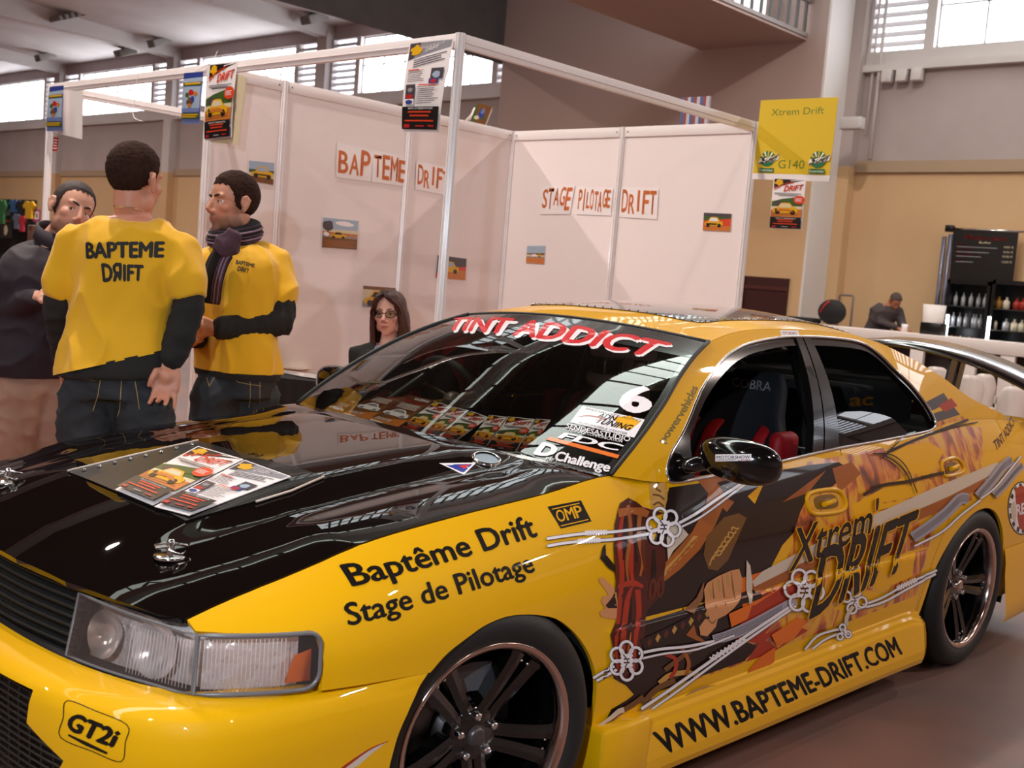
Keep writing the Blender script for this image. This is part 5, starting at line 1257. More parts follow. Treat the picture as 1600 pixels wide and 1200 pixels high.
A = Art(); A.rect(0, 0, 1, 1, WH); A.lines(.05, .95, .1, .9, 6, GY_, .4); A.rect(.1, .5, .45, .9, SA)
on_table([(421, 579), (470, 588), (476, 583), (425, 576)], A, 'pale leaflet at the front edge of the booth table, nearest the scarfed man', 0)
A = Art(); A.rect(0, 0, 1, 1, WH); A.lines(.05, .95, .1, .9, 5, GY_, .35)
on_table([(468, 588), (520, 595), (522, 589), (478, 583)], A, 'pale leaflet at the front edge of the booth table, nearest the far door mirror', 1)
A = Art(); A.rect(0, 0, 1, 1, SA); A.rect(.1, .2, .6, .8, BR); A.lines(.5, .95, .2, .9, 4, GY_, .4)
on_table([(420, 574), (470, 578), (487, 576), (425, 569)], A, 'sand coloured leaflet lying in front of the drink poster stand', 0)
A = Art(); A.rect(0, 0, 1, 1, WH); A.lines(.1, .9, .2, .8, 3, GY_, .4)
on_table([(508, 580), (524, 583), (527, 580), (514, 579)], A, 'small white slip near the back of the booth table', 0)
st = on_plane(452, 572, tl(452, 572, .78), FWD*[1, 1, 0]); pn = FWD*[1, 1, 0]; pn = pn/np.linalg.norm(pn)
qd = [on_plane(u, v, st, pn) for u, v in ((430, 566), (469, 571), (476, 516), (441, 512))]
qd = [p+pn*.05*(i >= 2) for i, p in enumerate(qd)]
sd = thing('drink_poster_stand', 'framed black energy drink poster standing on the booth table', 'poster', tuple(st)); o = np.array(sd.location)
sheet('poster_face', [p-o for p in qd], photo_art(6), parent=sd)
mb = MB(); mb.tube([qd[0]-o, qd[1]-o, qd[2]-o, qd[3]-o], .004, 6, closed=True); mb.build('poster_frame', mat('frame_pale', '#c9bdb8', rough=.4), sd)
mb = MB(); mb.tube([(qd[2]+qd[3])/2-o, (qd[0]+qd[1])/2+pn*.12-o], .006, 6); mb.build('back_prop', mat('frame_pale', '#c9bdb8'), sd)
# clothes stall far left
SY = 9.5
st = thing('tshirt_stall', 'dark display board of the T-shirt stall at the left picture edge', 'display board', tuple(at_y(20, 330, SY)*[1, 1, 0])); o = np.array(st.location)
P0, P1 = at_y(-40, 312, SY), at_y(50, 312, SY); mb = MB(); mb.box((P0[0]-o[0], .05, 0), (P1[0]-o[0], .10, P1[2])); mb.build('board', mat('stall_black', '#171112', rough=.8), st)
def tee(u0, u1, v0, v1, m, label, sl=.5, dy=0.0):
    a, b = at_y(u0, v0, SY-dy), at_y(u1, v1, SY-dy); w = b[0]-a[0]; h = a[2]-b[2]
    pts = [(.18*w, 0), (.82*w, 0), (.82*w, .68*h), (w, .55*h), (1.12*w, .74*h), (.80*w, h), (.62*w, h*.97), (.5*w, .92*h), (.38*w, h*.97), (.20*w, h), (-.12*w, .74*h), (0, .55*h), (.18*w, .68*h)]
    mb = MB(); mb.prism(pts, -.02, .02, Matrix.Translation((a[0], SY-dy, b[2]))@Matrix.Rotation(PI/2, 4, 'X')); tag(mb.build('hanging_tshirt', m), label, 'T-shirt', 'T-shirts on the stall')
tee(0, 8, 312, 350, mat('tee_green', '#2f6a3c', rough=.8), 'green T-shirt on the stall board, cut by the left picture edge', dy=.1)
tee(16, 28, 312, 332, mat('tee_blue', '#2c5a86', rough=.8), 'blue T-shirt at the top of the stall board', dy=.1)
tee(27, 40, 313, 340, mat('tee_black', '#16121a', rough=.8), 'black T-shirt between the blue and yellow ones on the stall', dy=.12)
tee(39, 53, 314, 342, mat('tee_yellow', '#d09c10', rough=.8), 'yellow T-shirt hanging at the right end of the stall board', dy=.14)
tee(22, 31, 334, 358, mat('tee_grey', '#5c6478', rough=.8), 'grey blue T-shirt in the lower row of the stall', dy=.14)
tee(31, 39, 337, 362, mat('tee_red', '#b0283c', rough=.8), 'red T-shirt in the lower row of the stall', dy=.14)
A = Art(); A.rect(0, 0, 1, 1, BK); A.text('Hotrods', [(.1, .62), (.9, .66), (.9, .84), (.1, .80)], WH, .04, .2); A.lines(.1, .9, .45, .52, 1, CR, .6); A.blob(.5, .22, .2, .18, SA, 10, .4)
sheet('stall_sign', [at_y(u, v, SY-.03) for u, v in ((0, 372), (18, 372), (18, 318), (0, 318))], A, 'black stall sign with white script at the left picture edge', 'sign')
A = Art(); A.rect(0, 0, 1, 1, 9); A.rect(.2, .2, .8, .85, WH); A.blob(.5, .5, .15, .22, BK, 9, .4)
sheet('pink_poster', [at_y(u, v, SY-.1) for u, v in ((51, 346), (63, 347), (64, 328), (52, 327))], A, 'pink framed poster right of the yellow stall T-shirt', 'poster', mats=[*PRN[:9], mat('ink_pink', '#b0447a', rough=.4), *PRN[10:]])
mb = MB(); x = at_y(55, 350, SY)[0]; mb.rbox((x-.1, SY-.1, 0), (x+.45, SY+.25, at_y(55, 352, SY)[2]), .02); tag(mb.build('stall_cabinet', mat('stall_cabinet', '#6a4a3a', rough=.7)), 'low cabinet under the pink poster of the stall', 'cabinet')
from mathutils.bvhtree import BVHTree
# ------------------------------------------------------------------ vinyl artwork and lettering on the car
def flame_mat():
    m = bpy.data.materials.new('flame_vinyl'); m.use_nodes = True; nt = m.node_tree; b = nt.nodes['Principled BSDF']
    tc = nt.nodes.new('ShaderNodeTexCoord'); mp = nt.nodes.new('ShaderNodeMapping'); mp.inputs['Scale'].default_value = (4.2, 1.0, 2.0); mp.inputs['Rotation'].default_value = (0, .5, 0)
    n = nt.nodes.new('ShaderNodeTexNoise'); n.inputs['Scale'].default_value = 2.6; n.inputs['Detail'].default_value = 7; n.inputs['Distortion'].default_value = 1.6
    r = nt.nodes.new('ShaderNodeValToRGB'); e = r.color_ramp.elements
    e[0].position = .30; e[0].color = lin('#4a1d0c'); e[1].position = .70; e[1].color = lin('#dba00a')
    for p, c in ((.42, '#a5431a'), (.49, '#d0741c'), (.55, '#d99a10')): q = e.new(p); q.color = lin(c)
    nt.links.new(tc.outputs['Object'], mp.inputs[0]); nt.links.new(mp.outputs[0], n.inputs['Vector']); nt.links.new(n.outputs['Fac'], r.inputs[0]); nt.links.new(r.outputs[0], b.inputs['Base Color'])
    b.inputs['Roughness'].default_value = .35; b.inputs['Coat Weight'].default_value = .8; b.inputs['Coat Roughness'].default_value = .03
    return m
VIN_C = ['#120d0b', '#e4dde0', '#22120f', '#a3301a', '#9c5524', '#b98a45', '#c98a5a', '#9c97a2', None, '#e2a408', '#4a1a14', '#6a4522', '#c9b8a6', '#d8691a', '#5c2410', '#7d6c3c', '#8a5a38', '#20308c', '#c62026', '#4a4648']
VIN = [flame_mat() if c is None else mat('vinyl_%d' % i, c, rough=.5, coat=.6, coat_rough=.03, spec=.1) for i, c in enumerate(VIN_C)]
vBLK, vWHT, vDRK, vRED, vORB, vTAN, vSKN, vGRY, vFLM, vYEL, vMAR, vGLD, vSIL, vORA, vDKO, vOLV, vSK2, vBLU, vSCA, vDGR = range(20)
VIN_PLAIN = VIN
def c7(p): return [(820+a*.416667, 700+b*.416667) for a, b in p]
def c8(p): return [(1150+a*.375, 650+b*.375) for a, b in p]
def strip(pts, w, closed=False, n=4):
    P = np.array(smooth_line(pts, n, closed)); k = len(P); W = np.full(k, w/2.) if np.isscalar(w) else np.interp(np.linspace(0, 1, k), np.linspace(0, 1, len(w)), w)/2
    T = np.gradient(P, axis=0); 
    if closed: T = np.roll(P, -1, 0)-np.roll(P, 1, 0)
    N = np.stack([-T[:, 1], T[:, 0]], 1)/(np.linalg.norm(T, axis=1, keepdims=True)+1e-9)
    a, b = P+N*W[:, None], P-N*W[:, None]
    if closed: return [tuple(p) for p in a], [tuple(p) for p in b]
    return [tuple(p) for p in a]+[tuple(p) for p in b[::-1]]
class Decal:
    def __init__(self, S, guess, dz=.00006): self.S, self.g, self.l, self.k, self.dz = S, guess, [], 0, dz
    def pk(self, px):
        return pick(px, self.S, self.g)
    def poly(self, px, ink, up=True, holes=(), d=25):
        if up: self.k += 1
        q = [tuple(p) for p in dense(px, d)]; ab = self.pk(q); hs = [self.pk([tuple(p) for p in dense(h, d)]) for h in holes]
        self.l.append((flat_polys([(ab, hs)]), .0006+self.dz*self.k, ink)); return self
    def line(self, pts, w, ink, n=4, up=True): return self.poly(strip(pts, w, n=n), ink, up, d=60)
    def ring(self, pts, w, ink, up=True):
        a, b = strip(pts, w, True)
        ar = lambda q: abs(sum(q[i-1][0]*q[i][1]-q[i][0]*q[i-1][1] for i in range(len(q))))
        if ar(a) < ar(b): a, b = b, a
        return self.poly(a, ink, up, [b], d=60)
    def text(self, s, quad, ink, bold=0., shear=0., space=1., up=True):
        if up: self.k += 1
        self.l.append((text_in_quad(s, self.pk(quad), bold, shear, space), .0006+self.dz*self.k, ink)); return self
    def build(self, name, sgn, parent, label=None, step=(.02, .02)):
        return tag(panel(name, self.l, self.S, sgn, VIN, parent, step), label)

# --- door and wing artwork: robed swordsman, flames, cords
A = Decal(SIDE, (1.4, .6))
A.poly([(1262, 722), (1330, 709), (1400, 697), (1452, 684), (1478, 668), (1500, 664), (1533, 668), (1536, 700), (1530, 760), (1518, 782), (1500, 786), (1484, 797), (1466, 822), (1452, 855), (1440, 890), (1432, 930), (1350, 962), (1235, 1006), (1150, 1040), (1080, 1064), (1110, 1010), (1200, 930), (1240, 850), (1235, 790)], vFLM)
for p in ([(1330, 790), (1420, 740), (1440, 770), (1400, 830), (1350, 850)], [(1395, 700), (1450, 690), (1475, 705), (1450, 745), (1410, 735), (1385, 715)], [(1360, 880), (1430, 860), (1425, 900), (1370, 925)], [(1300, 950), (1350, 920), (1380, 930), (1330, 958)]): A.poly(p, vYEL)
A.poly([(1045, 762), (1100, 754), (1180, 742), (1262, 727), (1310, 722), (1330, 735), (1300, 760), (1262, 775), (1250, 800), (1240, 832), (1222, 852), (1205, 885), (1182, 905), (1190, 930), (1215, 915), (1238, 935), (1180, 985), (1160, 1000), (1185, 1010), (1165, 1030), (1090, 1058), (1030, 1078), (985, 1102), (963, 1106), (990, 1085), (978, 1071), (958, 1060), (963, 1010), (985, 960), (1005, 900), (1020, 850), (1038, 800)], vDRK)
A.poly([(955, 1108), (985, 1090), (1010, 1068), (1060, 1040), (1110, 1022), (1160, 1015), (1165, 1032), (1090, 1058), (1030, 1080), (985, 1104), (945, 1128)], vDRK)
A.poly([(1160, 960), (1210, 915), (1262, 890), (1275, 905), (1230, 945), (1195, 990), (1240, 975), (1262, 985), (1205, 1020), (1165, 1034), (1185, 1005), (1150, 1000)], vRED)
A.poly([(1152, 905), (1200, 890), (1265, 868), (1275, 885), (1220, 918), (1180, 945), (1160, 950)], vORA); A.poly([(1180, 915), (1225, 892), (1245, 893), (1200, 925)], vYEL)
A.poly([(1195, 1000), (1240, 968), (1250, 985), (1215, 1012)], vFLM)
for p in ([(1222, 785), (1262, 755), (1290, 735), (1262, 770)], [(1085, 745), (1150, 735), (1185, 738), (1130, 770), (1165, 760), (1135, 800), (1105, 770)], [(1300, 732), (1330, 722), (1345, 740), (1310, 770)]): A.poly(p, vORB)
# robe collar, sash and trim
A.poly(c7([(430, 45), (480, 70), (515, 100), (530, 140), (534, 190), (522, 238), (475, 238), (470, 190), (464, 120), (450, 80)]), vTAN)
for q in (((470, 110), (500, 130), (490, 150), (510, 165)), ((478, 175), (505, 180), (522, 195)), ((480, 215), (500, 205), (520, 220))): A.line(c7(q), 3, vGLD)
A.poly(c7([(690, 148), (735, 150), (742, 220), (712, 290), (655, 380), (580, 455), (522, 500), (512, 445), (560, 390), (625, 315), (672, 230)]), vORB)
A.poly(c7([(655, 330), (625, 372), (560, 440), (522, 480), (518, 455), (580, 395), (630, 330)]), vTAN)
for k in range(6): A.line(c7([(530+k*18, 470-k*22), (545+k*18, 448-k*20), (560+k*20, 452-k*26)]), 2.5, vORB, up=(k == 0))
A.poly(c7([(680, 330), (745, 260), (800, 245), (830, 262), (800, 330), (760, 420), (720, 460), (685, 452), (668, 400)]), vGLD)
for k in range(7): A.line(c7([(690+k*14, 440-k*22), (705+k*12, 405-k*18), (730+k*11, 400-k*16), (745+k*9, 370-k*12)]), 2.2, vTAN, up=(k == 0))
A.poly(c7([(540, 280), (575, 285), (612, 325), (590, 350), (555, 385), (535, 420), (530, 340)]), vSIL)
A.poly(c7([(700, 120), (760, 112), (735, 160), (790, 135), (860, 210), (900, 120), (930, 95), (860, 100)]), vYEL)
A.poly(c7([(720, 130), (790, 112), (905, 108), (870, 150), (800, 210), (760, 190)]), vDRK)
# left hand and hair mask
A.poly(c7([(278, 484), (292, 486), (318, 512), (338, 530), (346, 590), (350, 640), (318, 640), (284, 632), (278, 614), (300, 600), (284, 575), (290, 556), (312, 552), (300, 530), (276, 500)]), vSKN)
A.poly(c7([(300, 590), (325, 560), (335, 540), (344, 600), (310, 600)]), vDRK)
A.poly(c7([(290, 372), (300, 360), (302, 400), (335, 440), (340, 470), (310, 450), (280, 415)]), vDRK)
HM = [(355, 208), (385, 188), (420, 205), (440, 222), (520, 245), (470, 262), (458, 300), (470, 340), (520, 365), (526, 430), (518, 490), (500, 560), (455, 610), (446, 700), (432, 760), (424, 840), (392, 872), (345, 868), (316, 842), (335, 780), (318, 700), (352, 620), (345, 560), (335, 470), (330, 370), (334, 290), (345, 240)]
A.poly(c7(HM), vMAR)
rnd = random.Random(3)
hair = [(vRED, [(365, 250), (352, 350), (362, 470), (352, 600), (340, 740), (350, 850)], [5, 8, 6, 3]), (vORB, [(385, 215), (395, 320), (380, 430), (388, 520)], [5, 6, 2]), (vRED, [(400, 520), (385, 560), (372, 650), (360, 790), (352, 855)], [3, 9, 8, 3]), (vORB, [(430, 235), (425, 330), (440, 420), (430, 480)], [6, 7, 3]), (vRED, [(405, 330), (395, 440), (405, 520)], [3, 8, 4]), (vDKO, [(450, 270), (440, 380), (450, 470)], [5, 7, 3]), (vRED, [(420, 530), (425, 620), (412, 720), (405, 840)], [9, 8, 3]), (vDRK, [(372, 230), (376, 330), (366, 420)], [3, 5, 2]), (vDRK, [(412, 240), (410, 340), (418, 430)], [3, 6, 2]), (vRED, [(345, 520), (400, 505), (440, 520)], [6, 10, 5]), (vDRK, [(395, 560), (392, 660), (382, 780)], [2, 5, 2]), (vDRK, [(480, 380), (480, 470), (462, 560)], [4, 8, 3]), (vORA, [(395, 690), (385, 760), (375, 830)], [1, 4, 2]), (vDKO, [(335, 400), (345, 480), (338, 540)], [3, 6, 3])]
for c, p, w in hair: A.line(c7(p), w, c)
A.poly(c7([(345, 230), (380, 225), (440, 225), (465, 240), (455, 262), (400, 248), (350, 262)]), vORB)
A.text('00', c7([(455, 575), (520, 555), (520, 470), (462, 490)]), vDKO, .04)
# sword: hilt wrapped in diamonds, guard, blade
A.line(c7([(440, 745), (560, 690), (690, 620)]), 24, vDRK)
for k in range(8): 
    x, y = 455+k*31, 730-k*15.5; A.poly(c7([(x, y), (x+10, y-20), (x+20, y-8), (x+8, y+14)]), vTAN if k % 2 else vDKO, up=(k == 0))
A.poly(c7([(828, 420), (842, 440), (850, 500), (848, 580), (838, 585), (826, 520)]), vSIL)
A.poly([(1174, 908), (1190, 892), (1240, 866), (1340, 815), (1470, 757), (1558, 722), (1562, 736), (1480, 786), (1350, 842), (1250, 890), (1180, 926)], vSIL)
A.poly([(1174, 918), (1250, 880), (1350, 832), (1480, 776), (1562, 735), (1563, 741), (1480, 792), (1350, 850), (1250, 896), (1180, 928)], vORB)
# gripping fist
A.poly(c7([(668, 530), (680, 505), (720, 480), (770, 458), (800, 452), (812, 490), (808, 560), (780, 600), (750, 625), (720, 640), (712, 670), (680, 705), (655, 700), (650, 670), (672, 640), (690, 640), (675, 600)]), vSKN)
for q in (((700, 500), (705, 560), (715, 600)), ((735, 478), (742, 540), (750, 590)), ((770, 462), (776, 520), (786, 570)), ((680, 640), (700, 655), (715, 640))): A.line(c7(q), [1, 3, 1], vSK2)
for q in (((690, 515), (694, 560)), ((722, 490), (728, 540)), ((756, 470), (762, 520))): A.line(c7(q), [2, 5, 2], vTAN)
A.poly(c7([(590, 610), (640, 560), (668, 500), (664, 560), (630, 620)]), vSK2)
A.poly(c7([(600, 700), (630, 660), (640, 700), (690, 735), (640, 720)]), vORB)
# belts, gold fittings and flames near the lower edge
for q, w, c in (([(520, 830), (560, 800), (600, 770), (640, 745)], 7, vGLD), ([(500, 880), (540, 850), (600, 840), (650, 850)], 8, vTAN), ([(440, 960), (470, 920), (510, 890), (560, 870)], 9, vGLD), ([(520, 770), (560, 790), (560, 830), (540, 860)], 6, vRED), ([(580, 740), (610, 800), (600, 850)], 6, vORB), ([(430, 985), (470, 960), (480, 930)], 6, vTAN), ([(300, 1030), (350, 990), (400, 960), (440, 930)], 8, vGLD), ([(600, 930), (650, 900), (720, 890)], 5, vTAN)): A.line(c7(q), w, c)
for q in ([(830, 840), (880, 780), (935, 745), (930, 800), (870, 850)], [(920, 700), (1010, 640), (1060, 640), (1000, 720), (940, 740)], [(760, 620), (850, 580), (830, 640), (770, 670)]): A.poly(c7(q), vORA)
# cords and knots
def cord(pts, w=4.2): A.line(pts, w+1.6, vDGR, 5); A.line(pts, w, vWHT, 5)
def knot(cx, cy, r, ph=0.0, n=6, w=4.0):
    for k in range(n):
        a = ph+2*PI*k/n; x, y = cx+r*.62*math.cos(a), cy+r*.72*math.sin(a)
        ring = [(x+r*.36*math.cos(t), y+r*.40*math.sin(t)) for t in np.linspace(0, 2*PI, 9)[:-1]]
        A.ring(ring, w+1.6, vDGR, up=(k == 0)); 
    for k in range(n):
        a = ph+2*PI*k/n; x, y = cx+r*.62*math.cos(a), cy+r*.72*math.sin(a)
        A.ring([(x+r*.36*math.cos(t), y+r*.40*math.sin(t)) for t in np.linspace(0, 2*PI, 9)[:-1]], w, vWHT, up=(k == 0))
    for k in range(3): A.line([(cx-r*.35, cy-r*.3+k*r*.3), (cx, cy-r*.2+k*r*.2), (cx+r*.35, cy-r*.32+k*r*.3)], w*.9, vWHT, up=(k == 0))
    A.line([(cx-r*.2, cy-r*.35), (cx+r*.05, cy), (cx-r*.1, cy+r*.4)], w*.5, vDGR)
def zig(a, b, n, amp):
    a, b = np.array(a, float), np.array(b, float); t = (b-a)/np.linalg.norm(b-a); nn = np.array([-t[1], t[0]])
    for s in (1, -1): A.line([tuple(a+(b-a)*i/n+nn*amp*s*(1 if i % 2 else -1)) for i in range(n+1)], 2.6, vWHT, 2)
cord(c7([(78, 343), (150, 332), (230, 322), (330, 316), (470, 298)])); cord(c7([(80, 370), (150, 358), (230, 350), (330, 344), (470, 322)]))
zig(*c7([(222, 321), (302, 318)]), 8, 3.5); zig(*c7([(196, 352), (276, 347)]), 8, 3.5)
cord(c7([(560, 290), (640, 245), (720, 190), (800, 140), (850, 110)])); cord(c7([(575, 300), (650, 262), (730, 205), (830, 130)]), 3)
knot(*c7([(515, 298)])[0], 27, .2)
A.line(c7([(700, 716), (760, 700), (850, 660), (960, 600), (1010, 570)]), [14, 17, 17, 14], vGRY)
for k in range(-2, 3): A.line(c7([(705, 716+k*6), (760, 700+k*6), (850, 660+k*6), (960, 600+k*6)]), .9, vDGR, up=(k == -2))
cord(c7([(420, 768), (500, 752), (600, 742), (705, 722)])); cord(c7([(425, 788), (520, 768), (640, 752), (780, 700)]), 3)
cord(c7([(250, 860), (285, 838), (330, 815)]), 4); cord(c7([(262, 870), (300, 850), (338, 828)]), 4)
knot(*c7([(375, 795)])[0], 27, .5)
cord(c7([(430, 975), (520, 915), (620, 845), (720, 775), (840, 690), (1000, 585)]), 4.6); cord(c7([(470, 975), (560, 912), (660, 838), (760, 765), (880, 680), (1010, 590)]), 3.6)
zig(*c7([(690, 790), (820, 710)]), 9, 4)
A.line(c7([(262, 1044), (310, 1012), (345, 984), (365, 978)]), [3, 6, 8, 9], vSIL)
# rear door cords
for q in ([(280, 970), (330, 915), (400, 890), (440, 885)], [(310, 968), (360, 930), (420, 905), (465, 905)], [(520, 785), (600, 755), (700, 700), (830, 640)], [(500, 800), (600, 775), (700, 722), (825, 655)]): cord(c8(q), 3.4)
zig(*c8([(665, 716), (742, 680)]), 7, 3.5)
knot(*c8([(485, 762)])[0], 20, .3, 4, 3.2); A.line(c8([(480, 790), (455, 830), (450, 870)]), 6, vSIL); knot(*c8([(440, 900)])[0], 12, .3, 3, 3)
knot(*c8([(275, 725)])[0], 31, .1)
for q, w in (([(728, 505), (800, 455), (870, 400), (925, 345), (960, 345)], 17), ([(1000, 335), (1060, 268), (1105, 212), (1142, 185)], 15), ([(1068, 330), (1110, 288), (1150, 240), (1185, 205)], 12)):
    A.line(c8(q), w, vGRY)
    for k in range(-2, 3): A.line(c8([(a, b+k*w*.34) for a, b in q]), .8, vDGR, up=(k == -2))
cord(c8([(735, 540), (850, 480), (930, 410), (1010, 350)]), 3); cord(c8([(1010, 345), (1070, 300), (1130, 230), (1180, 170)]), 2.5)
# thin curved lines by the rear window
for q, w in (([(600, 165), (650, 190), (700, 240), (720, 290)], 2.5), ([(560, 160), (640, 165), (700, 215), (745, 320)], 2), ([(520, 330), (600, 290), (700, 275), (800, 250), (870, 235)], 5), ([(620, 155), (720, 110), (850, 60), (960, 20)], 4), ([(640, 150), (760, 95), (900, 50), (1000, 30)], 2), ([(600, 180), (690, 90), (740, 70)], 2)): A.line(c8(q), w, vDRK)
ART = A.build('vinyl_artwork', -1, PARTS['front_doorL'], 'vinyl print of a robed swordsman with white cords and flames')
A = Decal(SIDE, (1.0, .6)); A.k = 170
XQ = [(1228, 893), (1364, 828), (1369, 779), (1239, 824)]; DQ = [(1258, 968), (1407, 888), (1433, 792), (1281, 853)]
for dx, dy in ((1.1, .9), (-1.1, -.9), (1.1, -.9), (-1.1, .9)): A.text("Xtrem'", [(a+dx, b+dy) for a, b in XQ], vYEL, .012, up=(dx > 0 and dy > 0)); A.text('DRIFT', [(a+dx*1.3, b+dy*1.3) for a, b in DQ], vYEL, .022, .0, up=False)
A.text("Xtrem'", XQ, vBLK, .012); A.text('DRIFT', DQ, vBLK, .022)
A.build('xtrem_drift_lettering', -1, PARTS['rear_doorL'], 'black lettering reading Xtrem Drift')
A = Decal(SIDE, (2.8, .7), .0002)
A.text('Baptême Drift', [(550, 917), (841, 838), (826, 803), (528, 882)], vBLK, .025); A.build('wing_lettering', -1, PARTS['front_wingL'], 'black lettering reading Baptême Drift'); A = Decal(SIDE, (2.8, .7), .0002)
A.text('Stage de Pilotage', [(544, 979), (837, 893), (824, 862), (534, 943)], vBLK, .022); A.build('wing_lettering', -1, PARTS['front_wingL'], 'black lettering reading Stage de Pilotage'); A = Decal(SIDE, (2.8, .7), .0002)
A.poly([(855, 792), (907.5, 782), (924, 814.6), (876, 826)], vBLK); 
for k, ch in enumerate('OMP'):
    a, b = (0, .34, .70)[k], (.31, .67, .98)[k]; q = lambda s, t: (872*(1-s)*(1-t)+914*s*(1-t)+906*s*t+866*(1-s)*t, 816.5*(1-s)*(1-t)+807*s*(1-t)+788.5*s*t+798*(1-s)*t)
    A.text(ch, [q(a, 0), q(b, 0), q(b, 1), q(a, 1)], vYEL, .012, up=(k == 0))

A.line([(862, 796), (905, 786.5)], 1.5, vYEL, up=False); A.line([(876, 822), (919, 812)], 1.5, vYEL, up=False)
A.build('sponsor_sticker', -1, PARTS['front_wingL'], 'black and yellow OMP sticker')
A = Decal(SIDE, (-.3, .8), .0002); A.text('TINT ADDICT', [(1556, 705), (1586, 660), (1579, 650), (1551, 690)], vMAR, .03)
e = [(1596+22*math.cos(t), 794+42*math.sin(t)) for t in np.linspace(0, 2*PI, 25)[:-1]]; A.poly(e, vBLK); A.poly([(1596+(a-1596)*.93, 794+(b-794)*.95) for a, b in e], vWHT)
for k in range(14):
    t = k*2*PI/14; A.poly([(1596+20*f*math.cos(t+d), 794+39*f*math.sin(t+d)) for f, d in ((1, 0), (1, .22), (.80, .22), (.80, 0))], vBLK, up=(k == 0))
A.poly([(1585, 764), (1596, 758), (1612, 770), (1616, 800), (1606, 830), (1592, 826), (1588, 800)], vRED); A.poly([(1578, 790), (1584, 782), (1588, 800), (1586, 816), (1580, 810)], vSIL); A.text('REN', [(1587, 806), (1610, 800), (1609, 782), (1587, 788)], vWHT, .03)
A.build('quarter_stickers', -1, PARTS['rear_quarterL'], 'dark red lettering and round red badge')
A = Decal(GLS, (1.8, 1.1)); A.text('powervehicles', [(1038, 693), (1091, 606), (1079, 600), (1026, 688)], vOLV, .03)
A.build('pillar_lettering', -1, PARTS['side_frameL'], 'grey lettering reading powervehicles')
A = Decal(GLS, (1.0, 1.31)); A.poly([(1218, 516), (1247, 516.5), (1249, 526), (1221, 525)], vWHT); A.text('STUDIO', [(1224, 522.5), (1245, 523.5), (1244, 519), (1222, 518.5)], vRED, .02); A.build('roof_rail_sticker', -1, PARTS['side_frameL'], 'small white sticker')
A = Decal(GLS, (.1, 1.05))
A.poly([(1447, 628), (1474, 614), (1484, 628), (1456, 642)], vDGR); A.poly([(1458, 646), (1490, 636), (1500, 648), (1462, 660)], vDGR); A.poly([(1466, 634), (1486, 622), (1496, 634), (1476, 644)], vRED); A.poly([(1464, 660), (1502, 650), (1520, 660), (1530, 672), (1500, 672), (1460, 684)], vFLM)
A.build('pillar_stripes', -1, PARTS['side_frameL'], 'grey and red stripes')
A = Decal(SKIRT, (1.4, .4)); A.text('WWW.BAPTEME-DRIFT.COM', [(1037, 1181), (1411, 1022), (1397, 993), (1017, 1144)], vBLK, .035)
bpy.data.objects['side_skirt'].name = 'side_skirt'
SK = [o for o in C.objects if o.name.startswith('side_skirt') and o.parent == CAR][0]
A.build('skirt_lettering', 1, SK, 'black lettering of a web address')
# bumper plate mark
A = Decal(BUMP, (.7, .45))
bx = [(103, 1092), (202, 1132), (191, 1194), (92, 1153)]; A.ring([(105, 1095), (150, 1111), (199, 1133), (196, 1160), (189, 1190), (145, 1174), (95, 1152), (99, 1122)], 1.6, vDRK)
A.text('GT2i', [(104, 1139), (184, 1171), (190, 1141), (112, 1109)], vBLK, .05, .25); A.line([(107, 1148), (135, 1162), (168, 1177)], [3, 6, 4], vBLK, 3)
A.build('bumper_lettering', 1, BUMPER, 'black handwritten GT2i in a thin frame', (.03, .03))
A = Decal(BUMP, (1.1, .4)); A.poly([(534, 1200), (565, 1176), (606, 1158), (580, 1178), (560, 1196), (540, 1206)], vSIL); A.line([(530, 1204), (575, 1172), (606, 1158)], [5, 2.5, 1], vRED); A.build('sword_tip_print', 1, BUMPER, 'printed blade tip', (.03, .03))
# sticker on the mirror housing
def mesh_decal(ob, items, name, label):
    bv = BVHTree.FromPolygons([v.co for v in ob.data.vertices], [tuple(p.vertices) for p in ob.data.polygons]); o = Vector(car_local(CAM)[0]); mb = MB()
    for k, (bm, ink) in enumerate(items):
        cut_grid(bm, (4, 4)); mb.cur = ink
        for v in bm.verts:
            d = (Vector(car_local(CAM+px_ray(v.co.x, v.co.y))[0])-o).normalized(); h = bv.ray_cast(o, d)
            v.co = h[0]+h[1]*(.0008+.0004*k) if h[0] is not None else o+d*3
        mb.from_bm(bm, None, True)
    return tag(mb.build(name, VIN, ob, fix=False), label)
mesh_decal(MIRL, [(flat_polys([([(1118, 721), (1174, 720), (1174, 709.5), (1118, 710)], [])]), vWHT), (text_in_quad('MOTORSHOW', [(1120, 717), (1172, 716.5), (1172, 711.5), (1120, 712)], .01), vDRK), (text_in_quad('LIVE!', [(1154, 720.3), (1172, 720), (1172, 717.5), (1154, 717.8)], .01), vRED), (flat_polys([([(1120, 719.2), (1150, 718.8), (1150, 718), (1120, 718.4)], [])]), vDGR)], 'mirror_sticker', 'white sticker reading MOTORSHOW LIVE!')
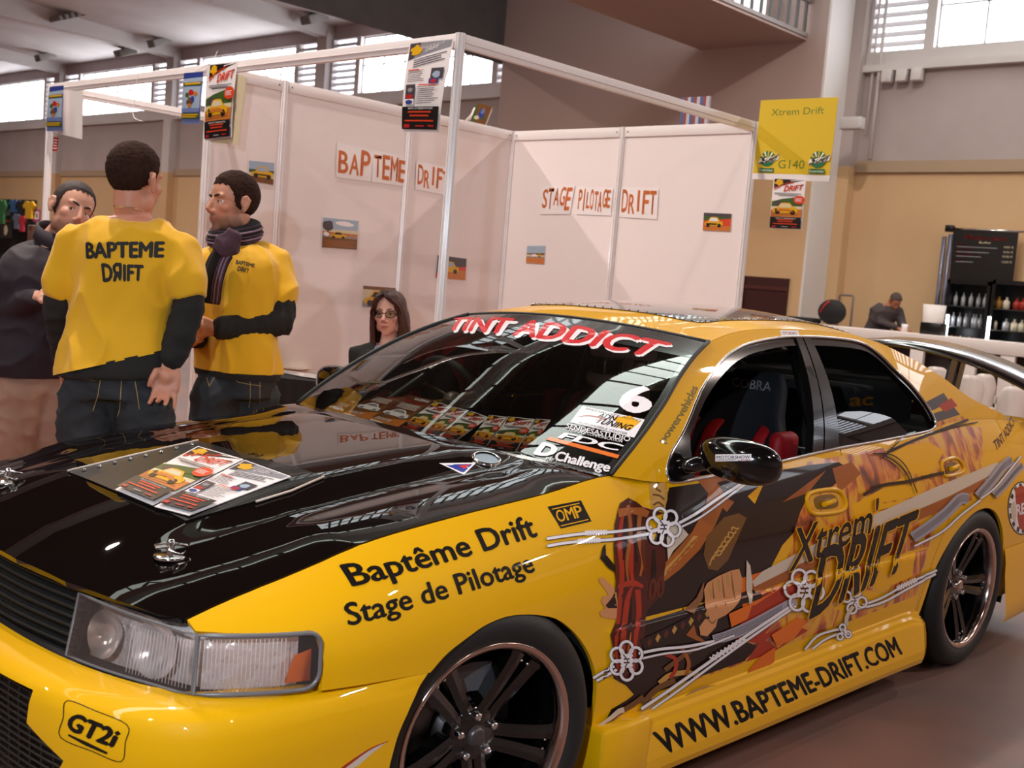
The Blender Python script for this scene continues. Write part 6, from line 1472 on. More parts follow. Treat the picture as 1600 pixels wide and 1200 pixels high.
# windscreen lettering
A = Decal(WS, (.3, .5), .0002); A.k = 6
TQ = [(697, 517), (1016, 559), (1053, 537), (712, 497)]
A.text('TINT ADDICT', [(a+2.2, b+3) for a, b in TQ], vWHT, .045); A.text('TINT ADDICT', TQ, vSCA, .035)
A.build('screen_banner', 1, WSP, 'red TINT ADDICT banner edged white', (.05, .05)); A = Decal(WS, (.3, .5), .0002)
A.text('6', [(964, 642), (1015, 648), (1026, 604), (974, 599)], vWHT, .045); A.build('race_number', 1, WSP, 'large white number 6', (.05, .05)); A = Decal(WS, (.3, .5), .0002)
A.poly([(910, 634.5), (1007.5, 656), (991, 684), (891, 660)], vWHT); A.poly([(960, 652), (985, 650), (1000, 660), (985, 672), (965, 668)], vYEL); A.text('ADN', [(932, 652), (963, 659), (966, 651), (937, 645)], vBLK, .03, .3); A.text('TUNING', [(930, 661), (985, 674), (991, 665), (938, 653)], vBLK, .03, .3); A.line([(903, 652), (920, 650), (945, 655), (930, 657)], [.5, 2, .5], vRED)
A.text('SPECIALISTE AUTO', [(914, 640), (1001, 660), (1002, 657), (916, 637)], vDGR); A.text('AUTOMOBILE CENTER', [(903, 662), (980, 680), (981, 677), (905, 659)], vDGR)
A.text('SENDESASTUDIO', [(884, 669.5), (984, 691), (986, 683), (887, 662)], vWHT, .02); A.text('DESIGN & COMMUNICATION', [(889, 674), (972, 692.5), (973, 688), (890, 670)], vWHT, .015)
A.text('FDC', [(871, 685), (971, 707), (976, 696), (876, 675)], vWHT, .03, .2); A.poly([(852.5, 687.5), (860, 683.5), (968, 712), (965, 717.5)], vORA)
A.text('D', [(832, 711), (866, 717), (874, 696), (842, 690)], vWHT, .06, .2); A.text('Challenge', [(866, 720), (952, 739), (956, 724), (871, 705)], vWHT, .035, .12); A.text('RIFT', [(852, 720), (872, 724), (874, 719), (854, 715)], vWHT, .01)
A.text('www.drift-challenge.com', [(822, 718), (918, 741), (919, 736), (824, 714)], vWHT, .01)
A.build('sponsor_stickers', 1, WSP, 'white and orange sponsor stickers', (.05, .05))
# bonnet: riveted plate, pins, cap, blue triangle
A = Decal(HOOD, (2.9, 0)); A.poly([(686, 724), (744, 723), (725, 742)], vWHT); A.poly([(694, 726), (738, 725.3), (724, 739)], vBLU); A.poly([(716, 728), (734, 726), (726, 733)], vSCA)
A.build('bonnet_triangle_sticker', 1, HOODP, 'blue triangle sticker with white edge', (.03, .03))
plate = pick([(106, 739), (205, 715), (310, 691), (410, 719), (506, 748), (400, 785), (290, 816), (200, 778)], HOOD, (3.1, 0))
pp = panel('bonnet_vent_plate', [(flat_polys([(plate, [])]), .004, 0)], HOOD, 1, mat('vent_plate_black', '#0f0e0d', rough=.5, coat=.35, spec=.1), HOODP, (.04, .04), .006)
mb = MB(); ep = pick([(106, 739), (205, 715), (310, 691)], HOOD, (3.1, 0)); surf_tube(HOOD, ep, .003, 1, .006, 6, mb); mb.build('plate_edge', mat('pale_edge', '#c9b5a6', rough=.4), pp); mb = MB(); surf_tube(HOOD, pick([(506, 748), (455, 770), (400, 787)], HOOD, (3., .2)), .003, 1, .006, 6, mb); mb.build('plate_edge', mat('pale_edge', '#c9b5a6', rough=.4), pp)
mb = MB()
for t in np.linspace(.06, .97, 8):
    q = pick([(120+(305-120)*t, 741-(741-697)*t)], HOOD, (3.1, 0))[0]; P = HOOD(np.array([q[0]]), np.array([q[1]]))[0]; mb.ball((P[0], P[1], P[2]+.006), .006, 4)
mb.build('plate_rivet', CHROME, pp)
for u, v in ((266, 868), (12, 752)):
    q = pick([(u, v)], HOOD, (3.2, .3 if u > 100 else -.3))[0]; P = HOOD(np.array([q[0]]), np.array([q[1]]))[0]
    b = bpy.data.objects.new('bonnet_pin', None); C.objects.link(b); b.parent = CAR; b.location = tuple(P)
    mb = MB(); mb.lathe([(.0, .002), (.034, .002), (.036, .0), (.036, -.004)], 24); mb.build('pin_plate', CHROME, b)
    mb = MB(); mb.lathe([(.009, .0), (.009, .03), (.006, .036), (.0, .036)], 12); mb.tube([(-.03, .02, .022), (-.012, .006, .026), (.012, -.006, .026), (.03, -.014, .022), (.034, .0, .02), (.012, .012, .022)], .0035, 6); mb.tube([(.0, .0, .03), (.02, .03, .02), (.0, .045, .012), (-.018, .03, .014)], .0025, 6); mb.build('pin_clip', CHROME, b)
q = pick([(760, 718)], HOOD, (2.4, .4))[0]; P = HOOD(np.array([q[0]]), np.array([q[1]]))[0]; n = surf_normal(HOOD, np.array([q[0]]), np.array([q[1]]), 1)[0]
mb = MB(); M = Matrix.Translation(P)@Vector(n).to_track_quat('Z', 'Y').to_matrix().to_4x4(); mb.lathe([(.043, -.002), (.043, .004), (.038, .008), (.034, .006)], 32, M); cp = mb.build('bonnet_cap', CHROME, HOODP)
mb = MB(); mb.disc((0, 0, .003), .035, 32, M); mb.build('cap_face', mat('cap_steel', '#8d93a0', rough=.3, metal=.8), cp)
# mirror sticker on the mirror's front face

# ------------------------------------------------------------------ flyers lying on the car (things of their own)
def loc_quad(px, S, guess, off, sgn=1):
    ab = np.array(pick(px, S, guess)); P = S(ab[:, 0], ab[:, 1])+surf_normal(S, ab[:, 0], ab[:, 1], sgn)*off
    return list(car_world(P))
sheet('flyer', loc_quad([(181, 770), (240, 795), (381, 723), (310, 702)], HOOD, (3.1, 0), .008), flyer_bapteme(), 'BAPTEME DRIFT flyer lying on the bonnet, left of the two there', 'flyer', 'flyers on the bonnet')
sheet('flyer', loc_quad([(242, 797), (296, 811), (455, 750), (383, 724)], HOOD, (3.1, 0), .008), flyer_stage(), 'STAGE DE PILOTAGE flyer lying on the bonnet, right of the two there', 'flyer', 'flyers on the bonnet')
def DASHF(a, b): return np.stack([a, b, .893+.06*np.clip((2.25-a)/.4, 0, 2)+0*b], -1)
FL = [([(500, 646), (527, 654), (558, 630), (536, 621)], flyer_tint, 'brown TINT ADDICT flyer at the far left end of the dashboard, half hidden'),
      ([(531, 651), (572, 661), (634, 619), (600, 610)], flyer_tint, 'second brown TINT ADDICT flyer from the far left end of the dashboard'),
      ([(573, 661), (617, 675), (679, 629), (635, 619)], flyer_tint, 'third brown TINT ADDICT flyer, next to the glaring white flyers'),
      ([(617, 676), (652, 686), (707, 639), (680, 631)], flyer_bapteme, 'BAPTEME DRIFT flyer on the dashboard, first right of the brown ones'),
      ([(653, 687), (671, 691), (733, 646), (709, 640)], flyer_bapteme, 'BAPTEME DRIFT flyer on the dashboard, second right of the brown ones'),
      ([(671, 691), (708, 698), (764, 657), (736, 647)], flyer_bapteme, 'BAPTEME DRIFT flyer on the dashboard, third right of the brown ones'),
      ([(727, 702), (757, 709), (792, 657), (765, 654)], flyer_bapteme, 'BAPTEME DRIFT flyer on the dashboard, fourth right of the brown ones'),
      ([(758, 710), (805, 715), (836, 661), (794, 657)], flyer_bapteme, 'BAPTEME DRIFT flyer on the dashboard, fifth right of the brown ones'),
      ([(806, 715), (824, 717), (861, 663), (838, 661)], flyer_bapteme, 'BAPTEME DRIFT flyer on the dashboard, nearest the challenge stickers')]
for k, (px, art, lab) in enumerate(FL):
    q = loc_quad(px, DASHF, (2.1, 0), .004+.0012*k); sheet('flyer', q, art(), lab, 'flyer', 'flyers on the dashboard', lift=.00015)
    if k in (1, 4, 7): print('dash flyer', np.round(car_local(np.array(q)), 3).tolist())
# helmet on the rear shelf behind the passenger seat
hp = car_world(np.array([[.98, -.245, 1.115]]))[0]
hl = thing('racing_helmet', 'dark red and white racing helmet hanging beside the driver seat, seen through the windscreen', 'helmet', tuple(hp), CAR_RZ)
mb = MB(); mb.ball((0, 0, 0), (.14, .12, .13), 14); mb.build('helmet_shell', mat('helmet_red', '#6e1a16', rough=.2, coat=1), hl)
mb = MB(); mb.tube([(.10*math.cos(t)*1.3, .122*math.sin(t), .055) for t in np.linspace(-1.9, 1.9, 18)], .016, 8, sq=((0, 0, 1), 1.6)); mb.tube([(.12*math.cos(t)*1.15, .118*math.sin(t), -.06) for t in np.linspace(-1.9, 1.9, 18)], .02, 8, sq=((0, 0, 1), 1.4)); mb.build('helmet_stripe', WHITE, hl)
mb = MB(); mb.add([(.145*math.cos(t), .124*math.sin(t), z) for z in (-.035, .03) for t in np.linspace(-1.1, 1.1, 14)], [(i, i+1, 15+i, 14+i) for i in range(13)], True); mb.build('visor', mat('visor_dark', '#1a1010', rough=.08, coat=1), hl)
# ------------------------------------------------------------------ people
from mathutils import noise as mnoise
from mathutils.bvhtree import BVHTree
def remeshed(mb, name, mats, parent, voxel, smooth=4, wrinkle=None, cuts=(), tint=None, factor=.5):
    me = mb.mesh(name+'_src'); o = bpy.data.objects.new(name+'_src', me); C.objects.link(o)
    r = o.modifiers.new('r', 'REMESH'); r.mode = 'VOXEL'; r.voxel_size = voxel; r.use_smooth_shade = True
    if smooth: s = o.modifiers.new('s', 'SMOOTH'); s.iterations = smooth; s.factor = factor
    dg = bpy.context.evaluated_depsgraph_get(); dg.update()
    m2 = bpy.data.meshes.new_from_object(o.evaluated_get(dg)); bpy.data.objects.remove(o); bpy.data.meshes.remove(me)
    m2.name = name
    if wrinkle or cuts:
        bm = bmesh.new(); bm.from_mesh(m2)
        if wrinkle:
            bm.normal_update()
            d = [(v, wrinkle(v.co, v.normal)) for v in bm.verts]
            for v, k in d: v.co = v.co+v.normal*k
        for co, no in cuts:
            bmesh.ops.bisect_plane(bm, geom=list(bm.verts)+list(bm.edges)+list(bm.faces), plane_co=Vector(co), plane_no=Vector(no), clear_outer=True)
        bm.to_mesh(m2); bm.free()
    m2.polygons.foreach_set('use_smooth', [True]*len(m2.polygons))
    if tint is not None:
        co = np.empty(len(m2.vertices)*3); m2.vertices.foreach_get('co', co); col = tint(co.reshape(-1, 3))
        a = m2.color_attributes.new('tint', 'FLOAT_COLOR', 'POINT'); a.data.foreach_set('color', np.c_[col, np.ones(len(col))].ravel())
    m2.update()
    return link_mesh(name, m2, mats, parent)
def skin_mat():
    if 'skin' in MATS: return MATS['skin']
    m = mat('skin', '#c88a6c', rough=.48, spec=.4); nt = m.node_tree; b = nt.nodes['Principled BSDF']
    a = nt.nodes.new('ShaderNodeAttribute'); a.attribute_name = 'tint'; nt.links.new(a.outputs['Color'], b.inputs['Base Color'])
    b.inputs['Subsurface Weight'].default_value = .08; b.inputs['Subsurface Radius'].default_value = (.012, .005, .003); b.inputs['Subsurface Scale'].default_value = .5
    return m
SKIN = skin_mat()
EYEW = mat('eye_white', '#d8ccc6', rough=.2); IRIS = mat('iris_dark', '#2c2a2c', rough=.1); LIPC = None
def frame(fwd, up=(0, 0, 1)):
    f = nrm(fwd); r = nrm(np.cross(f, up)); u = np.cross(r, f); return r, f, u
def head_matrix(c, yaw_dir, tilt=0., nod=0., sc=1.0):
    f = nrm([yaw_dir[0], yaw_dir[1], 0]); u = np.array([0, 0, 1.]); r = np.cross(f, u)
    M = Matrix(((r[0], f[0], u[0], 0), (r[1], f[1], u[1], 0), (r[2], f[2], u[2], 0), (0, 0, 0, 1)))
    return Matrix.Translation(Vector(c))@M@Matrix.Rotation(tilt, 4, 'Y')@Matrix.Rotation(nod, 4, 'X')@Matrix.Scale(sc, 4)
def head_shapes(mb, M, fem=False):
    w = .97 if fem else 1.0
    def E(c, r): mb.ball(c, r, 16, M)
    E((0, -.014, .034), (.077*w, .098, .086)); E((0, .020, -.032), (.062*w, .070, .086)); E((0, .026, -.075), (.051*w, .054, .036 if fem else .040))
    E((0, .068 if not fem else .064, -.101), (.021, .016, .017)); 
    for s in (-1, 1):
        E((s*.040*w, .052, -.022), (.024, .026, .022)); E((s*.052*w, .012, -.070), (.014, .030, .030)); E((s*.030*w, .0705, .026), (.024, .012, .0075 if fem else .0095))
        mb.tube([tuple(M@Vector(p)) for p in ((s*.075*w, .006, -.030), (s*.083*w, -.002, -.034), (s*.088*w, -.014, -.012), (s*.0925*w, -.022, .012), (s*.088*w, -.012, .026), (s*.079*w, .004, .018))], [.006, .008, .009, .009, .008, .006], 8)
        E((s*.081*w, -.006, -.004), (.007, .015, .026)); E((s*.012, .094, -.038), (.0085, .010, .0075))
    E((0, .0745, .018), (.018, .012, .018))
    mb.tube([tuple(M@Vector(p)) for p in ((0, .078, .022), (0, .090, .002), (0, .103, -.022), (0, .109, -.034))], [.008, .0085, .0105, .011], 10)
    E((0, .080, -.058), (.024, .010, .012)); E((0, .0875, -.0615), (.021, .007, .0055)); E((0, .086, -.0735), (.018, .0075, .0062)); E((0, .076, -.088), (.020, .008, .009))
def head_tint(co, Mi, skin, stubble=None, lips='#a85f52', scalp=None, fem=False):
    P = np.c_[co, np.ones(len(co))]@np.array(Mi).T; x, y, z = P[:, 0], P[:, 1], P[:, 2]
    base = np.array(lin(skin)[:3]); col = np.tile(base, (len(co), 1))
    def blend(mask, c, k): 
        nonlocal col
        m = (np.clip(mask, 0, 1)*k)[:, None]; col = col*(1-m)+np.array(lin(c)[:3])*m
    sm = lambda v, a, b: (lambda t: t*t*(3-2*t))(np.clip((v-a)/(b-a), 0, 1))
    near = (np.abs(x) < .12) & (np.abs(z) < .2) & (np.abs(y) < .16)
    blend(near*np.exp(-(((np.abs(x)-.042)/.022)**2+((z+.03)/.022)**2))*(y > .02), '#c4614e', .28)
    blend(near*np.exp(-((x/.014)**2+((z+.03)/.02)**2))*(y > .085), '#c2604e', .3)
    if stubble:
        s = sm(-z, .045, .062)*sm(y, -.03, .0)*sm(z, -.15, -.13)
        s = np.maximum(s, sm(-z, -.01, .02)*sm(np.abs(x), .055, .066)*sm(y, -.01, .01)*sm(-y, -.045, -.03)*sm(z, -.13, -.12))
        s = s*(1-.75*np.exp(-(((np.abs(x)-.035)/.02)**2+((z+.05)/.016)**2)))
        blend(near*s, stubble, .62)
        blend(near*np.exp(-((x/.026)**2+((z+.052)/.006)**2))*(y > .07), stubble, .6)
    blend(near*np.exp(-((x/.02)**4+((z+.0672)/.0085)**4))*(y > .078), lips, .85)
    if scalp: blend(near*sm(z, .055, .075)*sm(y, -.2, .2)+near*0, scalp, .0)
    return col
def hair_cap(name, M, m, parent, th=.009, front=.074, temple=.05, ear=.0, back=-.066, fuzz=.002, scale=(1, 1, 1), seed=1):
    bm = bmesh.new(); bmesh.ops.create_uvsphere(bm, u_segments=120, v_segments=96, radius=1)
    hy = Sp([-.12, -.06, -.025, .006, .022, .04, .062, .1], [back, back+.005, ear-.03, ear-.008, ear+.012, temple, front, front])
    kill = []
    for v in bm.verts:
        q = Vector((v.co.x*.0785*scale[0], -.014+v.co.y*.0995*scale[1], .034+v.co.z*.0885*scale[2])); v.co = q
    for f in bm.faces:
        c = f.calc_center_median()
        if c.z < float(hy(c.y))+.004*math.sin(c.x*300+seed): kill.append(f)
    bmesh.ops.delete(bm, geom=kill, context='FACES'); bm.normal_update()
    for v in bm.verts:
        n = mnoise.noise(Vector((v.co.x*120+seed, v.co.y*60, v.co.z*90)))+.9*mnoise.noise(v.co*330); e = min(1, max(0, (v.co.z-float(hy(v.co.y)))/.03)) if v.co.z < .09 else 1
        v.co = v.co+v.normal*(th*(.15+.85*e)*(.75+.25*max(0, v.co.z/.12))+fuzz*n)
    bmesh.ops.solidify(bm, geom=list(bm.faces), thickness=.012)
    mb = MB(); mb.from_bm(bm, M, True); return mb.build(name, m, parent, fix=True)
def eyes(M, parent, brow, fem=False, gaze=(0, 0)):
    for s in (-1, 1):
        c = Vector((s*.0305, .0655, .0)); mb = MB(); mb.ball(c, (.0135, .0125, .0105), 10, M); e = mb.build('eye', EYEW, parent)
        mb = MB(); d = Vector((gaze[0], 1, gaze[1])).normalized(); p = c+Vector((d.x*.0125, d.y*.0113, d.z*.0095)); mb.ball(p, (.0058, .0022, .0058), 8, M); mb.build('iris', IRIS, e)
        mb = MB(); mb.tube([tuple(M@Vector(q)) for q in ((s*.017, .0745, .001), (s*.024, .0785, .0075), (s*.033, .0785, .0078), (s*.0425, .071, .0015))], [.0028, .004, .004, .0028], 8); mb.build('eyelid', mat('eyelid_skin', '#b87a60', rough=.5), parent)
        mb = MB(); mb.tube([tuple(M@Vector(q)) for q in ((s*.012, .0855, .022), (s*.024, .0855, .0265), (s*.037, .0775, .0285), (s*.048, .064, .024))], [.0035, .0048, .0042, .0018] if not fem else [.0016, .0024, .002, .001], 8, sq=((0, 0, 1), .55) if False else None); mb.build('eyebrow', brow, parent)
MTAB = [(0, .150, .105, -.01), (.10, .168, .115, -.008), (.22, .165, .112, 0), (.38, .152, .105, .008), (.55, .160, .112, .01), (.72, .178, .120, .008), (.85, .176, .112, .0), (.93, .135, .088, -.006), (1.0, .070, .064, -.004)]
FTAB = [(0, .150, .105, -.01), (.12, .160, .11, -.008), (.36, .125, .09, .005), (.6, .14, .105, .02), (.75, .145, .10, .01), (.88, .145, .085, 0), (.95, .1, .07, -.006), (1.0, .055, .052, -.004)]
def torso(mb, pel, neck, ah, as_, fwd, tab, grow=0., t0=0., t1=1., n=28, lean=0., gw=None):
    pel, neck = np.array(pel), np.array(neck); ax = neck-pel
    ts = np.linspace(t0, t1, 22); T = np.array(tab); vs = []
    for t in ts:
        hw, hd, fo = [float(np.interp(t, T[:, 0], T[:, i])) for i in (1, 2, 3)]
        g = grow if gw is None else grow*float(np.interp(t, gw[0], gw[1]))
        a = nrm((1-t)*np.array(ah)+t*np.array(as_)); f = nrm(np.array(fwd)-a*np.dot(fwd, a)); c = pel+ax*t+f*fo
        for k in range(n):
            th = 2*PI*k/n; cx, cy = math.cos(th), math.sin(th)
            q = lambda v, p: math.copysign(abs(v)**p, v)
            vs.append(c+a*q(cx, .86)*(hw+g)+f*q(cy, .86)*(hd+g))
    m = len(ts); mb.add(vs, [(i*n+j, i*n+(j+1) % n, (i+1)*n+(j+1) % n, (i+1)*n+j) for i in range(m-1) for j in range(n)]+[tuple(range(n)), tuple(range((m-1)*n, m*n))], True)
def limb(mb, pts, rad, n=16):
    mb.tube(pts, rad, n); 
    for p, r in ((pts[0], rad[0]), (pts[-1], rad[-1])): mb.ball(tuple(p), r*.98, 8)
def hand(mb, wrist, dirv, palm_n, curl=.5, thumb_side=1, spread=.0, sc=1.0, curls=None, thumb=None):
    """dirv: from wrist towards the knuckles; palm_n: the way the palm faces; thumb_side: +1 if the thumb is on the dirv x palm_n side."""
    d = nrm(dirv); pn = nrm(np.array(palm_n)-d*np.dot(palm_n, d)); s = np.cross(d, pn)*thumb_side
    w = np.array(wrist); K = sc
    # palm
    for k in range(5):
        x = (-.032+.016*k)*K; mb.tube([w+s*x*.55, w+d*.05*K+s*x*.92, w+d*.088*K+s*x], [.013*K, .0145*K, .0125*K], 10)
    mb.ball(tuple(w+d*.045*K-pn*.0*K), (.03*K, .03*K, .03*K), 8)
    L = [.068, .078, .073, .058]; R = [.0088, .009, .0086, .0076]
    for k in range(4):
        x = (.0315-.021*k)*K; b = w+d*.088*K+s*x; cu = curls[k] if curls else curl
        a = 0; p = b; pts = [b-d*.02*K, b]; dd = d+s*spread*(1.5-k)*.2
        dd = nrm(dd)
        for seg, fr in ((.45, 1), (.30, 1), (.25, .8)):
            a += cu*fr; v = dd*math.cos(a)+pn*math.sin(a); p = p+v*L[k]*seg*K; pts.append(p)
        mb.tube(pts, [R[k]*1.05*K, R[k]*1.1*K, R[k]*K, R[k]*.95*K, R[k]*.8*K], 9); mb.ball(tuple(p), R[k]*.8*K, 5)
    tb = w+d*.028*K+s*.026*K
    tp = thumb if thumb is not None else [tb+s*.022*K+d*.028*K+pn*.012*K, tb+s*.030*K+d*.058*K+pn*.02*K, tb+s*.026*K+d*.080*K+pn*.026*K]
    mb.tube([tb, *tp], [.0135*K, .0125*K, .0105*K, .0085*K], 10); mb.ball(tuple(tp[-1]), .0086*K, 6)
def cloth_noise(amp, sc=(9, 9, 5), seed=0., fold=None):
    def fn(co, n):
        v = Vector((co.x*sc[0]+seed, co.y*sc[1], co.z*sc[2])); k = mnoise.noise(v)+.5*mnoise.noise(v*2.3+Vector((3, seed, 1)))
        r = 1-abs(mnoise.noise(v*.8+Vector((seed, 5, 2)))); return amp*(.7*k+1.5*(r**5-.3))
    return fn
def print_on(ob, body, quad_px, ink, parent, name, plane_p, plane_n, bold=.03, off=.0015):
    """Lettering printed on cloth: laid on a plane, then pressed onto the garment along the plane's normal."""
    deps = None; bvh = BVHTree.FromPolygons([v.co for v in ob.data.vertices], [tuple(p.vertices) for p in ob.data.polygons])
    n = Vector(nrm(plane_n)); r = Vector(nrm(np.cross((0, 0, 1), plane_n))); u = n.cross(r); p0 = Vector(plane_p)
    ab = []
    for a, b in quad_px:
        P = Vector(on_plane(a, b, plane_p, plane_n))-p0; ab.append((P.dot(r), P.dot(u)))
    bm = text_in_quad(body, ab, bold); cut_grid(bm, (.012, .012))
    for v in bm.verts:
        q = p0+r*v.co.x+u*v.co.y; h = bvh.ray_cast(q+n*.4, -n)
        v.co = (h[0]+n*off) if h[0] is not None else q
    mb = MB(); mb.from_bm(bm, None, True); return mb.build(name, ink, parent, fix=False)
def cut_lettering_noise(): pass
F0 = nrm([FWD[0], FWD[1], 0]); R0 = nrm([RGT[0], RGT[1], 0])
def dirv(a):
    """horizontal direction, a degrees to the right of straight away from the camera"""
    a = math.radians(a); return F0*math.cos(a)+R0*math.sin(a)
TSH = mat('yellow_tshirt', '#e0a606', rough=.85, sheen=.2); KNIT = mat('dark_knit', '#1b1716', rough=.9, bump=(160, .5, .004)); JEAN = mat('dark_jeans', '#1c2027', rough=.85, noise=(7, '#2b3038', .22), bump=(300, .25, .002)); SHOE = mat('dark_shoes', '#171412', rough=.5)
PRINTB = mat('print_black', '#171210', rough=.7); STITCH = mat('jean_stitch', '#a08a5c', rough=.8)
HAIRB = mat('hair_dark_brown', '#3a2218', rough=.85, spec=.15, noise=(70, '#22130e', .25)); BROWB = mat('brow_dark', '#21140f', rough=.7)
def ground(P, z=.085): P = np.array(P, float).copy(); P[2] = z; return P
def legs(hipL, hipR, kneeL, kneeR, ankL, ankR, r, trouser, parent, voxel, pel, ah, fwd, tab, name='trousers', grow=.012, top=.16, cuts=()):
    mb = MB()
    for h, k, a in ((hipL, kneeL, ankL), (hipR, kneeR, ankR)):
        limb(mb, [h, lerp(h, k, .5), k, lerp(k, a, .4), lerp(a, k, .03)], [r*1.06+grow, r*.92+grow, r*.70+grow, r*.72+grow, r*.62+grow])
    torso(mb, pel, np.array(pel)+np.array([0, 0, .56]), ah, ah, fwd, tab, grow, -.06, top)
    return remeshed(mb, name, trouser, parent, voxel, 3, cloth_noise(.006, (12, 12, 16), 2.), cuts)
def shoes(ank, fwd, parent):
    for a in ank:
        mb = MB(); f = nrm([fwd[0], fwd[1], 0]); a = np.array(a)
        mb.tube([a*[1, 1, 0]+[0, 0, .05]-f*.07, a*[1, 1, 0]+[0, 0, .05], a*[1, 1, 0]+[0, 0, .042]+f*.09, a*[1, 1, 0]+[0, 0, .03]+f*.17], [.035, .042, .042, .028], 12); mb.build('shoe', SHOE, parent)
def body_mesh(parent, headM, neck, pel, sh, el, wr, hips, knees, anks, ah, as_, fwd, tab, hands, skin, fem=False, voxel=.0055, tintkw={}, arm=.046):
    mb = MB(); head_shapes(mb, headM, fem)
    hc = np.array(headM@Vector((0, -.022, -.045))); hb = np.array(headM@Vector((0, -.02, -.085))); nr = .046 if fem else .054
    limb(mb, [hc, hb, lerp(hb, neck, .6), np.array(neck)-[0, 0, .03]], [nr, nr*.98, nr*1.02, nr*1.25])
    torso(mb, pel, neck, ah, as_, fwd, tab, -.016, 0, .97)
    for s, e, w in zip(sh, el, wr):
        limb(mb, [lerp(s, neck, .3)-[0, 0, .045], np.array(s)-[0, 0, .03], lerp(s, e, .45), e], [arm*.9, arm*1.0, arm*.98, arm*.82]); limb(mb, [e, lerp(e, w, .3), w], [arm*.82, arm*.85, arm*.60])
    for h, k, a in zip(hips, knees, anks):
        limb(mb, [h, lerp(h, k, .5), k], [.082, .07, .052]); limb(mb, [k, lerp(k, a, .35), a], [.052, .054, .034])
    for hd in hands: hand(mb, **hd)
    Mi = headM.inverted(); kw = dict(tintkw)
    return remeshed(mb, 'body', SKIN, parent, voxel, 2, None, (), lambda co: head_tint(co, Mi, skin, fem=fem, **kw), .45)

def settle(t):
    for o in t.children: o.location = -t.location
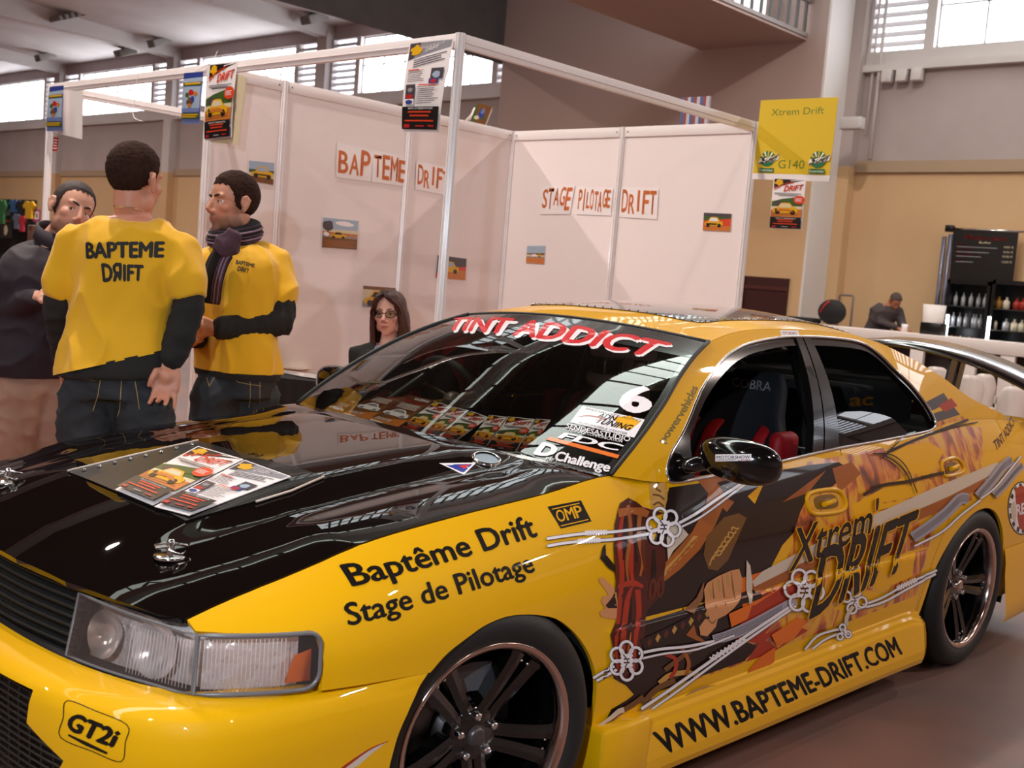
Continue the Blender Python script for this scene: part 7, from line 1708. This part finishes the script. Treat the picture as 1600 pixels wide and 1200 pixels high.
# ---- man with his back to the camera
def man_back():
    d = 3.9; J = lambda u, v, dd=0: at_depth(u, v, d+dd)
    t = thing('person', 'man seen from behind in a yellow BAPTEME DRIFT T-shirt, thumb hooked in his jeans pocket', 'person', tuple(ground(J(190, 600), 0)))
    loc = np.array(t.location); off = lambda P: np.array(P)
    fwd = dirv(-4); ah = nrm(J(228, 604)-J(135, 612)); as_ = nrm(J(286, 376)-J(112, 364)); ah[2] *= .4; ah = nrm(ah)
    pel = J(183, 606, .0); neck = J(208, 332, .02); 
    sh = [J(116, 372), J(280, 384)]; el = [J(92, 486, .02), J(296, 478, -.03)]; wr = [J(104, 566, .16), J(268, 566, -.06)]
    hips = [J(140, 618), J(226, 614)]; kn = [hips[0]*[1, 1, 0]+[0, 0, .50]-R0*.02, hips[1]*[1, 1, 0]+[0, 0, .50]+R0*.03]; an = [ground(kn[0])-R0*.02, ground(kn[1])+R0*.04]
    hc = J(212, 282, .0); HM = head_matrix(hc, dirv(24), tilt=.03, nod=-.04)
    tb = J(262, 585, -.09)
    hands = [dict(wrist=wr[0], dirv=(0, 0, -1)+fwd*.3, palm_n=R0, curl=.4, thumb_side=-1), dict(wrist=J(265, 567, -.06), dirv=J(258, 606, -.075)-J(264, 568, -.06), palm_n=-F0+R0*.15, curls=[.35, .5, .4, .06], spread=.3, thumb_side=1, thumb=[J(244, 580, -.10), J(237, 592, -.105), J(233, 602, -.10)], sc=1.05)]
    b = body_mesh(t, HM, neck, pel, sh, el, wr, hips, kn, an, ah, as_, fwd, MTAB, hands, '#c98a70', tintkw=dict(stubble=None))
    hair_cap('hair', HM, HAIRB, t, .006, .07, .05, .006, -.072, .0022, (.97, .98, 1.03), 3)
    mb = MB(); torso(mb, pel, neck, ah, as_, fwd, MTAB, .030, .02, .955, gw=([0, .2, .5, .75, .9, 1], [1.3, 1.0, .8, .65, .5, .1]))
    for s, e in zip(sh, el): limb(mb, [lerp(s, neck, .62)+[0, 0, -.02], lerp(s, neck, .28)+[0, 0, -.022], s+[0, 0, -.012], lerp(s, e, .62)], [.042, .056, .066, .076])
    hem0, hem1 = J(103, 582, -.1), J(262, 548, -.1); hn = np.cross(hem1-hem0, F0); hn = hn if hn[2] < 0 else -hn
    cuts = [(hem0, hn)]
    for s, e in zip(sh, el): cuts = cuts
    shirt = remeshed(mb, 'tshirt', TSH, t, .008, 16, cloth_noise(.0095, (11, 11, 5), 4.), cuts)
    mb = MB(); torso(mb, pel, neck, ah, ah, fwd, MTAB, .027, .06, .30); remeshed(mb, 'undershirt_hem', KNIT, t, .010, 2, None, [(hem0+[0, 0, .006], -hn), (J(183, 594), (0, 0, -1))])
    for s, e, w in zip(sh, el, wr):
        mb = MB(); limb(mb, [lerp(s, e, .40), lerp(s, e, .75), e, lerp(e, w, .5), lerp(e, w, .92)], [.060, .060, .054, .052, .045])
        remeshed(mb, 'knit_sleeve', KNIT, t, .009, 5, cloth_noise(.004, (10, 10, 26), 1.))
    tr = legs(hips[0], hips[1], kn[0], kn[1], an[0], an[1], .085, JEAN, t, .010, pel, ah, fwd, MTAB)
    for px in (([(157, 592), (153, 618), (145, 642)]), ([(190, 592), (187, 640), (183, 652)]), ([(210, 590), (215, 620), (218, 640)])):
        bv = BVHTree.FromPolygons([v.co for v in tr.data.vertices], [tuple(p.vertices) for p in tr.data.polygons]); pts = []
        for u, v in dense(px, 6, False):
            h = bv.ray_cast(Vector(CAM), Vector(px_ray(u, v)).normalized())
            if h[0] is not None: pts.append(np.array(h[0])-px_ray(u, v)*.0005)
        if len(pts) > 2: mb = MB(); mb.tube(pts, .0016, 5); mb.build('seam_stitching', STITCH, tr)
    bv = BVHTree.FromPolygons([v.co for v in tr.data.vertices], [tuple(p.vertices) for p in tr.data.polygons])
    pts = [h[0] for h in (bv.ray_cast(Vector(CAM), Vector(px_ray(u, v)).normalized()) for u, v in ((121, 590), (138, 593), (156, 596))) if h[0]]
    if len(pts) > 1: mb = MB(); mb.tube([np.array(p)-F0*.002 for p in pts], .006, 6, sq=((0, 0, 1), .5)); mb.build('pocket_zip', mat('zip_brass', '#4a3b22', rough=.4, metal=.6), tr)
    shoes(an, fwd, t)
    pn = -F0; pp = J(185, 400, -.16)
    print_on(shirt, 'BAPTEME', [(125, 404), (246, 402), (246, 375), (122, 377)], PRINTB, shirt, 'shirt_lettering', pp, pn, .045)
    print_on(shirt, 'DЯIFT', [(154, 441), (216, 439), (217.5, 413), (151, 410)], PRINTB, shirt, 'shirt_lettering', pp, pn, .045)
    bv = BVHTree.FromPolygons([v.co for v in b.data.vertices], [tuple(p.vertices) for p in b.data.polygons]); pts = []
    for u, v in smooth_line([(178, 322), (188, 324), (200, 324), (212, 326), (222, 330)], 4):
        h = bv.ray_cast(Vector(CAM), Vector(px_ray(u, v)).normalized())
        if h[0]: pts.append(np.array(h[0])-F0*.003)
    if len(pts) > 2: mb = MB(); mb.tube(pts, .0022, 6); mb.build('neck_chain', mat('chain_gold', '#d8c49a', rough=.2, metal=1), t)
    settle(t)
man_back()

# ---- man with the scarf
def man_scarf():
    d = 4.55; J = lambda u, v, dd=0: at_depth(u, v, d+dd)
    t = thing('person', 'man in a yellow T-shirt with a striped purple scarf, looking to the left', 'person', tuple(ground(J(365, 600), 0)))
    fwd = dirv(180+38)      # faces the camera, turned to the picture's left
    right = np.cross(fwd, (0, 0, 1)); ah = right; as_ = right
    pel = J(368, 604, .02); neck = J(372, 372, .03)
    sL = J(430, 402, .06); sR = J(323, 405, -.10+.1)
    sh = [sL, sR]; el = [J(442, 503, .0), J(292, 500, .06)]; wr = [J(338, 513, -.16), J(308, 530, -.10)]
    hips = [J(398, 618, .06), J(338, 616, -.03)]; kn = [hips[0]*[1, 1, 0]+[0, 0, .50], hips[1]*[1, 1, 0]+[0, 0, .50]]; an = [ground(k) for k in kn]
    HM = head_matrix(J(363, 318, .0), dirv(180+46), tilt=0.02, nod=-.02)
    hands = [dict(wrist=wr[0]+R0*-.01, dirv=-R0+np.array([0, 0, .05])-F0*.1, palm_n=F0+np.array([0, 0, -.2]), curl=.45, thumb_side=1), dict(wrist=wr[1], dirv=-R0*.2-F0*.8, palm_n=(0, 0, 1), curl=.5, thumb_side=1)]
    body_mesh(t, HM, neck, pel, sh, el, wr, hips, kn, an, ah, as_, fwd, MTAB, hands, '#c4886c', tintkw=dict(stubble='#4c3a32', lips='#a05a4e'))
    hair_cap('hair', HM, HAIRB, t, .007, .072, .052, -.014, -.074, .0020, (.98, .98, 1.04), 5); eyes(HM, t, BROWB, gaze=(.3, 0))
    mb = MB(); torso(mb, pel, neck, ah, as_, fwd, MTAB, .026, .05, .955, gw=([0, .2, .5, .75, .9, 1], [1.1, 1.0, .9, .7, .5, .1]))
    for s, e in zip(sh, el): limb(mb, [lerp(s, neck, .62)+[0, 0, -.02], lerp(s, neck, .28)+[0, 0, -.02], s+[0, 0, -.01], lerp(s, e, .60)], [.042, .054, .064, .072])
    shirt = remeshed(mb, 'tshirt', TSH, t, .008, 16, cloth_noise(.009, (11, 11, 5), 9.), [(J(360, 578, 0), (0, 0, -1))])
    mb = MB(); torso(mb, pel, neck, ah, ah, fwd, MTAB, .026, .0, .25); remeshed(mb, 'undershirt_hem', KNIT, t, .010, 2, None, [(J(360, 588, 0), (0, 0, -1)), (J(360, 577.5, 0), (0, 0, 1))])
    for s, e, w in zip(sh, el, wr):
        mb = MB(); limb(mb, [lerp(s, e, .45), lerp(s, e, .8), e, lerp(e, w, .5), lerp(e, w, .93)], [.058, .060, .060, .052, .046]); remeshed(mb, 'knit_sleeve', KNIT, t, .009, 5, cloth_noise(.004, (26, 26, 10), 6.))
    mb = MB(); w = wr[0]; mb.tube([lerp(el[0], w, .93), lerp(el[0], w, .985)], .040, 14); mb.build('white_cuff', WHITE, t)
    tr = legs(hips[0], hips[1], kn[0], kn[1], an[0], an[1], .085, JEAN, t, .010, pel, ah, fwd, MTAB, top=.12)
    bv = BVHTree.FromPolygons([v.co for v in tr.data.vertices], [tuple(p.vertices) for p in tr.data.polygons])
    for px in ([(361, 588), (372, 597), (392, 601), (408, 603)], [(391, 590), (391, 620), (389, 638)], [(406, 596), (406, 630)], [(323, 590), (327, 604), (336, 588)]):
        pts = []
        for u, v in dense(px, 4, False):
            h = bv.ray_cast(Vector(CAM), Vector(px_ray(u, v)).normalized())
            if h[0] is not None: pts.append(np.array(h[0])-px_ray(u, v)*.0005)
        if len(pts) > 2: mb = MB(); mb.tube(pts, .0014, 5); mb.build('seam_stitching', STITCH, tr)
    shoes(an, fwd, t)
    pn = -F0+R0*.1; pp = J(382, 415, -.16)
    print_on(shirt, 'BAPTEME', [(366, 412), (396, 418), (397, 412), (366.6, 405)], PRINTB, shirt, 'shirt_lettering', pp, pn, .03); print_on(shirt, 'DЯIFT', [(369, 423), (388, 427), (389, 420), (370.5, 415)], PRINTB, shirt, 'shirt_lettering', pp, pn, .03)
    # scarf: loop, knot and hanging ends
    S1, S2, S3 = mat('scarf_black', '#15100f', rough=.95), mat('scarf_purple', '#4a3340', rough=.95), mat('scarf_pale', '#8a6f84', rough=.95)
    sc = thing('striped_scarf', 'x', 'x'); 
    for k in ('label', 'category'): del sc[k]
    sc.parent = t; sc.matrix_parent_inverse = Matrix.Identity(4); sc.location = (0, 0, 0)
    c = lerp(neck, np.array(HM@Vector((0, -.02, -.10))), .42); rr, ff = right, fwd
    def loop(z, r, g): return [c+rr*math.cos(a)*r*1.08+ff*(math.sin(a)*r+.012)+np.array([0, 0, z+g*math.sin(a)]) for a in np.linspace(0, 2*PI, 26)[:-1]]
    def bundle(path_fn, name, parts):
        for nm, m, off, r in parts: pass
    mb = MB(); mb.tube(loop(.0, .072, -.028), .034, 12, closed=True, sq=((0, 0, 1), 1.25)); lp = mb.build('scarf_loop', S1, sc)
    for dz, dr, m in ((.030, .020, S2), (.014, .031, S3), (-.004, .034, S2), (-.016, .033, S3), (-.028, .026, S2)):
        mb = MB(); mb.tube(loop(dz, .072+dr, -.028), .0042, 6, closed=True); mb.build('scarf_stripe', m, lp)
    kp = J(352, 384, -.20)
    mb = MB(); mb.tube([kp+np.array([0, 0, .055])+R0*.035, kp+R0*.012+np.array([0, 0, .015]), kp-R0*.015-np.array([0, 0, .03])], [.032, .044, .034], 12); mb.ball(tuple(kp+F0*.02), (.05, .045, .045), 10)
    kn_ = remeshed(mb, 'scarf_knot', S2, sc, .007, 3, cloth_noise(.006, (20, 20, 20), 3.))
    def tail(px, w, nm):
        P = smooth_line([J(u, v, dd) for u, v, dd in px], 5); mb = MB(); mb.tube(P, [.030]+[w]*(len(P)-2)+[w*.95], 12, sq=(F0, .32)); o = mb.build(nm, S1, sc)
        for k, m in ((.15, S2), (.38, S3), (.55, S2), (.72, S3), (.86, S2)):
            mb = MB(); mb.tube([p+R0*w*k*.95-F0*(w*.34*math.sqrt(max(0, 1-k*k))+.001) for p in P], .0036, 6); mb.build('scarf_stripe', m, o)
    tail([(352, 392, -.19), (342, 410, -.20), (333, 440, -.205), (329, 474, -.19)], .038, 'scarf_end'); tail([(346, 394, -.17), (335, 412, -.18), (327, 440, -.19), (324, 468, -.18)], .032, 'scarf_end')
    settle(t)
man_scarf()

# ---- man in the dark shirt at the left edge
def man_dark():
    d = 4.7; J = lambda u, v, dd=0: at_depth(u, v, d+dd)
    t = thing('person', 'man in a dark purple shirt and beige trousers at the left edge, behind the others', 'person', tuple(ground(J(48, 600), 0)))
    fwd = dirv(180-48); right = np.cross(fwd, (0, 0, 1)); ah = right; as_ = right
    pel = J(52, 598, .05); neck = J(82, 378, .02)
    sh = [J(112, 408, .12), J(32, 412, -.04)]; el = [J(120, 500, .1), J(8, 492, -.05)]; wr = [J(100, 520, -.1), J(58, 464, -.20)]
    hips = [J(82, 612, .10), J(30, 606, -.0)]; kn = [hips[0]*[1, 1, 0]+[0, 0, .50]+R0*.03, hips[1]*[1, 1, 0]+[0, 0, .50]-R0*.02]; an = [ground(kn[0])+R0*.04, ground(kn[1])-R0*.02]
    HM = head_matrix(J(113, 329, .0), dirv(180-42), tilt=-.30, nod=-.05, sc=1.0)
    hands = [dict(wrist=wr[0], dirv=R0*.3-F0*.6, palm_n=(0, 0, 1), curl=.5, thumb_side=1), dict(wrist=wr[1], dirv=R0*.85+np.array([0, 0, .22])-F0*.3, palm_n=F0*.3+np.array([0, 0, -1.]), curl=.9, thumb_side=-1)]
    body_mesh(t, HM, neck, pel, sh, el, wr, hips, kn, an, ah, as_, fwd, MTAB, hands, '#cf9880', tintkw=dict(stubble='#5a3626', lips='#9c5648'))
    hair_cap('hair', HM, mat('hair_cropped', '#2c1a16', rough=.7, bump=(300, .6, .003)), t, .004, .083, .066, -.005, -.06, .0012, (1, 1, 1), 8); eyes(HM, t, BROWB, gaze=(.35, -.05))
    DKS = mat('dark_purple_shirt', '#231521', rough=.75)
    mb = MB(); torso(mb, pel, neck, ah, as_, fwd, MTAB, .034, -.02, .96, gw=([0, .2, .5, .75, .9, 1], [1.1, 1.0, .9, .7, .5, .2]))
    for s, e, w in zip(sh, el, wr): limb(mb, [lerp(s, neck, .55)+[0, 0, -.01], lerp(s, neck, .2), s, lerp(s, e, .5), e, lerp(e, w, .5), lerp(e, w, .92)], [.055, .062, .070, .066, .062, .055, .046])
    remeshed(mb, 'shirt', DKS, t, .009, 5, cloth_noise(.008, (9, 9, 8), 2.), [(J(52, 588, 0), (0, 0, -1))])
    c = lerp(neck, np.array(HM@Vector((0, -.02, -.10))), .35); mb = MB()
    ring = [(c+right*math.cos(a)*.075+fwd*(math.sin(a)*.074+.004)+np.array([0, 0, .015-.03*math.sin(a)])) for a in np.linspace(.5*PI+.35, 2.5*PI-.35, 24)]
    mb.tube(ring, .030, 8, sq=((0, 0, 1), .16) if False else None) if False else mb.add([p for q in ring for p in (q+np.array([0, 0, .03])+(q-c)*-.02, q+np.array([0, 0, -.03])+(q-c)*.22)], [(2*i, 2*i+1, 2*i+3, 2*i+2) for i in range(len(ring)-1)], True)
    o = mb.build('shirt_collar', DKS, t); sm = o.modifiers.new('thick', 'SOLIDIFY'); sm.thickness = .006
    BEI = mat('beige_trousers', '#a98672', rough=.85, noise=(4, '#9c7a66', .25))
    legs(hips[0], hips[1], kn[0], kn[1], an[0], an[1], .092, BEI, t, .011, pel, ah, fwd, MTAB, top=.12, grow=.018); shoes(an, fwd, t)
    settle(t)
man_dark()

# ---- seated woman
def woman():
    d = 6.1; J = lambda u, v, dd=0: at_depth(u, v, d+dd)
    t = thing('person', 'seated woman with long brown hair, dark glasses and a black jacket behind the car', 'person', tuple(ground(J(608, 560), 0)))
    fwd = dirv(180+12); right = np.cross(fwd, (0, 0, 1)); ah = right
    neck = J(608, 538, .02); pel = np.array(neck)*[1, 1, 0]+[0, 0, .52]
    sh = [neck+right*-.165+[0, 0, -.055], neck+right*.165+[0, 0, -.055]]; sh = [np.array(s) for s in sh]
    el = [s+fwd*.02+[0, 0, -.27] for s in sh]; wr = [e+fwd*.22+right*(.06 if i == 0 else -.06)+np.array([0, 0, .02]) for i, e in enumerate(el)]
    hips = [pel-right*.09+[0, 0, .0], pel+right*.09+[0, 0, .0]]; kn = [h+fwd*.42 for h in hips]; an = [ground(k) for k in kn]
    HM = head_matrix(J(608, 489, .0), dirv(180+10), tilt=.05, nod=-.06, sc=1.0)
    hands = [dict(wrist=wr[0], dirv=fwd, palm_n=(0, 0, -1), curl=.25, thumb_side=-1, sc=.88), dict(wrist=wr[1], dirv=fwd, palm_n=(0, 0, -1), curl=.25, thumb_side=1, sc=.88)]
    body_mesh(t, HM, neck, pel, sh, el, wr, hips, kn, an, ah, ah, fwd, FTAB, hands, '#d8a796', fem=True, tintkw=dict(lips='#b0524e'), arm=.038)
    eyes(HM, t, mat('brow_brown', '#3a2018', rough=.7), fem=True)
    BJ = mat('black_jacket', '#0e0c0d', rough=.85)
    mb = MB(); torso(mb, pel, neck, ah, ah, fwd, FTAB, .020, -.05, .93)
    for s, e, w in zip(sh, el, wr): limb(mb, [lerp(s, neck, .5)+[0, 0, -.01], s, e, lerp(e, w, .9)], [.05, .056, .050, .042])
    remeshed(mb, 'jacket', BJ, t, .010, 4, cloth_noise(.005, (10, 10, 10), 5.))
    jk = [o for o in t.children if o.name.startswith('jacket')][-1]
    bv = BVHTree.FromPolygons([v.co for v in jk.data.vertices], [tuple(q.vertices) for q in jk.data.polygons])
    bm = flat_polys([([(588, 536), (634, 532), (624, 560), (612, 590), (600, 566)], [])]); cut_grid(bm, (3, 3))
    for v in bm.verts:
        h = bv.ray_cast(Vector(CAM), Vector(px_ray(v.co.x, v.co.y)).normalized()); v.co = (h[0]+Vector(fwd)*.004) if h[0] is not None else Vector(neck)
    mb = MB(); mb.from_bm(bm, None, True); mb.build('neckline', mat('neckline_skin', '#d8a796', rough=.5), jk, fix=False)
    legs(hips[0], hips[1], kn[0], kn[1], an[0], an[1], .075, mat('black_trousers', '#121013', rough=.85), t, .013, pel, ah, fwd, FTAB, top=.1)
    HW = mat('hair_auburn', '#4a2014', rough=.5, noise=(60, '#331410', .3))
    # long hair: a curtain open at the face
    vs = []; n = 41; zs = np.linspace(.128, -.30, 24)
    for z in zs:
        if z > .034: k = math.sqrt(max(0, 1-((z-.034)/.095)**2)); rx, ry = .088*k, .110*k; op = 0.0 if z > .102 else .72*min(1, (.102-z)/.05)
        else: f = (.034-z)/.33; rx, ry = .090+.034*f+.008*math.sin(f*6), .110-.030*f; op = .80-.12*f
        for i in range(n):
            a = PI/2+op+(2*PI-2*op)*i/(n-1); w = 1+.03*math.sin(i*2.1+z*30)+.02*math.sin(i*5.3)
            vs.append(tuple(HM@Vector((rx*math.cos(a)*w, -.014+ry*math.sin(a)*w-(.02*max(0, -z)/.3), z-.02*abs(math.sin(i*3.7))*(z < -.24)))))
    mb = MB(); mb.add(vs, [(r*n+i, r*n+i+1, (r+1)*n+i+1, (r+1)*n+i) for r in range(len(zs)-1) for i in range(n-1)], True)
    h = mb.build('long_hair', HW, t); s = h.modifiers.new('thick', 'SOLIDIFY'); s.thickness = .014; s.offset = -1
    rnd = random.Random(4)
    for k in range(9):
        x0 = .022-.004*k; mb = MB(); P = [(x0, .058, .118), (x0+.025+.004*k, .088, .085), (.052+.002*k, .080, .045-.002*k), (.074+.0012*k, .052, .0), (.080, .03, -.06)]
        mb.tube([tuple(HM@Vector(p)) for p in smooth_line(P, 5)], .0075, 6); mb.build('fringe_strand', HW, h)
    for k in range(5):
        x0 = .020-.004*k; mb = MB(); P = [(x0, .058, .118), (x0-.03, .082, .088), (-.062-.002*k, .064, .04), (-.078, .038, -.02), (-.082, .025, -.09)]
        mb.tube([tuple(HM@Vector(p)) for p in smooth_line(P, 5)], .0075, 6); mb.build('fringe_strand', HW, h)
    GLM = mat('glasses_frame', '#140e0e', rough=.25)
    g = bpy.data.objects.new('glasses', None); C.objects.link(g); g.parent = t
    for s in (-1, 1):
        mb = MB(); ring = [(s*.033+.026*math.copysign(abs(math.cos(a))**.7, math.cos(a)), .094-.010*abs(s*.033+.026*math.cos(a)-0)/.06, -.001+.0165*math.copysign(abs(math.sin(a))**.8, math.sin(a))) for a in np.linspace(0, 2*PI, 25)[:-1]]
        mb.tube([tuple(HM@Vector(p)) for p in ring], .0022, 6, closed=True); mb.tube([tuple(HM@Vector(p)) for p in ((s*.059, .086, .006), (s*.078, .06, .006), (s*.082, .0, .004))], .002, 6); mb.build('lens_rim', GLM, g)
        mb = MB(); mb.add([tuple(HM@Vector(p)) for p in ring], [tuple(range(24))]); mb.build('lens', SIDEGL, g)
    mb = MB(); mb.tube([tuple(HM@Vector(p)) for p in ((-.009, .096, .004), (0, .099, .006), (.009, .096, .004))], .002, 6); mb.build('bridge', GLM, g)
    mb = MB(); mb.tube(smooth_line([neck+right*.06+fwd*.02+[0, 0, .0], neck+right*.055+fwd*.075+[0, 0, -.06], neck+right*.03+fwd*.12+[0, 0, -.18], neck+fwd*.135+[0, 0, -.30]], 5), .006, 6, sq=(tuple(fwd), .3)); mb.build('lanyard', mat('lanyard_blue', '#5a6f94', rough=.6), t)
    ch = thing('folding_chair', 'dark chair the seated woman sits on', 'chair', tuple(np.array(pel)*[1, 1, 0]))
    o = np.array(pel)*[1, 1, 0]; rt = lambda a, b, z: right*a+fwd*b+np.array([0, 0, z]); CH = mat('chair_dark', '#1c1a1a', rough=.5)
    mb = MB(); mb.add([rt(a, b, z) for z in (.405, .43) for a, b in ((-.2, -.2), (.2, -.2), (.2, .22), (-.2, .22))], [(3, 2, 1, 0), (4, 5, 6, 7), (0, 1, 5, 4), (1, 2, 6, 5), (2, 3, 7, 6), (3, 0, 4, 7)]); mb.build('seat', CH, ch)
    mb = MB(); mb.add([rt(a, b, z) for b, z in ((-.24, .60), (-.27, .82)) for a in (-.19, .19)]+[rt(a, b-.015, z) for b, z in ((-.24, .60), (-.27, .82)) for a in (-.19, .19)], [(0, 1, 3, 2), (6, 7, 5, 4), (0, 2, 6, 4), (1, 5, 7, 3), (2, 3, 7, 6), (0, 4, 5, 1)]); mb.build('backrest', CH, ch)
    for a, b in ((-.19, -.2), (.19, -.2), (-.19, .2), (.19, .2)): mb = MB(); mb.tube([rt(a, b, .008), rt(a, b, .41)]+([rt(a, -.27, .82)] if b < 0 else []), .011, 8); mb.build('leg', CH, ch)
    settle(t)
woman()
# ---- man bending over the bar, far behind
def barman():
    y = BYF+.85; J = lambda u, v, dy=0: at_y(u, v, y+dy)
    t = thing('person', 'man in a dark grey shirt bending over the bar counter', 'person', tuple(J(1365, 520)*[1, 1, 0]))
    fwd = nrm([.75, -.66, 0]); right = np.cross(fwd, (0, 0, 1))
    pel = J(1366, 534)-fwd*.10; neck = J(1388, 476); sc = float(np.linalg.norm(neck-pel))/.56
    hc = J(1399, 471); HM = head_matrix(hc, fwd, tilt=0, nod=-.75, sc=1.0)
    sh = [neck-right*.18+[0, 0, -.07]-fwd*.04, neck+right*.18+[0, 0, -.07]-fwd*.04]; el = [J(1396, 505)-right*.12, J(1392, 505)+right*.14]; wr = [J(1412, 514)-right*.03, J(1410, 514)+right*.06]
    hips = [pel-right*.09, pel+right*.09]; kn = [h*[1, 1, 0]+[0, 0, .5] for h in hips]; an = [ground(k) for k in kn]
    body_mesh(t, HM, neck, pel, sh, el, wr, hips, kn, an, right, right, fwd, MTAB, [dict(wrist=wr[0], dirv=fwd+[0, 0, -.1], palm_n=(0, 0, -1), curl=.3, thumb_side=-1), dict(wrist=wr[1], dirv=fwd+[0, 0, -.1], palm_n=(0, 0, -1), curl=.3, thumb_side=1)], '#a8684a', voxel=.010)
    hair_cap('hair', HM, mat('hair_grey_brown', '#4a3a34', rough=.8), t, .004, .08, .06, .0, -.06, .001); eyes(HM, t, BROWB)
    mb = MB(); torso(mb, pel, neck, right, right, fwd, MTAB, .028, -.02, .96)
    for s, e, w in zip(sh, el, wr): limb(mb, [lerp(s, neck, .4), s, e, lerp(e, w, .85)], [.06, .072, .060, .048])
    remeshed(mb, 'shirt', mat('dark_grey_shirt', '#43393a', rough=.85), t, .014, 3, cloth_noise(.008, (8, 8, 8), 3.))
    legs(hips[0], hips[1], kn[0], kn[1], an[0], an[1], .085, JEAN, t, .02, pel, right, fwd, MTAB); shoes(an, fwd, t); settle(t)
barman()
